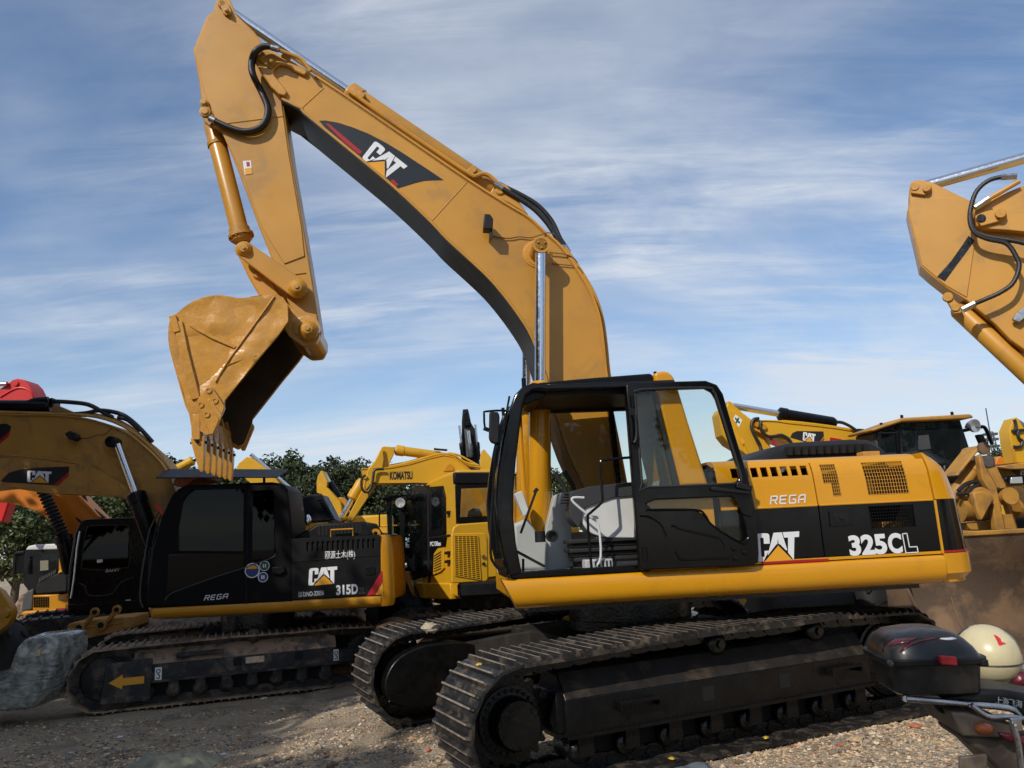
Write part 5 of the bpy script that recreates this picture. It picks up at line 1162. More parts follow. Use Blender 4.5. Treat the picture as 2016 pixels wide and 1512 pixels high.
decal(bo1, 'red_stripe', B.xz([(20, 848), (18, 858), (0, 874), (-8, 874)], B1Y), B1Y-.003, 'red_decal')
lp_ = MB().prism(B.xz([(132, 855), (142, 849), (154, 855), (158, 863), (150, 869), (140, 866)], B1Y-.1), B1Y-.18, B1Y-.05).build('work_lamp', MATS['black_plastic'], EB, bevel=.01)
pipe('lamp_cable', B, [(156, 863), (175, 862), (190, 856), (205, 855), (219, 843)], B1Y-.02, .006, 'rust_dirt', EB, 3)
for r, h in ((.19, .012), (.16, .02)): boss('boss_ring', B, (228, 875), B1Y, r, h, 'yellow_dusty', EB)
boss('boss_cap', B, (230, 873), B1Y, .085, .22, 'black_paint', EB)
ram_px(B, (305, 1075), (231, 875), B1Y-.12, .125, .05, .52, EB, 'black_paint', 'lift_cylinder')
for k, off in enumerate((0, 6, 12)): pipe('boom_pipe', B, [(0, 812-off*.2), (124, 816-off*.3), (190, 821-off*.4), (240, 838-off*.6), (280, 866-off*.6), (320, 906-off*.5), (345, 940)], -.2+k*.12, .02, 'yellow_dusty', EB, 3)
for P in ([(104, 790), (140, 792), (175, 797), (205, 813), (222, 822)], [(135, 816), (170, 813), (200, 808), (240, 816), (270, 838), (300, 870)], [(232, 822), (250, 826), (270, 842), (276, 848)], [(50, 795), (68, 787), (95, 785)]):
    pipe('boom_hose', B, P, -.05, .034, 'hose', EB, 5)
ram_px(B, (100, 800), (-150, 800), 0, .10, .055, .8, EB, 'black_paint', 'stick_cylinder')
plate('cylinder_bracket', B, [(98, 814), (104, 798), (112, 798), (160, 818)], -.1, .1, 'yellow_dusty', EB)
plate('hose_clamp', B, [(95, 784), (103, 783), (104, 798), (96, 799)], -.12, .12, 'black_paint', EB, .005)

# ================================================================== second excavator parked behind it: boom with logo, opened engine hood
Cf = Frame(-5.0, 15.2, -.2, 3)
EC = thing('excavator', 'excavator behind the dark one, logo on low boom, black engine hood standing open', 'excavator', Cf)
c_top = [(-120, 905), (0, 890), (90, 888), (170, 905), (230, 940), (270, 985), (330, 1060)]
c_bot = [(-120, 975), (0, 958), (74, 968), (140, 972), (203, 975), (258, 985), (300, 1040), (330, 1100)]
cb1 = MB().prism(Cf.xz(c_top, -.3) + list(reversed(Cf.xz(c_bot, -.3))), -.3, .3).build('boom', MATS['yellow_dusty'], EC, smooth=30)
for P in (c_bot,): strip('boom_flange', smooth2(Cf.xz(P, -.3), 3), -.32, .32, .02, 'yellow_dusty', cb1)
decal(cb1, 'logo_swoosh', Cf.xz(zpx([(8,992),(70,930),(160,905),(300,890),(548,880),(548,920),(430,1030),(20,1004)], 0, 700, 4.032), -.3), -.301, 'black_decal')
decal(cb1, 'red_stripe', Cf.xz(zpx([(546,925),(546,955),(460,1031),(425,1030)], 0, 700, 4.032), -.3), -.3035, 'red_decal')
cq = lambda x, y: tuple(Cf.xz([(x/4.032, y/4.032+700)], -.3)[0])
logo(cb1, quad_map(cq(216, 1004), cq(405, 1012), cq(220, 912), cq(410, 922)), -.304)
MB().box(-1.2, 2.3, -1.25, 1.25, 1.1, 1.9).build('engine_house', MATS['black_dusty'], EC, bevel=.05)
MB().prism(rounded([(-1.3, 1.1), (.3, 1.1), (.3, 2.75), (-.9, 2.75), (-1.2, 2.2)], .1), -1.25, -.2).build('cab', MATS['black_paint'], EC, bevel=.04)
MB().box(-1.9, 1.9, -1.3, -.8, .05, .85).box(-1.9, 1.9, .8, 1.3, .05, .85).box(-.7, .7, -.8, .8, .3, 1.1).build('track_base', MATS['track_steel_dusty'], EC, bevel=.2)
hd = Cf.xz([(575, 1030), (578, 990), (600, 977), (622, 972), (634, 974), (661, 1026)], .2)
MB().prism(hd, .2, .9).build('open_hood', MATS['black_dusty'], EC, bevel=.03)
for k in range(9):
    a = Cf.p(628 + k*3.6, 984 + k*5.1, .2); MB().box(a.x-.035, a.x+.035, .15, .22, a.z-.012, a.z+.012).build('hood_rib', MATS['black_dusty'], EC)
pipe('hood_stay', Cf, [(575, 960), (588, 980), (590, 990)], .1, .015, 'yellow_dusty', EC, 1)
# ================================================================== black-cab excavator with orange boom and bellows-covered cylinder
Df = Frame(-8.2, 16.6, -.25, 2)
ED = thing('excavator', 'black-cab excavator with orange boom and a ribbed sleeve on its lift cylinder', 'excavator', Df)
DYc = -1.25
dcab = plate('cab', Df, [(132, 1205), (134, 1120), (146, 1050), (158, 1026), (170, 1022), (262, 1019), (290, 1021), (296, 1200)], DYc, -.25, 'black_paint', ED, .03, .06)
plate('cab_window', Df, [(160, 1118), (166, 1060), (172, 1040), (180, 1036), (246, 1035), (254, 1040), (252, 1116)], DYc-.012, DYc, 'glass_dark', ED, .004, .03)
pipe('window_bead', Df, [(160, 1120), (167, 1060), (172, 1040), (180, 1035), (246, 1034), (255, 1041), (253, 1117), (160, 1120)], DYc-.01, .007, 'grey_trim', ED, 2)
pipe('door_crease', Df, [(155, 1148), (168, 1155), (175, 1172), (215, 1171), (228, 1160), (240, 1145), (264, 1136)], DYc-.006, .009, 'grey_trim', ED, 3)
pipe('front_rail', Df, [(158, 1046), (152, 1080), (146, 1140), (140, 1178)], DYc-.06, .022, 'steel', ED, 2)
pipe('front_rail', Df, [(150, 1060), (142, 1110), (136, 1170)], DYc-.03, .018, 'black_paint', ED, 2)
lettering('maker_lettering', 'SANY', Df.xz([(207, 1127)], DYc)[0], Df.xz([(236, 1124)], DYc)[0], .055, DYc-.004, MATS['white_decal'], ED, bold=.02, lean=.3)
plate('white_label', Df, [(191, 1102), (202, 1101), (202, 1107), (191, 1108)], DYc-.016, DYc-.01, 'white_decal', ED, 0)
plate('white_label', Df, [(247, 1181), (257, 1180), (257, 1190), (247, 1190)], DYc-.006, DYc, 'white_decal', ED, 0)
plate('engine_house', Df, [(290, 1080), (560, 1080), (560, 1205), (290, 1205)], DYc, 1.2, 'black_dusty', ED, .03)
plate('skirt_beam', Df, [(132, 1189), (290, 1180), (290, 1205), (134, 1212)], DYc-.02, -.3, 'black_paint', ED, .02)
d_top = [(-60, 940), (20, 950), (80, 955), (145, 972), (170, 998), (192, 1020), (230, 1070), (260, 1110)]
d_bot = [(-60, 985), (17, 990), (40, 995), (70, 1005), (100, 1025), (125, 1055), (150, 1100), (190, 1140)]
db = put(MB().prism(Df.xz(d_top, -.1) + list(reversed(Df.xz(d_bot, -.1))), -.1, .5).build('boom', MATS['orange_paint'], ED, smooth=30), Df, ED)
A_ = Df.p(84, 966, -.3); B_ = Df.p(125, 1055, -.3)
P_ = [A_.lerp(B_, i/40) for i in range(41)]
bsl = MB(); dv_ = (B_-A_).normalized(); bsl.lathe(A_, dv_, [((B_-A_).length*i/52, .12 if i % 4 in (0, 1) else .085) for i in range(53)], 20)
put(bsl.build('ribbed_sleeve', MATS['black_rubber'], ED, smooth=25), Df, ED)
ram_px(Df, (140, 1130), (122, 1045), -.3, .15, .07, .9, ED, 'black_paint', 'lift_cylinder')
plate('boom_pipe', Df, [(150, 970), (196, 1018), (192, 1020), (145, 974)], -.14, .2, 'orange_paint', ED, 0)
for P in ([(165, 975), (170, 990), (172, 992)], [(186, 1005), (195, 1012), (205, 1020)]): pipe('boom_hose', Df, P, 0, .04, 'hose', ED, 3)
plate('lamp_stay', Df, [(148, 1018), (150, 1022), (158, 1030), (162, 1028)], -.2, -.15, 'black_paint', ED, 0)
simple_tracks(Frame(-8.2, 16.6, -.25, 28), ED, -2.1, 2.1, -1.35, .6, .92, 2.1, 'track_steel')
# ================================================================== compact yellow excavator with grey cab roof, further back
Ff = Frame(-11.2, 19.6, -.3, 3)
EF = thing('excavator', 'small yellow excavator with grey cab roof, partly hidden by the black cab', 'excavator', Ff)
plate('cab', Ff, [(45, 1150), (46, 1100), (50, 1080), (58, 1074), (124, 1072), (130, 1076), (130, 1160), (60, 1170)], -.9, .2, 'black_dusty', EF, .03, .05)
plate('cab_roof', Ff, [(49, 1083), (55, 1075), (70, 1072), (122, 1070), (128, 1074), (128, 1082)], -.93, .25, 'interior_light', EF, .03)
plate('cab_window', Ff, [(77, 1130), (77, 1098), (84, 1092), (115, 1090), (115, 1130)], -.92, -.9, 'glass_blue', EF, .004, .03)
plate('cab_window', Ff, [(52, 1130), (55, 1098), (63, 1095), (63, 1130)], -.92, -.9, 'glass_blue', EF, .004)
plate('window_light', Ff, [(79, 1124), (79, 1104), (95, 1103), (95, 1122)], -.915, -.9, 'stone_pale', EF, 0)
plate('inner_post', Ff, [(116, 1090), (124, 1090), (124, 1128), (116, 1128)], -.92, -.9, 'yellow_deep', EF, 0)
plate('engine_hood', Ff, [(68, 1163), (72, 1150), (90, 1138), (124, 1124), (132, 1128), (132, 1165), (70, 1170)], -1.0, .6, 'black_plastic', EF, .03)
for k in range(10): plate('hood_slot', Ff, [(76+k*3.4, 1146-k*1.8), (78+k*3.4, 1145-k*1.8), (79+k*3.4, 1137-k*1.8), (77.5+k*3.4, 1138-k*1.8)], -1.02, -.99, 'grey_trim', EF, 0)
plate('hood_flap', Ff, [(114, 1128), (116, 1123), (128, 1119), (129, 1124)], -1.03, -.98, 'amber_decal', EF, 0)
plate('front_cowl', Ff, [(42, 1204), (44, 1180), (52, 1165), (66, 1158), (64, 1200)], -1.02, .8, 'grey_trim', EF, .03)
pan = plate('side_panel', Ff, [(64, 1202), (65, 1172), (115, 1170), (115, 1182), (130, 1190), (130, 1200)], -1.03, .8, 'yellow_deep', EF, .02)
for k in range(9): plate('grille_bar', Ff, [(66+k*3.5, 1196), (67+k*3.5, 1196), (67+k*3.5, 1175), (66+k*3.5, 1175)], -1.05, -1.03, 'black_paint', EF, 0)
for k in range(4): plate('grille_bar', Ff, [(64, 1178+k*5), (95, 1176+k*5), (95, 1177+k*5), (64, 1179+k*5)], -1.045, -1.03, 'black_paint', EF, 0)
plate('bumper', Ff, [(40, 1226), (40, 1208), (46, 1203), (180, 1195), (180, 1214), (120, 1221)], -1.08, .9, 'yellow_deep', EF, .04)
boss('red_lamp', Ff, (100, 1207), -1.08, .05, .02, 'red_decal', EF)
plate('dark_label', Ff, [(109, 1203), (110, 1198), (134, 1196), (134, 1202)], -1.085, -1.08, 'red_decal', EF, 0)
plate('second_cab_frame', Ff, [(24, 1130), (25, 1090), (30, 1086), (48, 1084), (48, 1090), (32, 1092), (30, 1130)], -.4, .1, 'black_dusty', EF, .02)
plate('lower_machine', Ff, [(20, 1260), (22, 1195), (45, 1160), (130, 1160), (180, 1200), (180, 1260)], -.6, 1.2, 'track_steel_dusty', EF, .1)
simple_tracks(Frame(-11.0, 19.4, -.3, 20), EF, -1.6, 1.8, -1.0, .5, .8, 1.7, 'track_steel_dusty')
# ================================================================== red boom at the left edge
Rf = Frame(-12.5, 18.5, -.2, 0)
ER = thing('excavator', 'bright red excavator arm rising over the left edge of the picture', 'excavator', Rf)
plate('boom', Rf, [(-60, 830), (-40, 790), (-20, 772), (0, 765), (14, 757), (24, 748), (34, 745), (48, 748), (58, 758), (66, 774), (70, 795), (68, 812), (20, 830)], -.25, .3, 'red_paint', ER, .015)
pipe('boom_rib', Rf, [(0, 782), (20, 770), (35, 764), (50, 765), (62, 775), (66, 795)], -.26, .02, 'red_paint', ER, 3)
boss('pin_cap', Rf, (32, 755), -.26, .06, .03, 'red_paint', ER)
ram_px(Rf, (-120, 752), (14, 756), -.3, .1, .06, .8, ER, 'black_rubber', 'stick_cylinder')
plate('pipe_box', Rf, [(-60, 805), (0, 800), (72, 800), (100, 812), (100, 816), (-60, 816)], -.32, -.1, 'black_paint', ER)
plate('lift_strut', Rf, [(-6, 1020), (2, 970), (6, 960), (24, 962), (22, 972), (14, 1000), (4, 1030)], -.6, -.3, 'red_paint', ER, .03)
plate('red_strip', Rf, [(-60, 905), (30, 900), (30, 906), (-60, 912)], -.3, 0, 'red_paint', ER)
MB().box(-6.5, -1.6, -1.2, 1.2, 1.1, 2.2).build('engine_house', MATS['red_paint'], ER, bevel=.06)
MB().box(-6.2, -2.0, -1.4, -.8, .0, .9).box(-6.2, -2.0, .8, 1.4, .0, .9).build('track_base', MATS['track_steel_dusty'], ER, bevel=.2)
MB().prism([(-2.6, 1.6), (-3.2, 3.0), (-2.6, 4.4), (-.6, 5.4), (-.2, 5.0), (-1.9, 4.0), (-2.2, 3.0), (-1.9, 1.6)], -.3, .3).build('boom_root', MATS['red_paint'], ER, bevel=.02)
# ================================================================== wheel machine with a lifting arm at the left edge
Gf = Frame(-6.9, 11.3, -.22, 0)
EG = thing('wheel_loader', 'yellow loader arm and black tyre cut off by the left edge', 'loader')
EG.location = Gf.o
def tyre(root, fr, c, r, w, m_rim='yellow_deep', rim=.55, lugs=16, axis=(0, 1, 0), name='wheel'):
    c = Vector(c); ax = Vector(axis).normalized()
    t = MB().lathe(c - ax*w/2, ax, [(0, r*rim), (.0, r*.82), (w*.06, r*.93), (w*.16, r*.985), (w*.3, r), (w*.7, r), (w*.84, r*.985), (w*.94, r*.93), (w, r*.82), (w, r*rim)], 40, cap=False)
    u = ax.orthogonal().normalized(); v = ax.cross(u)
    for k in range(lugs):
        for s in (-1, 1):
            a = 2*pi*(k + (.5 if s > 0 else 0))/lugs
            d0 = u*cos(a) + v*sin(a); d1 = u*cos(a+.18) + v*sin(a+.18); e0 = u*cos(a+.1) + v*sin(a+.1)
            t.loft([[c + d0*r*.98 + ax*s*w*.03, c + d0*r*1.035 + ax*s*w*.03, c + (u*cos(a+.09) + v*sin(a+.09))*r*1.035 + ax*s*w*.03, c + (u*cos(a+.09) + v*sin(a+.09))*r*.98 + ax*s*w*.03],
                    [c + d1*r*.93 + ax*s*w*.46, c + d1*r*.99 + ax*s*w*.46, c + (u*cos(a+.27) + v*sin(a+.27))*r*.99 + ax*s*w*.46, c + (u*cos(a+.27) + v*sin(a+.27))*r*.93 + ax*s*w*.46]])
    o = put(t.build(name, MATS['black_rubber'], root, smooth=40), fr, root)
    h = MB().lathe(c - ax*w*.42, ax, [(0, r*rim*.98), (.03, r*rim*.9), (.08, r*rim*.82), (w*.3, r*rim*.7), (w*.3, r*.16), (w*.22, r*.14), (w*.22, .004)], 32, cap=False).build('rim', MATS[m_rim], o)
    return o
plate('lift_arm', Gf, [(-60, 1300), (-20, 1260), (0, 1242), (12, 1232), (20, 1222), (24, 1208), (22, 1196), (10, 1178), (0, 1163), (-40, 1140), (-90, 1130)], -.35, -.22, 'yellow_deep', EG, .012)
boss('pin', Gf, (12, 1206), -.36, .07, .05, 'yellow_weld', EG)
q = Gf.p(-2, 1212, .25); tyre(EG, Gf, (q.x-.22, .25, .62), .64, .5, lugs=14)
q = Gf.p(-150, 1240, -.1); MB().box(-5.2, -1.7, -.6, 1.2, .7, 1.9).build('body', MATS['yellow_deep'], EG, bevel=.06)
# ================================================================== mid-size yellow excavator seen from its rear corner
K = Frame(-.93, 12.1, -.1, 25)
EK = thing('excavator', 'bright yellow excavator with black rear bumper and dark maker lettering on its boom', 'excavator', K)
def KL(px, y=None): return [(q.y, q.z) for q in (K.px(a, b, 0) for a, b in px)]      # left (door) face, plane x = 0
def KR(px): return [(q.x, q.z) for q in (K.p(a, b, 0) for a, b in px)]                # rear face, plane y = 0
def zk(pts): return [(x/4.2+740, y/4.2+860) for x, y in pts]
cab_side = KL(zk([(640,290),(560,330),(430,365),(320,395),(300,430),(288,700),(285,1000),(290,1205),(440,1212),(640,1210)]))
MB().prism([(0.02, .95), (1.95, .98)] + [(1.98, 2.3), (1.9, 2.72), (1.5, 2.83), (.7, 2.88), (.02, 2.9)], .012, 1.02, 'x').build('cab', MATS['yellow_lemon'], EK, bevel=.05, seg=3)
def face_l(name, pts, m, off=.012, bev=.004): return MB().prism(KL(zk(pts)), -off, .02, 'x').build(name, MATS[m], EK, bevel=bev)
face_l('front_glass_frame', [(415,400),(310,420),(296,470),(282,870),(280,1020),(305,1190),(440,1150),(440,400)], 'black_paint', .014)
face_l('front_window', [(395,465),(315,470),(305,600),(290,860),(320,885),(365,850),(392,780)], 'glass_blue', .024)
face_l('front_window', [(380,945),(320,970),(305,1060),(320,1150),(375,1140)], 'glass_blue', .024)
face_l('door_frame', [(555,405),(430,415),(445,830),(580,800),(575,500)], 'black_paint', .014)
face_l('door_window', [(548,425),(470,440),(472,775),(552,740)], 'glass_blue', .024)
face_l('black_panel', [(585,830),(450,838),(445,1150),(480,1140),(475,960),(520,915),(575,905)], 'black_paint', .014)
face_l('vent_panel', [(570,915),(520,922),(488,965),(482,1140),(540,1115),(570,1085)], 'yellow_lemon', .02)
for k in range(7): face_l('vent_slot', [(550,945+k*23),(492,982+k*21),(492,988+k*21),(550,953+k*23)], 'dark_void', .028, 0)
face_l('door_gap', [(442,420),(430,420),(438,1210),(446,1210)], 'dark_void', .016, 0)
face_l('sill_gap', [(625,805),(445,830),(445,838),(625,812)], 'dark_void', .017, 0)
for yy in (625, 958, 1030): face_l('hinge', [(612,yy-14),(590,yy-8),(590,yy+14),(612,yy+14)], 'black_plastic', .05, .005)
def lettering_x(name, s, a, b, h, x, m, bold=.02):
    me, (x0, x1, z0, z1) = text_mesh(s, 1, bold)
    for v in me.vertices:
        t = (v.co.x-x0)/(x1-x0); v.co = (x - v.co.z, a[0]+(b[0]-a[0])*t, a[1]+(b[1]-a[1])*t + (v.co.y-z0)/(z1-z0)*h)
    me.materials.clear(); return mobj(name, me, MATS[m], EK, smooth=0)
la, lb = KL(zk([(458,905),(545,900)])); lettering_x('model_lettering', 'PC138us', la, lb, .075, -.018, 'white_decal', .02)
lw = MB().prism(KL(zk([(622,1210),(290,1205),(275,1240),(300,1330),(470,1340),(630,1345)])), -.02, .5, 'x').build('side_skirt', MATS['yellow_lemon'], EK, bevel=.02)
face_l('skirt_plate', [(350,1235),(322,1238),(322,1282),(350,1280)], 'yellow_deep', .03, .004)
# rear face: roof end, big window, hood, grille, black bumper
MB().prism(KR(zk([(645,395),(640,292),(955,292),(1010,300),(1010,395)])), -.02, .06).build('roof_end', MATS['black_dusty'], EK, bevel=.03)
MB().prism(KR(zk([(655,398),(1010,398),(1010,700),(665,720)])), -.012, .02).build('rear_window_frame', MATS['black_paint'], EK, bevel=.008)
MB().prism(KR(zk([(705,430),(960,420),(960,655),(695,665)])), -.018, -.010).build('rear_window', MATS['yellow_dusty'], EK)
MB().prism(KR(zk([(752,660),(760,615),(800,590),(850,595),(875,640),(875,660)])), -.022, -.018).build('seat_back', MATS['black_plastic'], EK)
MB().prism(KR(zk([(790,440),(850,430),(905,560),(905,655),(880,655)])), -.0215, -.018).build('boom_seen_inside', MATS['yellow_deep'], EK)
MB().prism(KR(zk([(705,430),(960,420),(960,655),(695,665)])), -.034, -.028).build('rear_glass', MATS['glass_clear'], EK)
MB().prism(KR(zk([(620,800),(640,745),(680,722),(985,700),(1050,705),(1050,1150),(620,1210)])), -.03, .03).build('rear_panel', MATS['yellow_lemon'], EK, bevel=.02, seg=3)
MB().box(1.06, 2.15, .03, 1.7, .95, 1.95).build('engine_house', MATS['yellow_lemon'], EK, bevel=.04)
MB().prism(rounded(KR(zk([(622,800),(890,795),(912,830),(918,1180),(900,1195),(622,1210)])), .03), -.045, -.02).build('grille_door', MATS['yellow_lemon'], EK, bevel=.012)
gq = KR(zk([(640,820),(830,820),(855,1180),(645,1145)]))
MB().prism(gq, -.050, -.043).build('grille_void', MATS['dark_void'], EK)
gb = quad_map(gq[3], gq[2], gq[0], gq[1])
for k in range(23):
    a = gb(0, k/22); b = gb(1, k/22); MB().obox((a[0], -.055, a[1]), (b[0], -.055, b[1]), .012, .012).build('grille_slat', MATS['yellow_lemon'], EK)
for u in (0, .16, .33, .5, .66, .83, 1): a = gb(u, 0); b = gb(u, 1); MB().obox((a[0], -.056, a[1]), (b[0], -.056, b[1]), .012, .012, up=(0,1,0)).build('grille_slat', MATS['yellow_lemon'], EK)
a = KR(zk([(880,992)]))[0]; MB().cyl((a[0], -.05, a[1]), (a[0], -.065, a[1]), .03, 14).build('lock', MATS['rust_dirt'], EK)
a = KR(zk([(880,1050)]))[0]; MB().cyl((a[0], -.05, a[1]), (a[0], -.065, a[1]), .025, 14).build('lock', MATS['dark_void'], EK)
R_ = []
zz_ = KR(zk([(625,1215),(630,1345)]))
for z, k in ((zz_[1][1], .06), (zz_[1][1]+.05, 0), (zz_[0][1]-.03, 0), (zz_[0][1], .03)):
    p_ = [(-.02+k, .1, z), (-.02+k, -.06+k, z), (.25, -.20+k, z), (.8, -.30+k, z), (1.3, -.32+k, z), (1.9, -.24+k, z), (2.3, -.02+k, z), (2.3, .5, z)]; R_.append(p_)
MB().loft(R_).build('tail_weight', MATS['black_dusty'], EK, smooth=40)
MB().box(.3, 2.0, .2, 2.2, .75, 1.0).cyl((1.1, 1.0, .5), (1.1, 1.0, .8), .5, 24).build('deck', MATS['frame_dusty'], EK)
simple_tracks(Frame(-.3, 13.2, -.12, 10), EK, -1.9, 1.9, -1.0, .5, .75, 1.5, 'track_steel')
# its boom and stick, swung to the left
KB = Frame(-.9, 14.2, -.1, 12)
def zb_(pts): return [(x/7.56+560, y/7.56+860) for x, y in pts]
kt = zk([(-120,265),(20,262),(120,255),(280,225),(430,180),(560,150),(640,165),(720,230),(800,290),(860,400),(900,520)])
kb_ = zk([(-100,340),(-20,372),(20,378),(180,378),(330,375),(480,380),(560,420),(640,560),(700,640)])
kbo = put(MB().prism(KB.xz(kt, -.25) + list(reversed(KB.xz(kb_, -.25))), -.25, .25).build('boom', MATS['yellow_lemon'], EK, smooth=30), KB, EK)
for P in (kt, kb_): put(strip('boom_flange', KB.xz(P, -.25), -.265, .265, .018, 'yellow_lemon', EK), KB, EK)
a, b = KB.xz(zk([(115,355),(303,352)]), -.25)
put(lettering('maker_lettering', 'KOMATSU', a, b, .145, -.253, MATS['black_decal'], EK, bold=.035), KB, EK)
plate('boom_patch', KB, zk([(560,285),(580,240),(610,220),(640,240),(650,280)]), -.27, -.24, 'yellow_deep', EK, .006)
ks = zb_([(1450,150),(1480,140),(1600,150),(1640,180),(1630,260),(1560,400),(1470,500),(1440,620),(1390,690),(1250,900),(1010,1260),(920,1250),(1000,1080),(1160,780),(1190,640),(1230,480),(1330,380)])
plate('stick', KB, ks, -.19, .19, 'yellow_lemon', EK, .012)
plate('stick_side', KB, zb_([(1455,155),(1480,330),(1460,470),(1330,480),(1310,680),(1210,800),(1190,760),(1240,490),(1340,370)]), -.28, -.22, 'yellow_lemon', EK, .01)
pipe('joint_hose', KB, zb_([(1480,480),(1380,482),(1335,510),(1320,600),(1300,720),(1260,800),(1210,825),(1160,780),(1145,690),(1160,610),(1210,570)]), -.32, .022, 'hose', EK, 4)
ram_px(KB, zb_([(1165,640)])[0], zb_([(850,1210)])[0], -.05, .095, .05, .52, EK, 'yellow_lemon', 'bucket_cylinder')
ram_px(KB, zb_([(2350,290)])[0], zb_([(1600,190)])[0], 0, .085, .05, .94, EK, 'yellow_lemon', 'stick_cylinder')
plate('link_head', KB, zb_([(830,1190),(900,1180),(945,1200),(930,1250),(860,1260)]), -.2, .2, 'yellow_deep', EK, .02)
for k in range(3): pipe('boom_pipe', KB, zk([(30,258-k*3),(140,240-k*4),(280,212-k*4),(420,168-k*4),(540,140-k*2),(640,150+k*4),(740,210+k*10),(850,235+k*14)]), -.18+k*.14, .018, 'yellow_lemon', EK, 3)
for P in ([(600,135),(680,150),(760,190),(850,240)], [(640,160),(700,230),(760,245),(870,250)], [(480,100),(520,105),(590,110)]): pipe('boom_hose', KB, zk(P), -.1, .02, 'yellow_lemon' if P[0][0] > 500 else 'hose', EK, 4)
# ================================================================== far machines seen between and above
def far_arm(name, label, fr, parts, rams=(), body=None):
    t = thing(name, label, 'excavator'); t.location = fr.o
    for nm, px, m, w in parts: plate(nm, fr, px, -w, w, m, t, .012)
    for a, b, rb, rr, sp2, m, y in rams: ram_px(fr, a, b, y, rb, rr, sp2, t, m, 'cylinder')
    if body:
        x0, x1, z1, m = body
        MB().box(x0, x1, 1.0, 3.2, .95, z1).box(x0, x0+1.2, .6, 1.6, .95, z1+.9).build('body', MATS[m], t, bevel=.06)
        MB().box(x0-.2, x1-.4, .7, 1.3, .0, .85).box(x0-.2, x1-.4, 2.7, 3.3, .0, .85).build('track_base', MATS['track_steel_dusty'], t, bevel=.2)
    return t
fL = Frame(-4.6, 21, -.3, 0)
far_arm('excavator', 'far yellow excavator arm bent upward in front of the dark trees', fL,
  [('stick', zb_([(540,510),(565,505),(590,560),(640,660),(630,740),(560,860),(480,830),(478,660),(495,580)]), 'yellow_lemon', .25),
   ('boom', zb_([(495,760),(520,700),(570,710),(650,770),(760,890),(830,960),(850,1060),(850,1180),(800,1250),(740,1180),(640,960),(540,830)]), 'yellow_lemon', .28),
   ('pipes', zb_([(800,900),(870,900),(920,960),(925,1030),(960,1120),(900,1140),(850,1100),(830,980)]), 'yellow_deep', .12)],
  [(zb_([(820,910)])[0], zb_([(575,540)])[0], .09, .055, .62, 'black_paint', 0)], (-.2, 2.6, 1.9, 'yellow_lemon'))
fM = Frame(-6.6, 19, -.3, 0)
far_arm('excavator', 'far yellow excavator boom glimpsed between the bucket teeth and the trees', fM,
  [('boom', [(462, 930), (470, 912), (486, 899), (498, 904), (528, 925), (556, 960), (600, 1010), (560, 1010), (480, 940)], 'yellow_lemon', .28)],
  [((345, 925), (405, 893), .1, .06, .6, 'yellow_lemon', -.4), ((590, 978), (494, 895), .06, .05, .1, 'black_paint', -.1)], (.4, 3.4, 1.8, 'yellow_lemon'))
fN = Frame(-1.2, 19, -.3, 0)
far_arm('excavator', 'dark grey excavator arm standing upright behind the lettered boom', fN,
  [('boom', [(909, 905), (909, 830), (911, 806), (921, 805), (926, 830), (938, 850), (943, 905), (946, 960), (906, 960)], 'black_dusty', .2),
   ('arm_cover', [(912, 812), (922, 811), (924, 838), (914, 839)], 'black_paint', .26), ('cylinder_block', [(914, 845), (921, 845), (928, 900), (918, 900)], 'grey_trim', .28)],
  [((912, 905), (904, 838), .05, .03, .5, 'black_paint', -.3), ((943, 905), (936, 836), .05, .03, .5, 'black_paint', -.3), ((928, 900), (922, 848), .06, .04, .5, 'grey_trim', -.32)], (-.9, 1.6, 1.8, 'black_dusty'))
fO = Frame(-.4, 18, -.3, 0)
far_arm('excavator', 'tip of a yellow excavator arm peeking out left of the big cab', fO,
  [('boom', [(945, 925), (945, 900), (948, 888), (953, 884), (968, 902), (985, 920), (1010, 960), (985, 1010), (955, 960)], 'yellow_lemon', .25)], [], (-.4, 2.4, 1.9, 'yellow_lemon'))
# ================================================================== black-cab roller with a round lamp
Pf = Frame(-2.35, 14.6, -.15, 0)
EP = thing('roller', 'black-framed roller cab with a round white lamp beside the yellow excavator', 'roller', Pf)
plate('cab_roof', Pf, zk([(45,520),(80,500),(170,482),(250,478),(300,490),(330,500),(330,520),(60,530)]), -.7, .7, 'black_dusty', EP, .02)
plate('cab_post', Pf, zk([(85,530),(128,530),(128,820),(160,910),(130,920),(100,850)]), -.68, -.58, 'black_paint', EP)
plate('cab_post', Pf, zk([(195,560),(235,560),(240,930),(200,930)]), -.68, -.58, 'black_paint', EP)
plate('windscreen', Pf, zk([(128,580),(195,590),(195,915),(150,915),(128,820)]), -.64, -.63, 'glass_blue', EP, 0)
plate('windscreen', Pf, zk([(240,580),(330,590),(330,915),(240,915)]), -.64, -.63, 'glass_blue', EP, 0)
plate('rear_post', Pf, zk([(300,530),(330,530),(330,920),(300,920)]), .4, .6, 'black_paint', EP)
plate('body', Pf, zk([(-60,800),(0,790),(90,800),(160,910),(330,920),(340,1130),(180,1130),(180,1100),(-60,1000)]), -.5, .7, 'black_paint', EP, .03)
plate('yellow_edge', Pf, zk([(-40,742),(0,735),(175,725),(178,740),(0,748)]), .3, .5, 'amber_decal', EP)
MB().lathe(Pf.p(788, 989, -.8), (.15, -1, -.1), [(0, .06), (.08, .085), (.1, .085), (.1, .075), (.085, .004)], 24, cap=False).build('lamp_housing', MATS['lamp_lens'], EP)
pipe('lamp_stay', Pf, zk([(205,600),(235,620),(245,560),(260,490),(290,480)]), -.75, .018, 'black_paint', EP, 3)
pipe('hand_rail', Pf, zk([(245,640),(235,760),(235,1100),(245,1140),(275,1150)]), -.78, .016, 'black_paint', EP, 3)
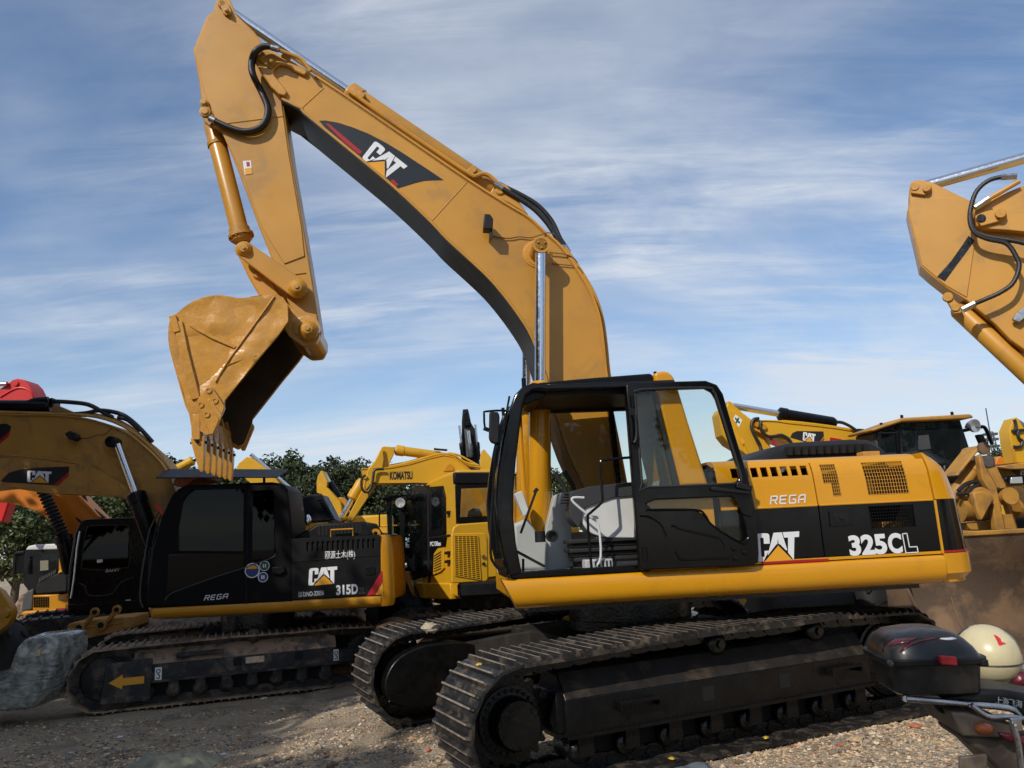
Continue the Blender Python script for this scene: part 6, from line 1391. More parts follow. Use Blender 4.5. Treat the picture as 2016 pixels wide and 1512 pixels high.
pipe('hand_rail', Pf, zk([(30,745),(30,640),(45,615),(90,610)]), -.6, .014, 'black_paint', EP, 3)
plate('frame', Pf, zk([(180,1115),(270,1115),(285,1180),(300,1260),(320,1330),(290,1290),(250,1200),(180,1150)]), -.9, -.6, 'yellow_dusty', EP, .02)
plate('tail_lamp', Pf, zk([(200,1045),(255,1045),(258,1085),(200,1085)]), -.62, -.55, 'white_decal', EP)
tyre(EP, Pf, (Pf.p(786, 1195, -.4).x, -.35, .62), .60, .5, 'black_dusty', .5, 18, (.35, 1, 0), 'wheel')
# loose tyre and bent sheet lying in front of it
Tf = Frame(-2.45, 11.6, -.18, 0)
LT = thing('tyre', 'old black tyre standing on edge under the tail of the dark excavator', 'tyre', Tf)
q = Tf.p(775, 1225, 0)
MB().lathe((q.x-.1, -.16, .40), (.75, -.6, 0), [(0, .25), (.0, .36), (.04, .41), (.24, .41), (.28, .36), (.28, .25), (.25, .24), (.03, .24), (0, .25)], 36, cap=False).build('tread', MATS['black_rubber'], LT)
MB().lathe((q.x-.1, -.16, .40), (.75, -.6, 0), [(.25, .275), (.285, .275), (.285, .235), (.1, .23)], 36, cap=False).build('bead_ring', MATS['rust_dirt'], LT)
Sf = Frame(-1.3, 10.9, -.1, 10)
sh_ = MB(); r1 = []
for i in range(24):
    t = i/23; x = -.75 + 1.9*t; z = .62 - .06*t + (.05*sin(t*14) if t < .55 else 0) ; r1.append((x, z))
R_ = [[(x, 0, z - (.10 if .2 < i/23 < .34 else 0)*1) for i, (x, z) in enumerate(r1)], [(x+.1, .8, z+.12) for x, z in r1]]
sho = sh_.loft(R_, closed=False).build('bent_sheet', MATS['rust_dirt'], None, fix=False, smooth=60); sho.location = Sf.o; sho.rotation_euler.z = radians(10)
so_m = sho.modifiers.new('sheet', 'SOLIDIFY'); so_m.thickness = .012
tag(sho, 'brown ribbed metal sheet lying bent in front of the yellow excavator', 'metal sheet')
ST = MB().box(-.6, 1.0, .05, .75, 0, .56).build('sheet_stack', MATS['track_steel_dusty'], None, bevel=.05); ST.location = Sf.o; ST.rotation_euler.z = radians(10); tag(ST, 'dark stack of steel under the bent brown sheet', 'steel stack')
# ================================================================== excavator arm beyond the engine house (right of the cab)
def zs(pts): return [(x/6.3+1410, y/6.3+770) for x, y in pts]
SR = Frame(5.2, 14.2, -.1, 4)
ES = thing('excavator', 'yellow excavator arm with green cross sign showing above the engine cover', 'excavator', SR)
plate('stick', SR, zs([(140,130),(160,120),(195,140),(235,185),(330,270),(450,360),(480,420),(480,500),(600,560),(700,720),(720,830),(560,960),(400,810),(330,750),(160,650),(75,545),(30,280),(60,220),(140,180)]), -.2, .2, 'yellow_lemon', ES, .012)
plate('stick_plate', SR, zs([(170,230),(250,260),(420,370),(430,500),(560,700),(560,900),(420,800),(300,560),(200,330)]), -.22, -.19, 'yellow_lemon', ES, .005)
sbt = zs([(455,380),(500,370),(600,365),(740,370),(900,395),(1250,430),(1500,460),(1680,490),(1800,540),(1900,620),(2100,800)])
sbb = zs([(470,470),(560,520),(640,560),(760,580),(930,640),(1160,670),(1500,690),(1760,760),(1900,850)])
sbo = put(MB().prism(SR.xz(sbt, -.3) + list(reversed(SR.xz(sbb, -.3))), -.3, .3).build('boom', MATS['yellow_lemon'], ES, smooth=30), SR, ES)
for P in (sbt, sbb): put(strip('boom_flange', SR.xz(P, -.3), -.32, .32, .02, 'yellow_lemon', ES), SR, ES)
put(decal(ES, 'logo_swoosh', SR.xz(zs([(915,575),(945,520),(1000,495),(1330,500),(1335,560),(1260,660),(1130,640)]), -.3), -.301, 'black_decal'), SR, ES)
put(decal(ES, 'red_stripe', SR.xz(zs([(1336,575),(1336,600),(1290,662),(1262,660)]), -.3), -.3035, 'red_decal'), SR, ES)
qs = SR.xz(zs([(1072,612),(1225,645),(1078,505),(1232,535)]), -.3)
for nm in ('logo',):
    mb0 = len(bpy.data.objects)
    before = set(bpy.data.objects); logo(ES, quad_map(*qs), -.304)
    for o in set(bpy.data.objects) - before: put(o, SR, ES)
put(decal(ES, 'label_sticker', SR.xz(zs([(1400,562),(1618,600),(1615,640),(1402,625)]), -.3), -.301, 'amber_decal'), SR, ES)
put(decal(ES, 'label_print', SR.xz(zs([(1408,572),(1560,598),(1545,632),(1408,615)]), -.3), -.304, 'red_decal'), SR, ES)
put(decal(ES, 'green_cross_sign', SR.xz(zs([(210,345),(240,290),(325,360),(280,448)]), -.22), -.222, 'white_decal'), SR, ES)
cr_ = [(.36,0),(.64,0),(.64,.34),(1,.34),(1,.66),(.64,.66),(.64,1),(.36,1),(.36,.66),(0,.66),(0,.34),(.36,.34)]
qm = quad_map(*SR.xz(zs([(220,362),(268,430),(245,305),(312,362)]), -.22))
put(decal(ES, 'green_cross', [qm(u, v) for u, v in cr_], -.2235, 'green_decal'), SR, ES)
put(decal(ES, 'warning_sticker', SR.xz(zs([(300,560),(360,625),(330,668),(300,620)]), -.22), -.222, 'amber_decal'), SR, ES)
ram_px(SR, zs([(1480,400)])[0], zs([(205,185)])[0], 0, .11, .06, .56, ES, 'black_paint', 'stick_cylinder')
boss('pin', SR, zs([(505,415)])[0], -.32, .05, .03, 'yellow_deep', ES); boss('pin', SR, zs([(590,448)])[0], -.32, .05, .03, 'yellow_deep', ES)
for P in ([(530,340),(470,350),(440,400),(440,470),(480,560),(540,660),(550,740),(520,800),(460,820)], [(560,370),(545,430),(570,500),(640,560),(730,560),(800,545),(880,580),(930,640),(930,680)], [(1490,385),(1560,390),(1650,430),(1740,490),(1820,550)], [(1750,485),(1830,490),(1900,520),(1940,530)]):
    pipe('arm_hose', SR, zs(P), -.36, .03, 'hose', ES, 4)
plate('red_strap', SR, zs([(655,550),(670,560),(785,700),(770,715),(660,590)]), -.34, -.33, 'red_decal', ES, 0)
MB().sphere(tuple(SR.p(*zs([(860,660)])[0], .4)), (.16, .05, .14)).build('round_mirror', MATS['mirror'], ES)
pipe('boom_pipe', SR, zs([(650,390),(850,375),(1250,415),(1500,450),(1700,480)]), -.2, .022, 'yellow_lemon', ES, 2)
MB().box(1.5, 4.8, -.9, 1.4, 1.0, 1.75).box(1.3, 5.0, -1.1, -.5, .02, .9).box(1.3, 5.0, 1.0, 1.6, .02, .9).build('body', MATS['black_dusty'], ES, bevel=.08)
# ================================================================== wheel loader behind the tail, bucket towards the camera
def zl(pts): return [(x/4.446+1700, y/4.447+780) for x, y in pts]
TL = Frame(7.6, 13.4, -.1, 6)
ET = thing('wheel_loader', 'yellow wheel loader with tinted cab, its bucket facing the camera at the right', 'loader', TL)
plate('cab_roof', TL, zl([(62,292),(330,196),(350,188),(930,155),(950,162),(970,186),(900,200),(340,225),(90,310)]), -.3, .5, 'yellow_dusty', ET, .025)
plate('cab_shell', TL, zl([(85,315),(320,230),(850,205),(940,480),(880,640),(700,600),(160,600)]), -.15, .45, 'interior_dark', ET, .03)
plate('cab_window', TL, zl([(110,330),(275,270),(285,490),(150,500)]), -.165, -.15, 'glass_blue', ET, .003)
plate('cab_window', TL, zl([(330,245),(450,228),(470,470),(345,490)]), -.165, -.15, 'glass_blue', ET, .003)
plate('windscreen', TL, zl([(455,225),(845,208),(930,480),(860,600),(700,580),(560,480),(478,480)]), -.165, -.15, 'glass_blue', ET, .003)
plate('windscreen_light', TL, zl([(480,345),(570,338),(590,460),(480,470)]), -.168, -.165, 'grey_trim', ET, 0)
plate('cab_post', TL, zl([(285,265),(325,250),(330,490),(298,495)]), -.19, -.14, 'black_paint', ET)
pipe('mirror_frame', TL, zl([(140,490),(138,340),(160,328),(285,325)]), -.5, .022, 'black_paint', ET, 2)
pipe('mirror_frame', TL, zl([(880,300),(1020,270),(1060,275),(1090,330),(1125,420)]), -.5, .03, 'black_paint', ET, 3)
plate('mirror', TL, zl([(1000,335),(1050,330),(1095,420),(1040,425)]), -.55, -.45, 'black_plastic', ET, .02)
q = TL.p(*zl([(960,260)])[0], -.5); put(MB().lathe(q, (.2, -1, -.1), [(-.1, .06), (0, .11), (.05, .11), (.05, .1), (.03, .004)], 20).build('work_lamp', MATS['lamp_lens'], ET), TL, ET)
pipe('lamp_stay', TL, zl([(890,275),(915,240),(950,230)]), -.45, .014, 'black_paint', ET, 2)
a, b = TL.xz(zl([(470,292),(840,262)]), -.165); put(lettering('window_lettering', '出租 电话 1380011990', a, b, .16, -.168, MATS['grey_trim'], ET, bold=.0), TL, ET)
for px in ((335,180), (775,152), (155,248)): q = TL.p(*zl([px])[0], 0); put(MB().cyl((q.x, 0, q.z-.05), (q.x, 0, q.z+.03), .025, 8).build('roof_stud', MATS['black_paint'], ET), TL, ET)
plate('front_hood', TL, zl([(700,590),(760,580),(850,640),(870,760),(700,760)]), -.4, .6, 'black_paint', ET, .05)
plate('body', TL, zl([(100,560),(700,560),(830,860),(1000,1100),(1000,1500),(100,1500)]), -.1, 1.6, 'yellow_dusty', ET, .06)
# front linkage
LF = Frame(7.2, 11.3, -.1, 6)
ty = 'yellow_dusty'
plate('tilt_lever', LF, zl([(1010,520),(1040,510),(1060,600),(1165,790),(1200,960),(1245,1175),(1160,1170),(1140,1010),(1130,860),(1040,720)]), -.14, -.04, ty, ET, .012)
plate('tilt_lever', LF, zl([(1110,515),(1150,540),(1160,620),(1250,770),(1300,960),(1355,1165),(1325,1170),(1260,960),(1180,760),(1110,600)]), .34, .44, ty, ET, .012)
plate('lever_web', LF, zl([(1085,640),(1165,620),(1250,790),(1170,800)]), -.04, .34, ty, ET, 0)
plate('lever_web', LF, zl([(1230,1040),(1300,1030),(1340,1160),(1240,1160)]), -.04, .34, ty, ET, 0)
q = LF.p(*zl([(1075,570)])[0], 0); put(MB().cyl((q.x, -.04, q.z), (q.x, .5, q.z), .085, 24).build('pin', MATS['steel'], ET), LF, ET)
q = LF.p(*zl([(1080,885)])[0], -.2); put(MB().lathe((q.x, .0, q.z), (0, -1, 0), [(0, .15), (.1, .15), (.11, .125), (.16, .125), (.16, .07), (.18, .07), (.18, .004)], 28).build('pivot_boss', MATS[ty], ET), LF, ET)
q = LF.p(*zl([(1290,870)])[0], .45); put(MB().lathe((q.x, .4, q.z), (.3, -1, 0), [(0, .13), (.1, .13), (.12, .1)], 28).build('pivot_boss', MATS[ty], ET), LF, ET)
cr0 = LF.p(*zl([(1180,880)])[0], .2); put(MB().cyl((cr0.x, -.05, cr0.z), (cr0.x+.05, .5, cr0.z), .12, 28).build('cross_shaft', MATS[ty], ET), LF, ET)
a = LF.p(*zl([(830,990)])[0], .15); b = LF.p(*zl([(1130,970)])[0], .15); put(MB().cyl(a, b, .18, 32).build('cross_tube', MATS[ty], ET), LF, ET)
a = LF.p(*zl([(1300,960)])[0], .4); b = a + Vector((1.6, 0, .05)); put(MB().cyl(a, b, .18, 32).build('cross_tube', MATS[ty], ET), LF, ET)
plate('lift_arm', LF, zl([(960,840),(1040,830),(1120,850),(1140,900),(1110,960),(1040,1090),(1000,1010)]), -.24, -.14, ty, ET, .02)
ram_px(LF, zl([(760,900)])[0], zl([(1030,560)])[0], 0.15, .095, .05, .9, ET, ty, 'tilt_cylinder')
plate('hose_guard', LF, zl([(810,690),(985,470),(1000,440),(1040,425),(1090,440),(1080,480),(1000,490),(830,700)]), -.05, .3, ty, ET, .012)
boss('guard_lamp', LF, zl([(1050,458)])[0], -.06, .09, .03, 'rust_dirt', ET)
for P in ([(830,830),(880,780),(940,755),(1000,750)], [(900,860),(950,800),(1020,770)], [(820,860),(900,850)]): pipe('linkage_hose', LF, zl(P), -.05, .03, 'hose', ET, 3)
plate('arm_plate', LF, zl([(900,1110),(1060,1095),(1140,1090),(1160,1180),(940,1170)]), .1, .3, ty, ET, .01)
tyre(ET, LF, tuple(LF.p(*zl([(1000,1130)])[0], .7)[0:1]) + (.7, .75), .55, .3, 'yellow_deep', .5, 14, (0, 1, 0), 'spare_ring')
# bucket, open to the camera
BQ = Frame(6.35, 10.2, -.05, 6)
tl = BQ.p(1889, 1052, .45); tr_ = BQ.p(2020, 1041, .45); bl_ = BQ.p(1836, 1205, 0)
x0b, x1b = BQ.p(1836, 1200, -.3).x, BQ.p(1836, 1200, -.3).x + 2.75; ztop = tl.z
prof = [(-.55, .02), (-.1, .03), (.25, .10), (.48, .30), (.60, .62), (.60, .95), (.50, 1.25), (.42, ztop)]
pr2 = [(v.x, v.y) for v in spline([Vector(p) for p in prof], 4)]
bk = MB().loft([[(x0b, y, z) for y, z in pr2], [(x1b, y, z) for y, z in pr2]], closed=False).build('bucket', MATS['rust_dirt'], ET, fix=False, smooth=60); put(bk, BQ, ET)
sm_ = bk.modifiers.new('sheet', 'SOLIDIFY'); sm_.thickness = .04; sm_.offset = 0
sidep = [(-.5, .02), (-.1, .0), (.25, .08), (.48, .28), (.62, .62), (.62, .95), (.52, 1.25), (.42, ztop+.02), (.30, ztop), (.16, .9), (-.2, .35)]
for xx in (x0b-.02, x1b-.02): put(MB().prism(sidep, xx, xx+.04, 'x').build('bucket_side', MATS['rust_dirt'], ET, bevel=.005), BQ, ET)
put(MB().box(x0b-.03, x1b+.03, .38, .47, ztop-.03, ztop+.035).build('bucket_rim', MATS[ty], ET, bevel=.015), BQ, ET)
put(MB().box(x0b-.03, x1b+.03, -.62, -.5, .0, .05).build('cutting_edge', MATS['track_steel_dusty'], ET, bevel=.008), BQ, ET)
for k in range(7): xx = x0b + .15 + k*.42; put(MB().prism([(-.85, .0), (-.5, .0), (-.45, .1), (-.6, .1)], xx, xx+.13, 'x').build('bucket_tooth', MATS['yellow_deep'], ET, bevel=.008), BQ, ET)
put(MB().tube([(x0b+.8, .2, .1), (x0b+.85, .45, .3), (x0b+.86, .585, .7)], .01, 6, 3).build('weld_seam', MATS['rust_dirt'], ET), BQ, ET)
# ================================================================== tyre roller behind the big machine: smooth drum, ribbed wheel
RF = Frame(4.4, 11.6, -.1, 8)
ERo = thing('roller', 'tyre roller with smooth black drum seen in the gap under the engine house', 'roller', RF)
a = RF.p(1468, 1190, 0); b = RF.p(1636, 1178, 0); zc = .72
put(MB().lathe((a.x, 0, zc), (1, 0, 0), [(0, .3), (.0, .5), (.12, .66), (.25, .69), (b.x-a.x-.1, .69), (b.x-a.x, .62), (b.x-a.x, .3)], 48).build('drum', MATS['black_rubber'], ERo), RF, ERo)
def lug_wheel(root, fr, px0, px1, py, r, name, y=0):
    a = fr.p(px0, py, y); b = fr.p(px1, py, y); w = b.x-a.x
    o = tyre(root, fr, ((a.x+b.x)/2, y, r-.02), r, w, 'amber_decal', .52, 20, (1, .12, 0), name)
    return o
lug_wheel(ERo, RF, 1640, 1730, 1180, .72, 'wheel')
lug_wheel(ET, Frame(7.6, 11.9, -.1, 8), 1738, 1832, 1180, .78, 'wheel')
put(MB().box(a.x+.1, b.x+1.2, .5, 1.6, .6, 1.25).box(a.x+.1, a.x+.3, -.1, 1.0, .9, 1.1).build('frame', MATS['yellow_deep'], ERo, bevel=.05), RF, ERo)
lm = MB().prism(RF.xz([(1436, 1180), (1444, 1172), (1462, 1172), (1470, 1182), (1462, 1196), (1450, 1196)], -.6), -.62, -.45).build('tail_lamp', MATS['yellow_dusty'], ERo, bevel=.01); put(lm, RF, ERo)
put(MB().prism(RF.xz([(1438, 1182), (1446, 1173), (1453, 1173), (1450, 1190), (1440, 1188)], -.63), -.64, -.615).build('tail_lamp_lens', MATS['red_decal'], ERo), RF, ERo)
# ================================================================== far excavator at the right edge
XF = Frame(12.2, 17.5, -.1, 0)
EXr = thing('excavator', 'distant yellow excavator at the right edge with its stick raised above a low hill', 'excavator', XF)
def zx(pts): return [(x/5.04+1860, y/5.04+800) for x, y in pts]
plate('stick', XF, zx([(690,115),(715,108),(735,130),(790,220),(900,330),(900,560),(740,560),(700,560),(655,350),(642,230)]), -.2, .2, 'yellow_lemon', EXr, .012)
plate('stick_rib', XF, zx([(672,400),(692,400),(715,560),(695,562)]), -.24, -.19, 'yellow_deep', EXr, .006)
for P in ([(790,235),(740,240),(720,270),(740,320),(770,345),(750,400),(680,402)], [(690,130),(705,180),(700,230),(670,250)]): pipe('arm_hose', XF, zx(P), -.25, .035, 'hose', EXr, 4)
ram_px(XF, (2080, 880), (2002, 828), 0, .09, .05, .3, EXr, 'yellow_lemon', 'stick_cylinder')
plate('boom', XF, zx([(530,600),(640,575),(760,560),(1000,540),(1000,620),(640,625)]), -.3, .3, 'yellow_dusty', EXr, .02)
plate('body', XF, zx([(520,640),(530,620),(900,590),(1000,590),(1000,1200),(520,1200)]), .2, 1.5, 'yellow_lemon', EXr, .04)
plate('logo_band', XF, zx([(665,640),(720,628),(1000,615),(1000,700),(740,690)]), .18, .2, 'black_decal', EXr, 0)
before = set(bpy.data.objects); logo(EXr, quad_map(*XF.xz(zx([(748,682),(860,676),(750,640),(862,632)]), .18)), .175)
for o in set(bpy.data.objects) - before: put(o, XF, EXr)
plate('lamp_box', XF, zx([(595,735),(605,700),(650,690),(900,680),(900,770),(640,768)]), -.3, .2, 'black_paint', EXr, .02)
plate('head_lamp', XF, zx([(655,765),(660,705),(770,698),(778,762)]), -.33, -.29, 'lamp_lens', EXr, .01)
plate('orange_bucket', XF, zx([(505,580),(520,520),(555,490),(600,520),(612,560),(580,580)]), 1.5, 2.2, 'orange_paint', EXr, .02)
# ================================================================== neighbour's arm at the right edge, closer
WFm = Frame(6.0, 9.6, 0, -24)
EW = thing('excavator', 'oil-streaked yellow excavator arm reaching in from the right edge high up', 'excavator', WFm)
def zw(pts): return [(x/3.2155+1770, y/3.217+290) for x, y in pts]
plate('stick', WFm, zw([(66,260),(75,225),(105,205),(150,208),(210,220),(300,265),(445,335),(500,350),(600,420),(840,600),(900,1000),(900,1300),(790,1280),(700,1215),(610,1120),(430,970),(300,890),(210,820),(135,755),(105,620),(52,400),(66,345)]), -.2, .2, 'yellow', EW, .012)
plate('stick_side_plate', WFm, zw([(75,350),(110,328),(360,325),(470,360),(480,600),(430,950),(290,870),(215,805),(145,745),(60,400)]), -.215, -.19, 'yellow', EW, .006)
plate('oil_streak', WFm, zw([(440,560),(480,590),(430,660),(370,740),(290,850),(240,820),(330,720),(400,620)]), -.2175, -.21, 'oily_black', EW, 0)
plate('pin_keeper', WFm, zw([(70,250),(85,225),(205,235),(205,275),(160,302),(75,290)]), -.25, -.2, 'yellow', EW, .01)
boss('keeper_bolt', WFm, zw([(173,265)])[0], -.25, .045, .04, 'yellow_weld', EW); boss('pin', WFm, zw([(100,252)])[0], -.25, .05, .015, 'yellow_weld', EW)
wbt = zw([(480,400),(620,310),(790,240),(1100,120),(1600,80),(2200,300),(2500,900)]); wbb = zw([(490,495),(540,515),(700,525),(800,535),(1150,520),(1500,520),(1900,800),(2150,1300)])
put(MB().prism(WFm.xz(wbt, -.32) + list(reversed(WFm.xz(wbb, -.32))), -.32, .32).build('boom', Y, EW, bevel=.01, smooth=30), WFm, EW)
plate('boom_ear', WFm, zw([(480,440),(500,420),(560,400),(640,385),(680,400),(682,430),(640,468),(520,500)]), -.37, -.3, 'yellow', EW, .012)
boss('ear_bolt', WFm, zw([(640,425)])[0], -.37, .06, .05, 'yellow_weld', EW); boss('ear_pin', WFm, zw([(520,450)])[0], -.37, .05, .02, 'oily_black', EW)
ram_px(WFm, zw([(1250,-60)])[0], zw([(170,245)])[0], 0, .12, .075, .35, EW, 'yellow', 'stick_cylinder')
for P in ([(740,185),(640,190),(560,215),(490,280),(455,380),(450,470),(480,540),(560,580),(680,610),(740,690),(760,760),(720,860),(640,920),(540,965),(480,990),(400,1030)], [(450,420),(470,520),(540,560),(640,580),(760,600),(900,640)]):
    P3 = [WFm.p(*p, -.42) for p in zw(P)]; P3 = spline(P3, 8); n_ = len(P3)
    put(MB().tube(P3, .030, 10, rf=lambda i, n: .030 if i % 2 else .027).build('arm_hose', MATS['hose'], EW, smooth=20), WFm, EW)
pipe('hose_pipe', WFm, zw([(480,390),(560,330),(640,285),(760,215)]), -.4, .03, 'yellow', EW, 2)
pipe('hose_fitting', WFm, zw([(645,188),(745,183)]), -.42, .042, 'steel', EW, 1); pipe('hose_fitting', WFm, zw([(400,1030),(480,990)]), -.42, .042, 'steel', EW, 1)
pipe('hose_fitting', WFm, zw([(480,385),(570,325)]), -.41, .04, 'steel', EW, 1)
ram_px(WFm, zw([(360,1010)])[0], zw([(1100,1700)])[0], 0, .12, .065, .8, EW, 'yellow', 'bucket_cylinder')
plate('cylinder_mount', WFm, zw([(285,940),(310,925),(400,1010),(395,1050),(350,1055)]), -.24, -.17, 'yellow', EW, .012)
boss('mount_pin', WFm, zw([(308,950)])[0], -.24, .06, .03, 'yellow_weld', EW); boss('mount_pin', WFm, zw([(357,1015)])[0], -.24, .05, .02, 'yellow_weld', EW)
plate('pipe_bracket', WFm, zw([(715,1090),(740,1050),(790,1010),(900,960),(900,1000),(760,1110)]), -.3, -.24, 'steel', EW, .01)
MB().box(3.4, 7.2, -1.3, 1.3, 1.1, 2.2).prism([(3.2, 1.1), (4.9, 1.1), (4.9, 2.9), (3.6, 2.9), (3.25, 2.2)], -1.3, -.4).box(3.0, 7.0, -1.5, -.9, 0, .9).box(3.0, 7.0, .9, 1.5, 0, .9).build('body', MATS['yellow'], EW, bevel=.08)
# ================================================================== trees
def leaf_mat(name, c0, c1):
    m = bpy.data.materials.new(name); m.use_nodes = True; nt = m.node_tree; N = nt.nodes; L = nt.links.new; b = N['Principled BSDF']
    g = N.new('ShaderNodeNewGeometry'); oi = N.new('ShaderNodeObjectInfo')
    mx = N.new('ShaderNodeMix'); mx.data_type = 'RGBA'; mx.inputs[6].default_value = c0; mx.inputs[7].default_value = c1; L(g.outputs['Random Per Island'], mx.inputs[0])
    hs = N.new('ShaderNodeHueSaturation'); mr = N.new('ShaderNodeMapRange'); L(oi.outputs['Random'], mr.inputs[0]); mr.inputs[3].default_value = .62; mr.inputs[4].default_value = 1.5
    L(mr.outputs[0], hs.inputs['Value']); L(mx.outputs[2], hs.inputs['Color']); L(hs.outputs[0], b.inputs['Base Color']); b.inputs['Roughness'].default_value = .6
    b.inputs['Specular IOR Level'].default_value = .25
    MATS[name] = m; return m
leaf_mat('leaf', (.022, .031, .012, 1), (.062, .078, .030, 1)); leaf_mat('leaf_light', (.040, .054, .018, 1), (.10, .12, .05, 1))
mat('bark', lin(84, 72, 60), .9, var=.3, vscale=6, bump=.6, bscale=20)
def tree_meshes(seed, h=8.0, r=3.0, n_cl=120, per=90, leaf=.24):
    R = random.Random(seed); tr = MB()
    top = Vector((R.uniform(-.3, .3), R.uniform(-.3, .3), h*.55))
    tr.tube([(0, 0, -.2), (R.uniform(-.1, .1), R.uniform(-.1, .1), h*.2), top*.7 + Vector((0, 0, h*.05)), top + Vector((0, 0, h*.2))], .2, 8, 3, rf=lambda i, n: .24*(1-i/n*.85))
    cl = []
    cen = Vector((0, 0, h*.60))
    while len(cl) < n_cl:
        p = Vector((R.uniform(-1, 1), R.uniform(-1, 1), R.uniform(-1, 1)))
        if p.length > 1 or p.length < .35: continue
        bump = .82 + .28*noise.noise(p*2.3 + Vector((seed, 0, 0)))
        q = cen + Vector((p.x*r*bump, p.y*r*bump, p.z*h*.40*bump)); cl.append((q, R.uniform(.4, .72)*r/3))
    for i, (q, s) in enumerate(cl):
        if i % 5 == 0: tr.tube([(0, 0, h*R.uniform(.2, .4)), q*.55 + Vector((0, 0, h*.12)), q], .05, 5, 3, rf=lambda k, n: .085*(1-k/n*.8))
    V = []; Fc = []
    for q, s in cl:
        for _ in range(per):
            d = Vector((R.gauss(0, 1), R.gauss(0, 1), R.gauss(0, 1))); d.normalize(); p = q + d*s*(R.random()**.45)
            nrm = (d*.7 + Vector((R.uniform(-1, 1), R.uniform(-1, 1), R.uniform(-.3, 1)))).normalized(); u = nrm.orthogonal().normalized(); a = R.uniform(0, 6.28); w = nrm.cross(u); u2 = u*cos(a) + w*sin(a); w2 = nrm.cross(u2)
            l = leaf*R.uniform(.6, 1.2); b = len(V); V += [tuple(p - u2*l*.5), tuple(p + w2*l*.34 - u2*l*.05), tuple(p + u2*l*.55 + nrm*l*.1), tuple(p - w2*l*.34 - u2*l*.05)]; Fc.append((b, b+1, b+2, b+3))
    me = bpy.data.meshes.new('crown'); me.from_pydata(V, [], Fc)
    return tr.mesh('trunk'), me
TM = [tree_meshes(11), tree_meshes(23, 7.4, 3.4), tree_meshes(37, 9.0, 2.8)]
for t_, c_ in TM: t_.materials.append(MATS['bark']); t_.polygons.foreach_set('use_smooth', [True]*len(t_.polygons)); c_.materials.append(MATS['leaf'])
TM2 = []
for t_, c_ in TM: c2 = c_.copy(); c2.materials.clear(); c2.materials.append(MATS['leaf_light']); TM2.append((t_, c2))
def tree(x, y, k, s, rz, label, light=False, sz=1, group=None):
    o = thing('tree', label, 'tree', loc=(x, y, -.2), group=group); o.rotation_euler.z = rz; o.scale = (s, s, s*sz)
    t_, c_ = (TM2 if light else TM)[k]
    link(bpy.data.objects.new('trunk', t_), o); link(bpy.data.objects.new('crown', c_), o)
    return o
def tree_px(px, ytop, y, k, rz, label, light=False, wid=1):
    q = at(px, ytop, y); h = (8.0, 7.4, 9.0)[k]; s = (q.z+.2)/(h*.99)
    o = tree(q.x, y, k, s, rz, label, light); o.scale = (s*wid, s*wid, s); return o
G = [ (560, 884, 44, 1, 0, 'round dark tree crown just right of the bucket teeth'), (655, 900, 46, 0, 1, 'dark tree behind the bent yellow arm'), (708, 897, 43, 1, 2, 'broad dark tree left of the lettered boom'),
  (775, 925, 47, 0, 3, 'dark tree under the lettered boom tip'), (850, 935, 45, 1, 4, 'dark tree seen under the lettered boom above the roller'), (930, 905, 52, 0, 2.2, 'dark tree behind the short-tail excavator'),
  (1080, 918, 48, 1, 5, 'dark tree seen through the big cab front'), (1010, 915, 50, 2, .6, 'dark tree left of the big cab'), (600, 925, 40, 1, .5, 'low dark tree behind the opened hood'),
  (345, 886, 42, 2, .9, 'tall dark tree over the roof guard of the dark excavator'), (430, 905, 46, 0, 1.9, 'dark tree behind the bucket teeth'), (480, 915, 48, 2, 2.8, 'dark tree behind the bucket tips') ]
for px, yt, y, k, rz, lab in G: tree_px(px, yt, y, k, rz, lab, wid=1.0)
for px, yt, y, k, rz, lab in ((45, 935, 27, 1, 0, 'leafy lighter tree at the left edge below the booms'), (150, 930, 29, 0, 2, 'leafy lighter tree behind the orange boom'), (250, 945, 31, 1, 3, 'leafy lighter tree above the black cab roof'), (-60, 900, 28, 2, 4, 'leafy lighter tree cut off by the left edge')):
    tree_px(px, yt, y, k, rz, lab, True, 1.05)
for px, yt, y, k, rz, lab in ((1940, 886, 62, 1, 0, 'far dark tree right of the loader cab'), (1985, 880, 66, 0, 1, 'far dark tree beside the lattice mast'), (2040, 890, 62, 1, 2, 'far dark tree at the right edge'), (1890, 895, 64, 0, 3, 'far dark tree behind the loader cab')):
    tree_px(px, yt, y, k, rz, lab, wid=1.3)
# unseen trees added left of and behind the photographer: they shade the left of the yard
tree(-10.1, 5.0, 1, 1.34, .4, 'tall unseen tree added left of the yard for shade, nearest the dark excavator', sz=1.05)
tree(-12.8, 7.4, 0, 1.55, 2.4, 'tall unseen tree added left of the yard for shade, furthest left')
tree(-13.2, -4.2, 1, 1.75, 1.2, 'tallest unseen tree, added for shade, left behind the photographer')
tree(-5.0, -5.4, 0, 1.2, 3.0, 'tall unseen tree added for shade behind the photographer')
# trees along the near side of the yard, behind the photographer (they darken what the panes and glossy panels mirror)
for k in range(13):
    a = radians(-205 + k*19.5); rr = 24 + 3*sin(k*2.1); tree(rr*cos(a)*1.15, rr*sin(a) - 2 if sin(a) < 0 else rr*sin(a)*.5 - 6, k % 3, 1.25 + .15*sin(k*1.7), k*1.3, 'tree in the row along the near side of the yard', group='trees along the near side of the yard')
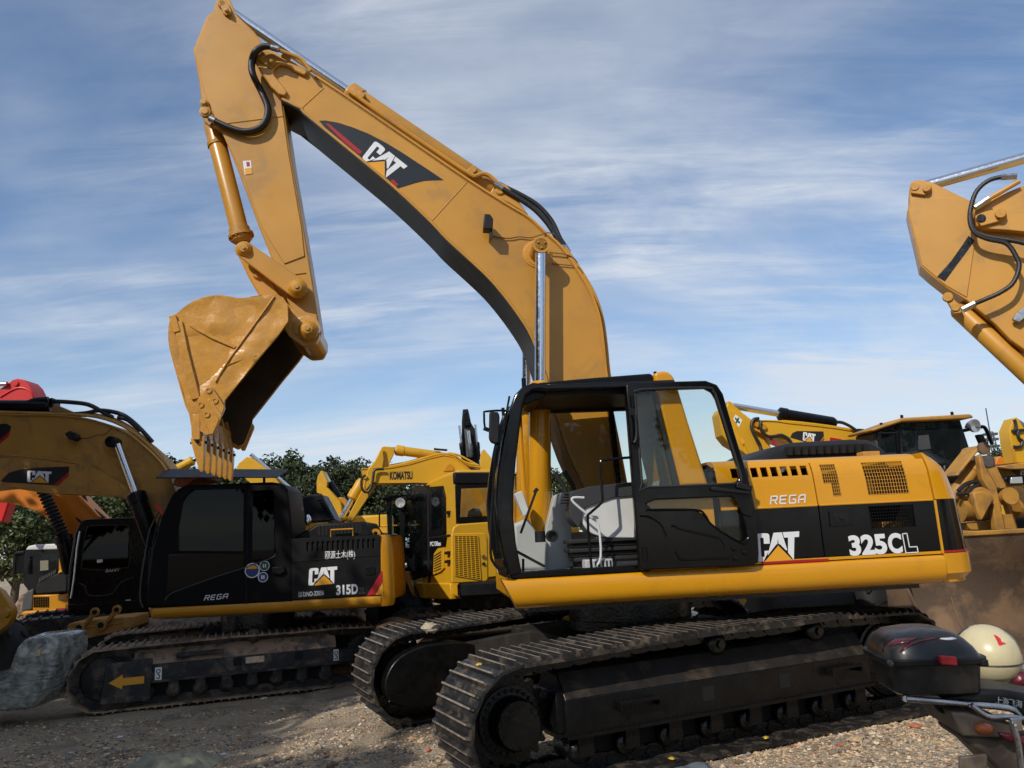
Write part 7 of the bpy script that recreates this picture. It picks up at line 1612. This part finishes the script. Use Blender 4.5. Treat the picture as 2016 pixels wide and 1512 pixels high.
# lattice mast far right
mp_ = at(1958, 905, 160); mz = at(1952, 838, 160)
mast = thing('lattice_mast', 'thin lattice mast far away at the right above the trees', 'mast', loc=(mp_.x, 160, 0))
mm = MB(); hb = at(1958, 850, 160).z
for sx in (-1, 1):
    for sy in (-1, 1): mm.obox((sx*1.6, sy*1.6, 0), (sx*.35, sy*.35, hb), .22, .22)
mm.build('legs', MATS['grey_trim'], mast)
for k in range(12):
    z0_ = hb*k/12; z1_ = hb*(k+1)/12; w0 = 1.6-1.25*k/12; w1 = 1.6-1.25*(k+1)/12; b = MB()
    b.obox((-w0, -w0, z0_), (w1, -w1, z1_), .12, .12).obox((w0, -w0, z0_), (-w1, -w1, z1_), .12, .12).obox((-w1, -w1, z1_), (w1, -w1, z1_), .12, .12); b.build('bracing', MATS['grey_trim'], mast)
MB().cyl((0, 0, hb), (0, 0, hb+5), .12, 6).build('aerial', MATS['grey_trim'], mast)
for k, dz in enumerate((.82, .9, .96)): MB().box(-1.3, 1.3, -.5, .5, hb*dz, hb*dz+.5).build('antenna_ring', MATS['grey_trim'], mast)
# ================================================================== motorcycle with top box at the right, close to the camera
MF = Frame(1.75, 3.25, 0, -8)
mat('box_black', (.012, .012, .013, 1), .42, var=.3, vscale=8, dirt=((96, 90, 82), .3, 6, .48), rvar=.12, coat=.1)
mat('reflector_red', lin(96, 24, 34), .25, var=.2, vscale=10, dirt=((110, 90, 86), .35, 8, .45), coat=.4)
mat('latch_red', lin(196, 40, 48), .4, var=.08, vscale=10)
mat('helmet_cream', lin(206, 194, 154), .35, var=.05, vscale=6, dirt=((150, 130, 90), .25, 7, .5), coat=.3)
mat('dusty_plastic', lin(86, 76, 66), .6, var=.2, vscale=6, dirt=((140, 124, 104), .5, 5, .45))
mat('amber_lens', lin(170, 84, 30), .2, var=.1, coat=.5)
mat('chrome_dull', (.5, .5, .5, 1), .28, metal=1, var=.2, vscale=12, rvar=.12, dirt=((120, 104, 86), .4, 9, .5))
mat('maroon_plastic', lin(92, 28, 40), .35, var=.1)
def m3(px, py, y): return MF.p(px, py, y)
# ---- top box: flared tub, domed lid, seam flange, latch
TB = thing('top_box', 'dusty black motorcycle top box with red latch and dark red reflectors', 'top box', MF)
cy0 = .20
def ringbox(z, x0, x1, y0, y1, rx):
    return [(x, y, z) for x, y in rounded([(x0, y0), (x1, y0), (x1, y1), (x0, y1)], rx, 5)]
pL = m3(1749, 1295, 0); pR = m3(1955, 1315, 0); zf = m3(1840, 1303, 0).z; xl, xr = pL.x, pR.x
bl2 = m3(1780, 1363, 0); br2 = m3(1944, 1376, 0); zbm = m3(1850, 1374, 0).z; ztp = m3(1840, 1248, .2).z
tub = MB().loft([ringbox(zbm, bl2.x, br2.x, .04, .36, .06), ringbox(zbm+.01, bl2.x-.012, br2.x+.008, .025, .375, .07), ringbox(zf-.012, xl+.012, xr-.012, .004, .40, .10)])
tub.build('tub', MATS['box_black'], TB, smooth=40)
lid = MB().loft([ringbox(zf+.008, xl+.006, xr-.008, .002, .40, .10), ringbox(zf+.045, xl+.012, xr-.03, .010, .39, .10), ringbox(zf+.075, xl+.03, xr-.055, .03, .38, .10), ringbox(zf+.098, xl+.06, xr-.085, .06, .36, .10), ringbox(zf+.110, xl+.12, xr-.12, .11, .32, .08)])
lid.build('lid', MATS['box_black'], TB, smooth=55)
MB().loft([ringbox(zf-.014, xl-.006, xr+.004, -.012, .415, .10), ringbox(zf+.010, xl-.008, xr+.006, -.014, .417, .10)]).build('seam_flange', MATS['black_plastic'], TB, bevel=.004)
qa = m3(1850, 1300, -.02); MB().prism(rounded([tuple(m3(*p, -.03).xz) for p in ((1849, 1291), (1882, 1293), (1884, 1310), (1851, 1308))], .006), -.04, -.01).build('latch', MATS['latch_red'], TB, bevel=.005)
q = m3(1936, 1308, -.02); MB().box(q.x-.005, q.x+.03, .0, .05, q.z-.012, q.z+.015).build('hinge_lug', MATS['black_plastic'], TB, bevel=.006)
# reflectors following the lid
from mathutils.bvhtree import BVHTree
LB = BVHTree.FromPolygons([Vector(v) for v in lid.v], lid.f)
def on_lid(px, py, off=.003):
    c = CAM - MF.o; o_ = Vector((c.dot(MF.ex), c.dot(MF.ey), c.z)); d = ray(px, py); d_ = Vector((d.dot(MF.ex), d.dot(MF.ey), d.z)).normalized()
    h = LB.ray_cast(o_, d_)
    if h[0] is None: return LB.find_nearest(m3(px, py, .2))[0]
    return h[0] - d_*off
def lid_patch(name, rows, m):
    V = [on_lid(*p) for r in rows for p in r]; n = len(rows[0]); F_ = [(i*n+j, i*n+j+1, (i+1)*n+j+1, (i+1)*n+j) for i in range(len(rows)-1) for j in range(n-1)]
    o = MB().add(V, F_).build(name, MATS[m], TB, smooth=60, fix=False); s = o.modifiers.new('sheet', 'SOLIDIFY'); s.thickness = .004; s.offset = 0; return o
lid_patch('reflector', [[(1737, 1284), (1738, 1276), (1742, 1268), (1749, 1261)], [(1752, 1272), (1754, 1267), (1757, 1263), (1762, 1258)], [(1772, 1268), (1773, 1264), (1776, 1260), (1780, 1257)], [(1788, 1266), (1792, 1262), (1800, 1259), (1806, 1256)]], 'reflector_red')
lid_patch('reflector', [[(1770, 1285), (1774, 1278), (1780, 1270)], [(1780, 1280), (1786, 1274), (1794, 1266)], [(1794, 1270), (1800, 1266), (1812, 1261)], [(1812, 1263), (1822, 1260), (1834, 1257)], [(1838, 1258), (1842, 1257), (1846, 1256.5)]], 'reflector_red')
lid_patch('bird_emblem', [[(1850, 1258), (1852, 1256.5)], [(1862, 1260), (1864, 1256)], [(1872, 1260), (1874, 1255)], [(1884, 1258), (1880, 1256)]], 'white_decal')
q = m3(1754, 1306, 0); MB().cyl((q.x, .02, q.z), (q.x, -.004, q.z), .011, 14).cyl((q.x, -.004, q.z), (q.x, -.010, q.z), .006, 10).build('key_lock', MATS['grey_trim'], TB)
# ---- helmet resting on the seat behind the box
hc = m3(1944, 1290, .62)
HE = thing('helmet', 'cream motorcycle helmet with a red mark lying behind the top box', 'helmet'); HE.location = MF.world(hc)
hr = .136
sh2 = []
for i in range(13):
    a = pi*(.02 + .74*i/12); rr = hr*sin(a); z = hr*1.02*cos(a); sh2.append([(rr*1.0*cos(2*pi*k/28), rr*1.12*sin(2*pi*k/28), z) for k in range(28)])
MB().loft(sh2).build('shell', MATS['helmet_cream'], HE, smooth=60)
MB().tube([(hr*1.003*cos(t)*sin(1.75), hr*1.125*sin(t)*sin(1.75), hr*1.02*cos(1.75)) for t in [2*pi*k/40 for k in range(41)]], .0035, 6).build('trim_line', MATS['grey_trim'], HE)
MB().loft([[(hr*1.02*cos(t)*sin(a), hr*1.14*sin(t)*sin(a), hr*1.03*cos(a)) for t in [-.75 + 1.5*k/14 for k in range(15)]] for a in (.62, .9, 1.2, 1.5)], closed=False).build('visor', MATS['black_gloss'], HE, fix=False, smooth=60)
MB().loft([[(hr*1.035*cos(t)*sin(a), hr*1.15*sin(t)*sin(a), hr*1.04*cos(a)) for t in [2.3 + .55*k/6 for k in range(7)]] for a in (.42, .62, .85, 1.08)], closed=False).build('face_vent', MATS['grey_trim'], HE, fix=False, smooth=60)
MB().loft([[(hr*1.006*cos(t)*sin(a), hr*1.127*sin(t)*sin(a), hr*1.026*cos(a)) for t in [-1.72 + w*k/3 for k in range(4)]] for a, w in ((.72, .05), (.78, .13), (.88, .2), (.98, .16), (1.06, .3), (1.1, .1))], closed=False).build('red_mark', MATS['latch_red'], HE, fix=False)
# ---- motorcycle tail: rack, seat, mudguard, lamp, lower body and wheels
MO = thing('motorcycle', 'parked motorcycle with chrome rear rack, only its tail inside the frame', 'motorcycle', MF)
rk = MB(); 
for y in (.03, .34): rk.tube([m3(1784, 1376, y), m3(1840, 1380, y), m3(1900, 1386, y), m3(1985, 1394, y), m3(2008, 1410, y), m3(2030, 1440, y)], .0125, 10, 3)
rk.tube([m3(1784, 1376, .03), m3(1780, 1374, .18), m3(1784, 1376, .34)], .0125, 10, 3)
rk.build('rack_tube', MATS['chrome_dull'], MO)
MB().tube([m3(1912, 1388, .0), m3(1930, 1402, .0), m3(1950, 1412, 0), m3(1990, 1412, .0), m3(2030, 1418, .0)], .011, 10, 3).build('rack_stay', MATS['chrome_dull'], MO)
MB().tube([m3(1990, 1420, -.04), m3(1998, 1440, -.04), m3(2006, 1470, -.04), m3(2014, 1540, -.04)], .012, 10, 3).build('rack_strut', MATS['chrome_dull'], MO)
MB().prism([tuple(m3(*p, -.03).xz) for p in ((1984, 1412), (2006, 1412), (2010, 1436), (1996, 1440))], -.05, -.03).cyl(m3(1999, 1428, -.05), m3(1999, 1428, -.065), .008, 8).build('strut_plate', MATS['chrome_dull'], MO, bevel=.003)
st2 = [m3(*p, .06) for p in ((1850, 1376), (1930, 1356), (1980, 1358), (2100, 1380), (2200, 1400), (2200, 1430), (2010, 1412), (1985, 1396))]
MB().prism([(p.x, p.z) for p in st2], .05, .34).build('seat', MATS['black_plastic'], MO, bevel=.02, seg=3)
lettering('seat_lettering', '上海飞海', tuple(m3(1960, 1385, .045).xz), tuple(m3(2012, 1394, .045).xz), .028, .045, MATS['interior_light'], MO, bold=.0)
MB().tube([m3(1840, 1382, .1), m3(1850, 1396, .1), m3(1862, 1400, .1), m3(1895, 1396, .1)], .011, 8, 3).build('tail_hook', MATS['black_plastic'], MO)
tl2 = [m3(*p, .02) for p in ((1868, 1400), (1900, 1402), (1960, 1418), (2016, 1436), (2016, 1446), (1960, 1450), (1892, 1448))]
MB().prism([(p.x, p.z) for p in tl2], .0, .36).build('tail_lamp_body', MATS['dusty_plastic'], MO, bevel=.015)
MB().sphere(m3(1938, 1434, -.02), (.035, .025, .022), 16, 10).build('turn_lamp', MATS['amber_lens'], MO)
md = [m3(*p, .05) for p in ((1892, 1448), (1960, 1452), (2016, 1440), (2060, 1470), (2050, 1560), (1990, 1540), (1930, 1480), (1900, 1462))]
MB().prism([(p.x, p.z) for p in md], .05, .32).build('mudguard', MATS['dusty_plastic'], MO, bevel=.02)
pg = [m3(*p, .02) for p in ((1889, 1490), (1945, 1484), (1948, 1540), (1890, 1545))]; MB().prism([(p.x, p.z) for p in pg], .02, .04).build('plate_bracket', MATS['dusty_plastic'], MO, bevel=.008)
MB().prism([tuple(m3(*p, 0).xz) for p in ((1960, 1440), (2016, 1446), (2040, 1470), (1980, 1458))], -.02, .04).build('side_cover', MATS['maroon_plastic'], MO, bevel=.01)
MB().prism([tuple(m3(*p, .5).xz) for p in ((1996, 1330), (2010, 1324), (2060, 1330), (2060, 1360), (1998, 1356))], .5, .7).build('tank', MATS['maroon_plastic'], MO, bevel=.03)
for x in (.42, 1.68):
    w_ = MB().lathe((x, .14, .31), (0, 1, 0), [(0, .22), (0, .27), (.03, .305), (.09, .305), (.12, .27), (.12, .22)], 32, cap=False).build('wheel', MATS['black_rubber'], MO)
    MB().lathe((x, .16, .31), (0, 1, 0), [(0, .225), (.08, .225), (.08, .19), (.05, .05), (.05, .01)], 24, cap=False).build('rim', MATS['chrome_dull'], w_)
MB().prism([(.45, .45), (1.5, .4), (1.55, .75), (1.3, .85), (.5, .78)], .1, .3).build('engine', MATS['black_plastic'], MO, bevel=.04)
# ================================================================== things lying in the yard
# film-wrapped seat-shaped bundle at the left edge
BF = Frame(-6.45, 10.1, -.22, 0)
mat('grey_film', lin(150, 155, 150), .22, var=.3, vscale=9, dirt=((70, 74, 72), .7, 7, .46), bump=1, bscale=22, coat=.4, rvar=.15)
fm = MATS['grey_film']; fn = fm.node_tree.nodes; fb = fn['Principled BSDF']
rn = fn.new('ShaderNodeTexNoise'); rn.noise_type = 'RIDGED_MULTIFRACTAL'; rn.inputs['Scale'].default_value = 5; rn.inputs['Detail'].default_value = 5; rn.inputs['Distortion'].default_value = .8
ft = fn.new('ShaderNodeTexCoord'); fmap = fn.new('ShaderNodeMapping'); fmap.inputs['Scale'].default_value = (1, 1, 2.6); fmap.inputs['Rotation'].default_value = (0, .5, 0)
fbp = fn.new('ShaderNodeBump'); fbp.inputs['Strength'].default_value = .9; fbp.inputs['Distance'].default_value = .03
for a_, b_ in ((ft.outputs['Object'], fmap.inputs[0]), (fmap.outputs[0], rn.inputs[0]), (rn.outputs[0], fbp.inputs['Height']), (fbp.outputs[0], fb.inputs['Normal'])): fm.node_tree.links.new(a_, b_)
fb.inputs['Coat Weight'].default_value = .8; fb.inputs['Coat Roughness'].default_value = .08
bpx = [(-60, 1395), (-60, 1340), (0, 1330), (24, 1322), (36, 1290), (48, 1266), (62, 1254), (84, 1252), (106, 1250), (117, 1258), (118, 1284), (112, 1320), (104, 1345), (86, 1375), (62, 1392), (20, 1397)]
pf = BF.xz(bpx, -.2); R_ = []
rb_ = random.Random(3)
P2 = smooth2(pf + [pf[0]], 3)[:-1]; cxm = sum(p[0] for p in P2)/len(P2); czm = sum(p[1] for p in P2)/len(P2)
def wr(x, y, z): return .045*abs(noise.noise(Vector((x*6, y*5, z*6)))) + .03*abs(noise.noise(Vector((x*13, y*9, z*15)))) + .006*noise.noise(Vector((x*30, y*30, z*30)))
P2 = smooth2(pf + [pf[0]], 7)[:-1]
for yy, k in ((-.30, .84), (-.285, .93), (-.25, .985), (-.2, 1.0), (-.1, 1.01), (0, 1.02), (.1, 1.02), (.25, 1.01), (.4, 1.0), (.46, .9), (.5, .75)):
    R_.append([((x-cxm)*(k + wr(x, yy, z)) + cxm, yy + .5*wr(x+3, yy, z)*(1 if yy > 0 else -1)*(1 if k < .99 else 0), max(.0, (z-czm)*(k + wr(x, yy, z)) + czm)) for x, z in P2])
bdl = MB().loft(R_).build('wrapped_bundle', MATS['grey_film'], None, smooth=32); bdl.location = BF.o; tag(bdl, 'grey plastic-wrapped seat-shaped bundle at the left edge', 'bundle')
q = BF.p(76, 1285, -.31); lb_ = MB().prism(BF.xz([(72, 1279), (84, 1276), (80, 1291), (70, 1292)], -.30), -.325, -.318).build('paper_tag', MATS['stone_pale'], bdl)
# ditching bucket lying behind the dark excavator's track
HF = Frame(-7.0, 13.3, -.22, 10)
EH = thing('excavator_bucket', 'loose yellow ditching bucket with two lugs behind the dusty tracks', 'bucket', HF)
mat('bucket_tan', lin(190, 136, 62), .55, var=.1, vscale=4, dirt=((120, 92, 60), .35, 5, .5))
def zh_(pts): return [(x/4.446, y/4.447+1080) for x, y in pts]
plate('shell', HF, zh_([(575,765),(590,680),(605,655),(700,640),(860,620),(1090,597),(1160,600),(1170,640),(1160,700),(700,800)]), -.35, .5, 'bucket_tan', EH, .03, .05)
plate('end_plate', HF, zh_([(1080,600),(1165,596),(1175,625),(1168,690),(1070,700)]), -.37, .5, 'bucket_tan', EH, .01)
for dx, dy in ((0, 0), (192, -22)):
    plate('lug', HF, zh_([(x+dx, y+dy) for x, y in [(655,690),(670,660),(740,640),(790,570),(795,540),(815,520),(845,530),(855,560),(840,590),(810,605),(770,650),(730,690),(725,715),(690,725),(665,715)]]), -.46, -.36, 'bucket_tan', EH, .012)
    for p, r in (((830+dx, 556+dy), .07), ((692+dx, 692+dy), .085)): boss('lug_eye', HF, zh_([p])[0], -.46, r, .02, 'bucket_tan', EH); boss('lug_hole', HF, zh_([p])[0], -.465, r*.55, .022, 'dark_void', EH)
pipe('shell_rib', HF, zh_([(600,705),(740,690),(900,672),(1075,650)]), -.36, .012, 'bucket_tan', EH, 1)
# crumpled tarpaulin at the bottom edge
def tarp(name, label, pts, zh, m, seed, h=.09):
    q = [WF.pz(a, b, zh) for a, b in pts]; x0_ = min(v.x for v in q); x1_ = max(v.x for v in q); y0_ = min(v.y for v in q)-.35; y1_ = max(v.y for v in q)
    n = 34; V = []; 
    for j in range(n):
        for i in range(n):
            u = i/(n-1); v = j/(n-1); e = min(u, 1-u, v, 1-v); x = x0_ + (x1_-x0_)*u; y = y0_ + (y1_-y0_)*v
            z = gz(x, y) + .004 + h*min(1, e*6)*(.45 + .9*abs(noise.noise(Vector((x*4, y*4, seed)))) + .35*noise.noise(Vector((x*11, y*11, seed+2))))
            V.append((x + .03*noise.noise(Vector((x*4, y*4, seed+4))), y + .04*noise.noise(Vector((x*4, y*4, seed+6))), max(z, gz(x, y)+.003)))
    o = MB().add(V, [(j*n+i, j*n+i+1, (j+1)*n+i+1, (j+1)*n+i) for j in range(n-1) for i in range(n-1)]).build(name, MATS[m], None, smooth=70, fix=False); return tag(o, label, 'tarpaulin')
mat('tarp_green', lin(128, 126, 106), .65, var=.15, vscale=5, bump=.3, bscale=30); mat('tarp_grey', lin(96, 104, 110), .6, var=.12, vscale=5, bump=.3, bscale=30)
tarp('tarpaulin', 'crumpled grey-green tarpaulin at the bottom edge left of centre', [(272, 1502), (300, 1492), (360, 1490), (418, 1502)], -.18, 'tarp_green', 2, .16)
tarp('tarpaulin', 'grey-blue plastic sheet corner at the bottom edge beside the track', [(1325, 1508), (1370, 1488), (1410, 1506)], .06, 'tarp_grey', 8, .05)
# scraps: a rag and wrappers on the tracks, broken bricks, paper
mat('rag_pale', lin(176, 164, 142), .9, var=.25, vscale=20); mat('scrap_yellow', lin(196, 168, 52), .7, var=.1); mat('brick', lin(172, 104, 70), .9, var=.2, vscale=14, bump=.4)
def scrap(name, label, cat, p, s, m, seed, flat=.5):
    R = random.Random(seed); V = []; mb = MB(); rings = []
    for i in range(1, 6):
        a = pi*i/6; rings.append([(s*sin(a)*cos(2*pi*k/9)*R.uniform(.65, 1.3), s*sin(a)*sin(2*pi*k/9)*R.uniform(.65, 1.3), s*flat*(-cos(a))*R.uniform(.7, 1.25)) for k in range(9)])
    o = mb.loft(rings).build(name, MATS[m], None, smooth=25); o.location = p; o.rotation_euler.z = R.uniform(0, 6); return tag(o, label, cat)
UC = Frame(1.04, 7.93, 0, 25.4)
q = UC.pz(846, 1236, .97); scrap('rag', 'pale crumpled rag lying on the far track of the big excavator', 'rag', UC.world(q), .07, 'rag_pale', 5, .7)
q = UC.pz(944, 1317, .80); scrap('wrapper', 'small yellow wrapper caught on the near track front', 'litter', UC.world(Vector((q.x, q.y, .83))),   .026, 'scrap_yellow', 6, .5)
for px, py, lab, sd_ in ((1322, 1493, 'yellow scrap on the lower track shoes', 7), (1508, 1452, 'yellow and brown clump on the track edge', 8)):
    q = UC.pz(px, py, .06); scrap('wrapper', lab, 'litter', UC.world(q), .024, 'scrap_yellow', sd_, .4)
for i, (px, py, s, m, lab) in enumerate(((1802, 1429, .05, 'brick', 'orange brick shard under the top box'), (1732, 1424, .032, 'brick', 'small brick shard left of the larger one'), (1685, 1456, .06, 'stone_tan', 'flat tan stone on the gravel right of the track'), (1648, 1463, .05, 'stone_grey', 'dark flat slate piece on the gravel'), (1456, 1500, .04, 'stone_brown', 'dark brown lump by the track at the bottom'), (130, 1370, .05, 'stone_grey', 'grey stone beside the arrow-marked track end'), (520, 1375, .05, 'stone_pale', 'pale stone pair in front of the dark excavator'), (706, 1330, .06, 'stone_brick', 'reddish lump between the two excavators'), (126, 1395, .03, 'stone_pale', 'small pale stone in front of the wrapped bundle'), (655, 1505, .05, 'stone_brown', 'brown stone at the bottom left of the big track'), (562, 1490, .035, 'stone_pale', 'pale chip at the bottom of the yard'), (236, 1450, .03, 'white_decal', 'white scrap on the shaded dirt'), (722, 1392, .03, 'white_decal', 'white paper scrap near the far track'), (440, 1484, .03, 'white_decal', 'white scrap right of the tarpaulin'))):
    q = WF.pz(px, py, -.15 if px < 900 else .08)
    for _ in range(4): q = WF.pz(px, py, gz(q.x, q.y) + .01)
    scrap('stone' if 'scrap' not in lab else 'paper_scrap', lab, 'stone' if 'scrap' not in lab else 'litter', (q.x, q.y, gz(q.x, q.y) + s*.2), s, m, 40+i, .35)
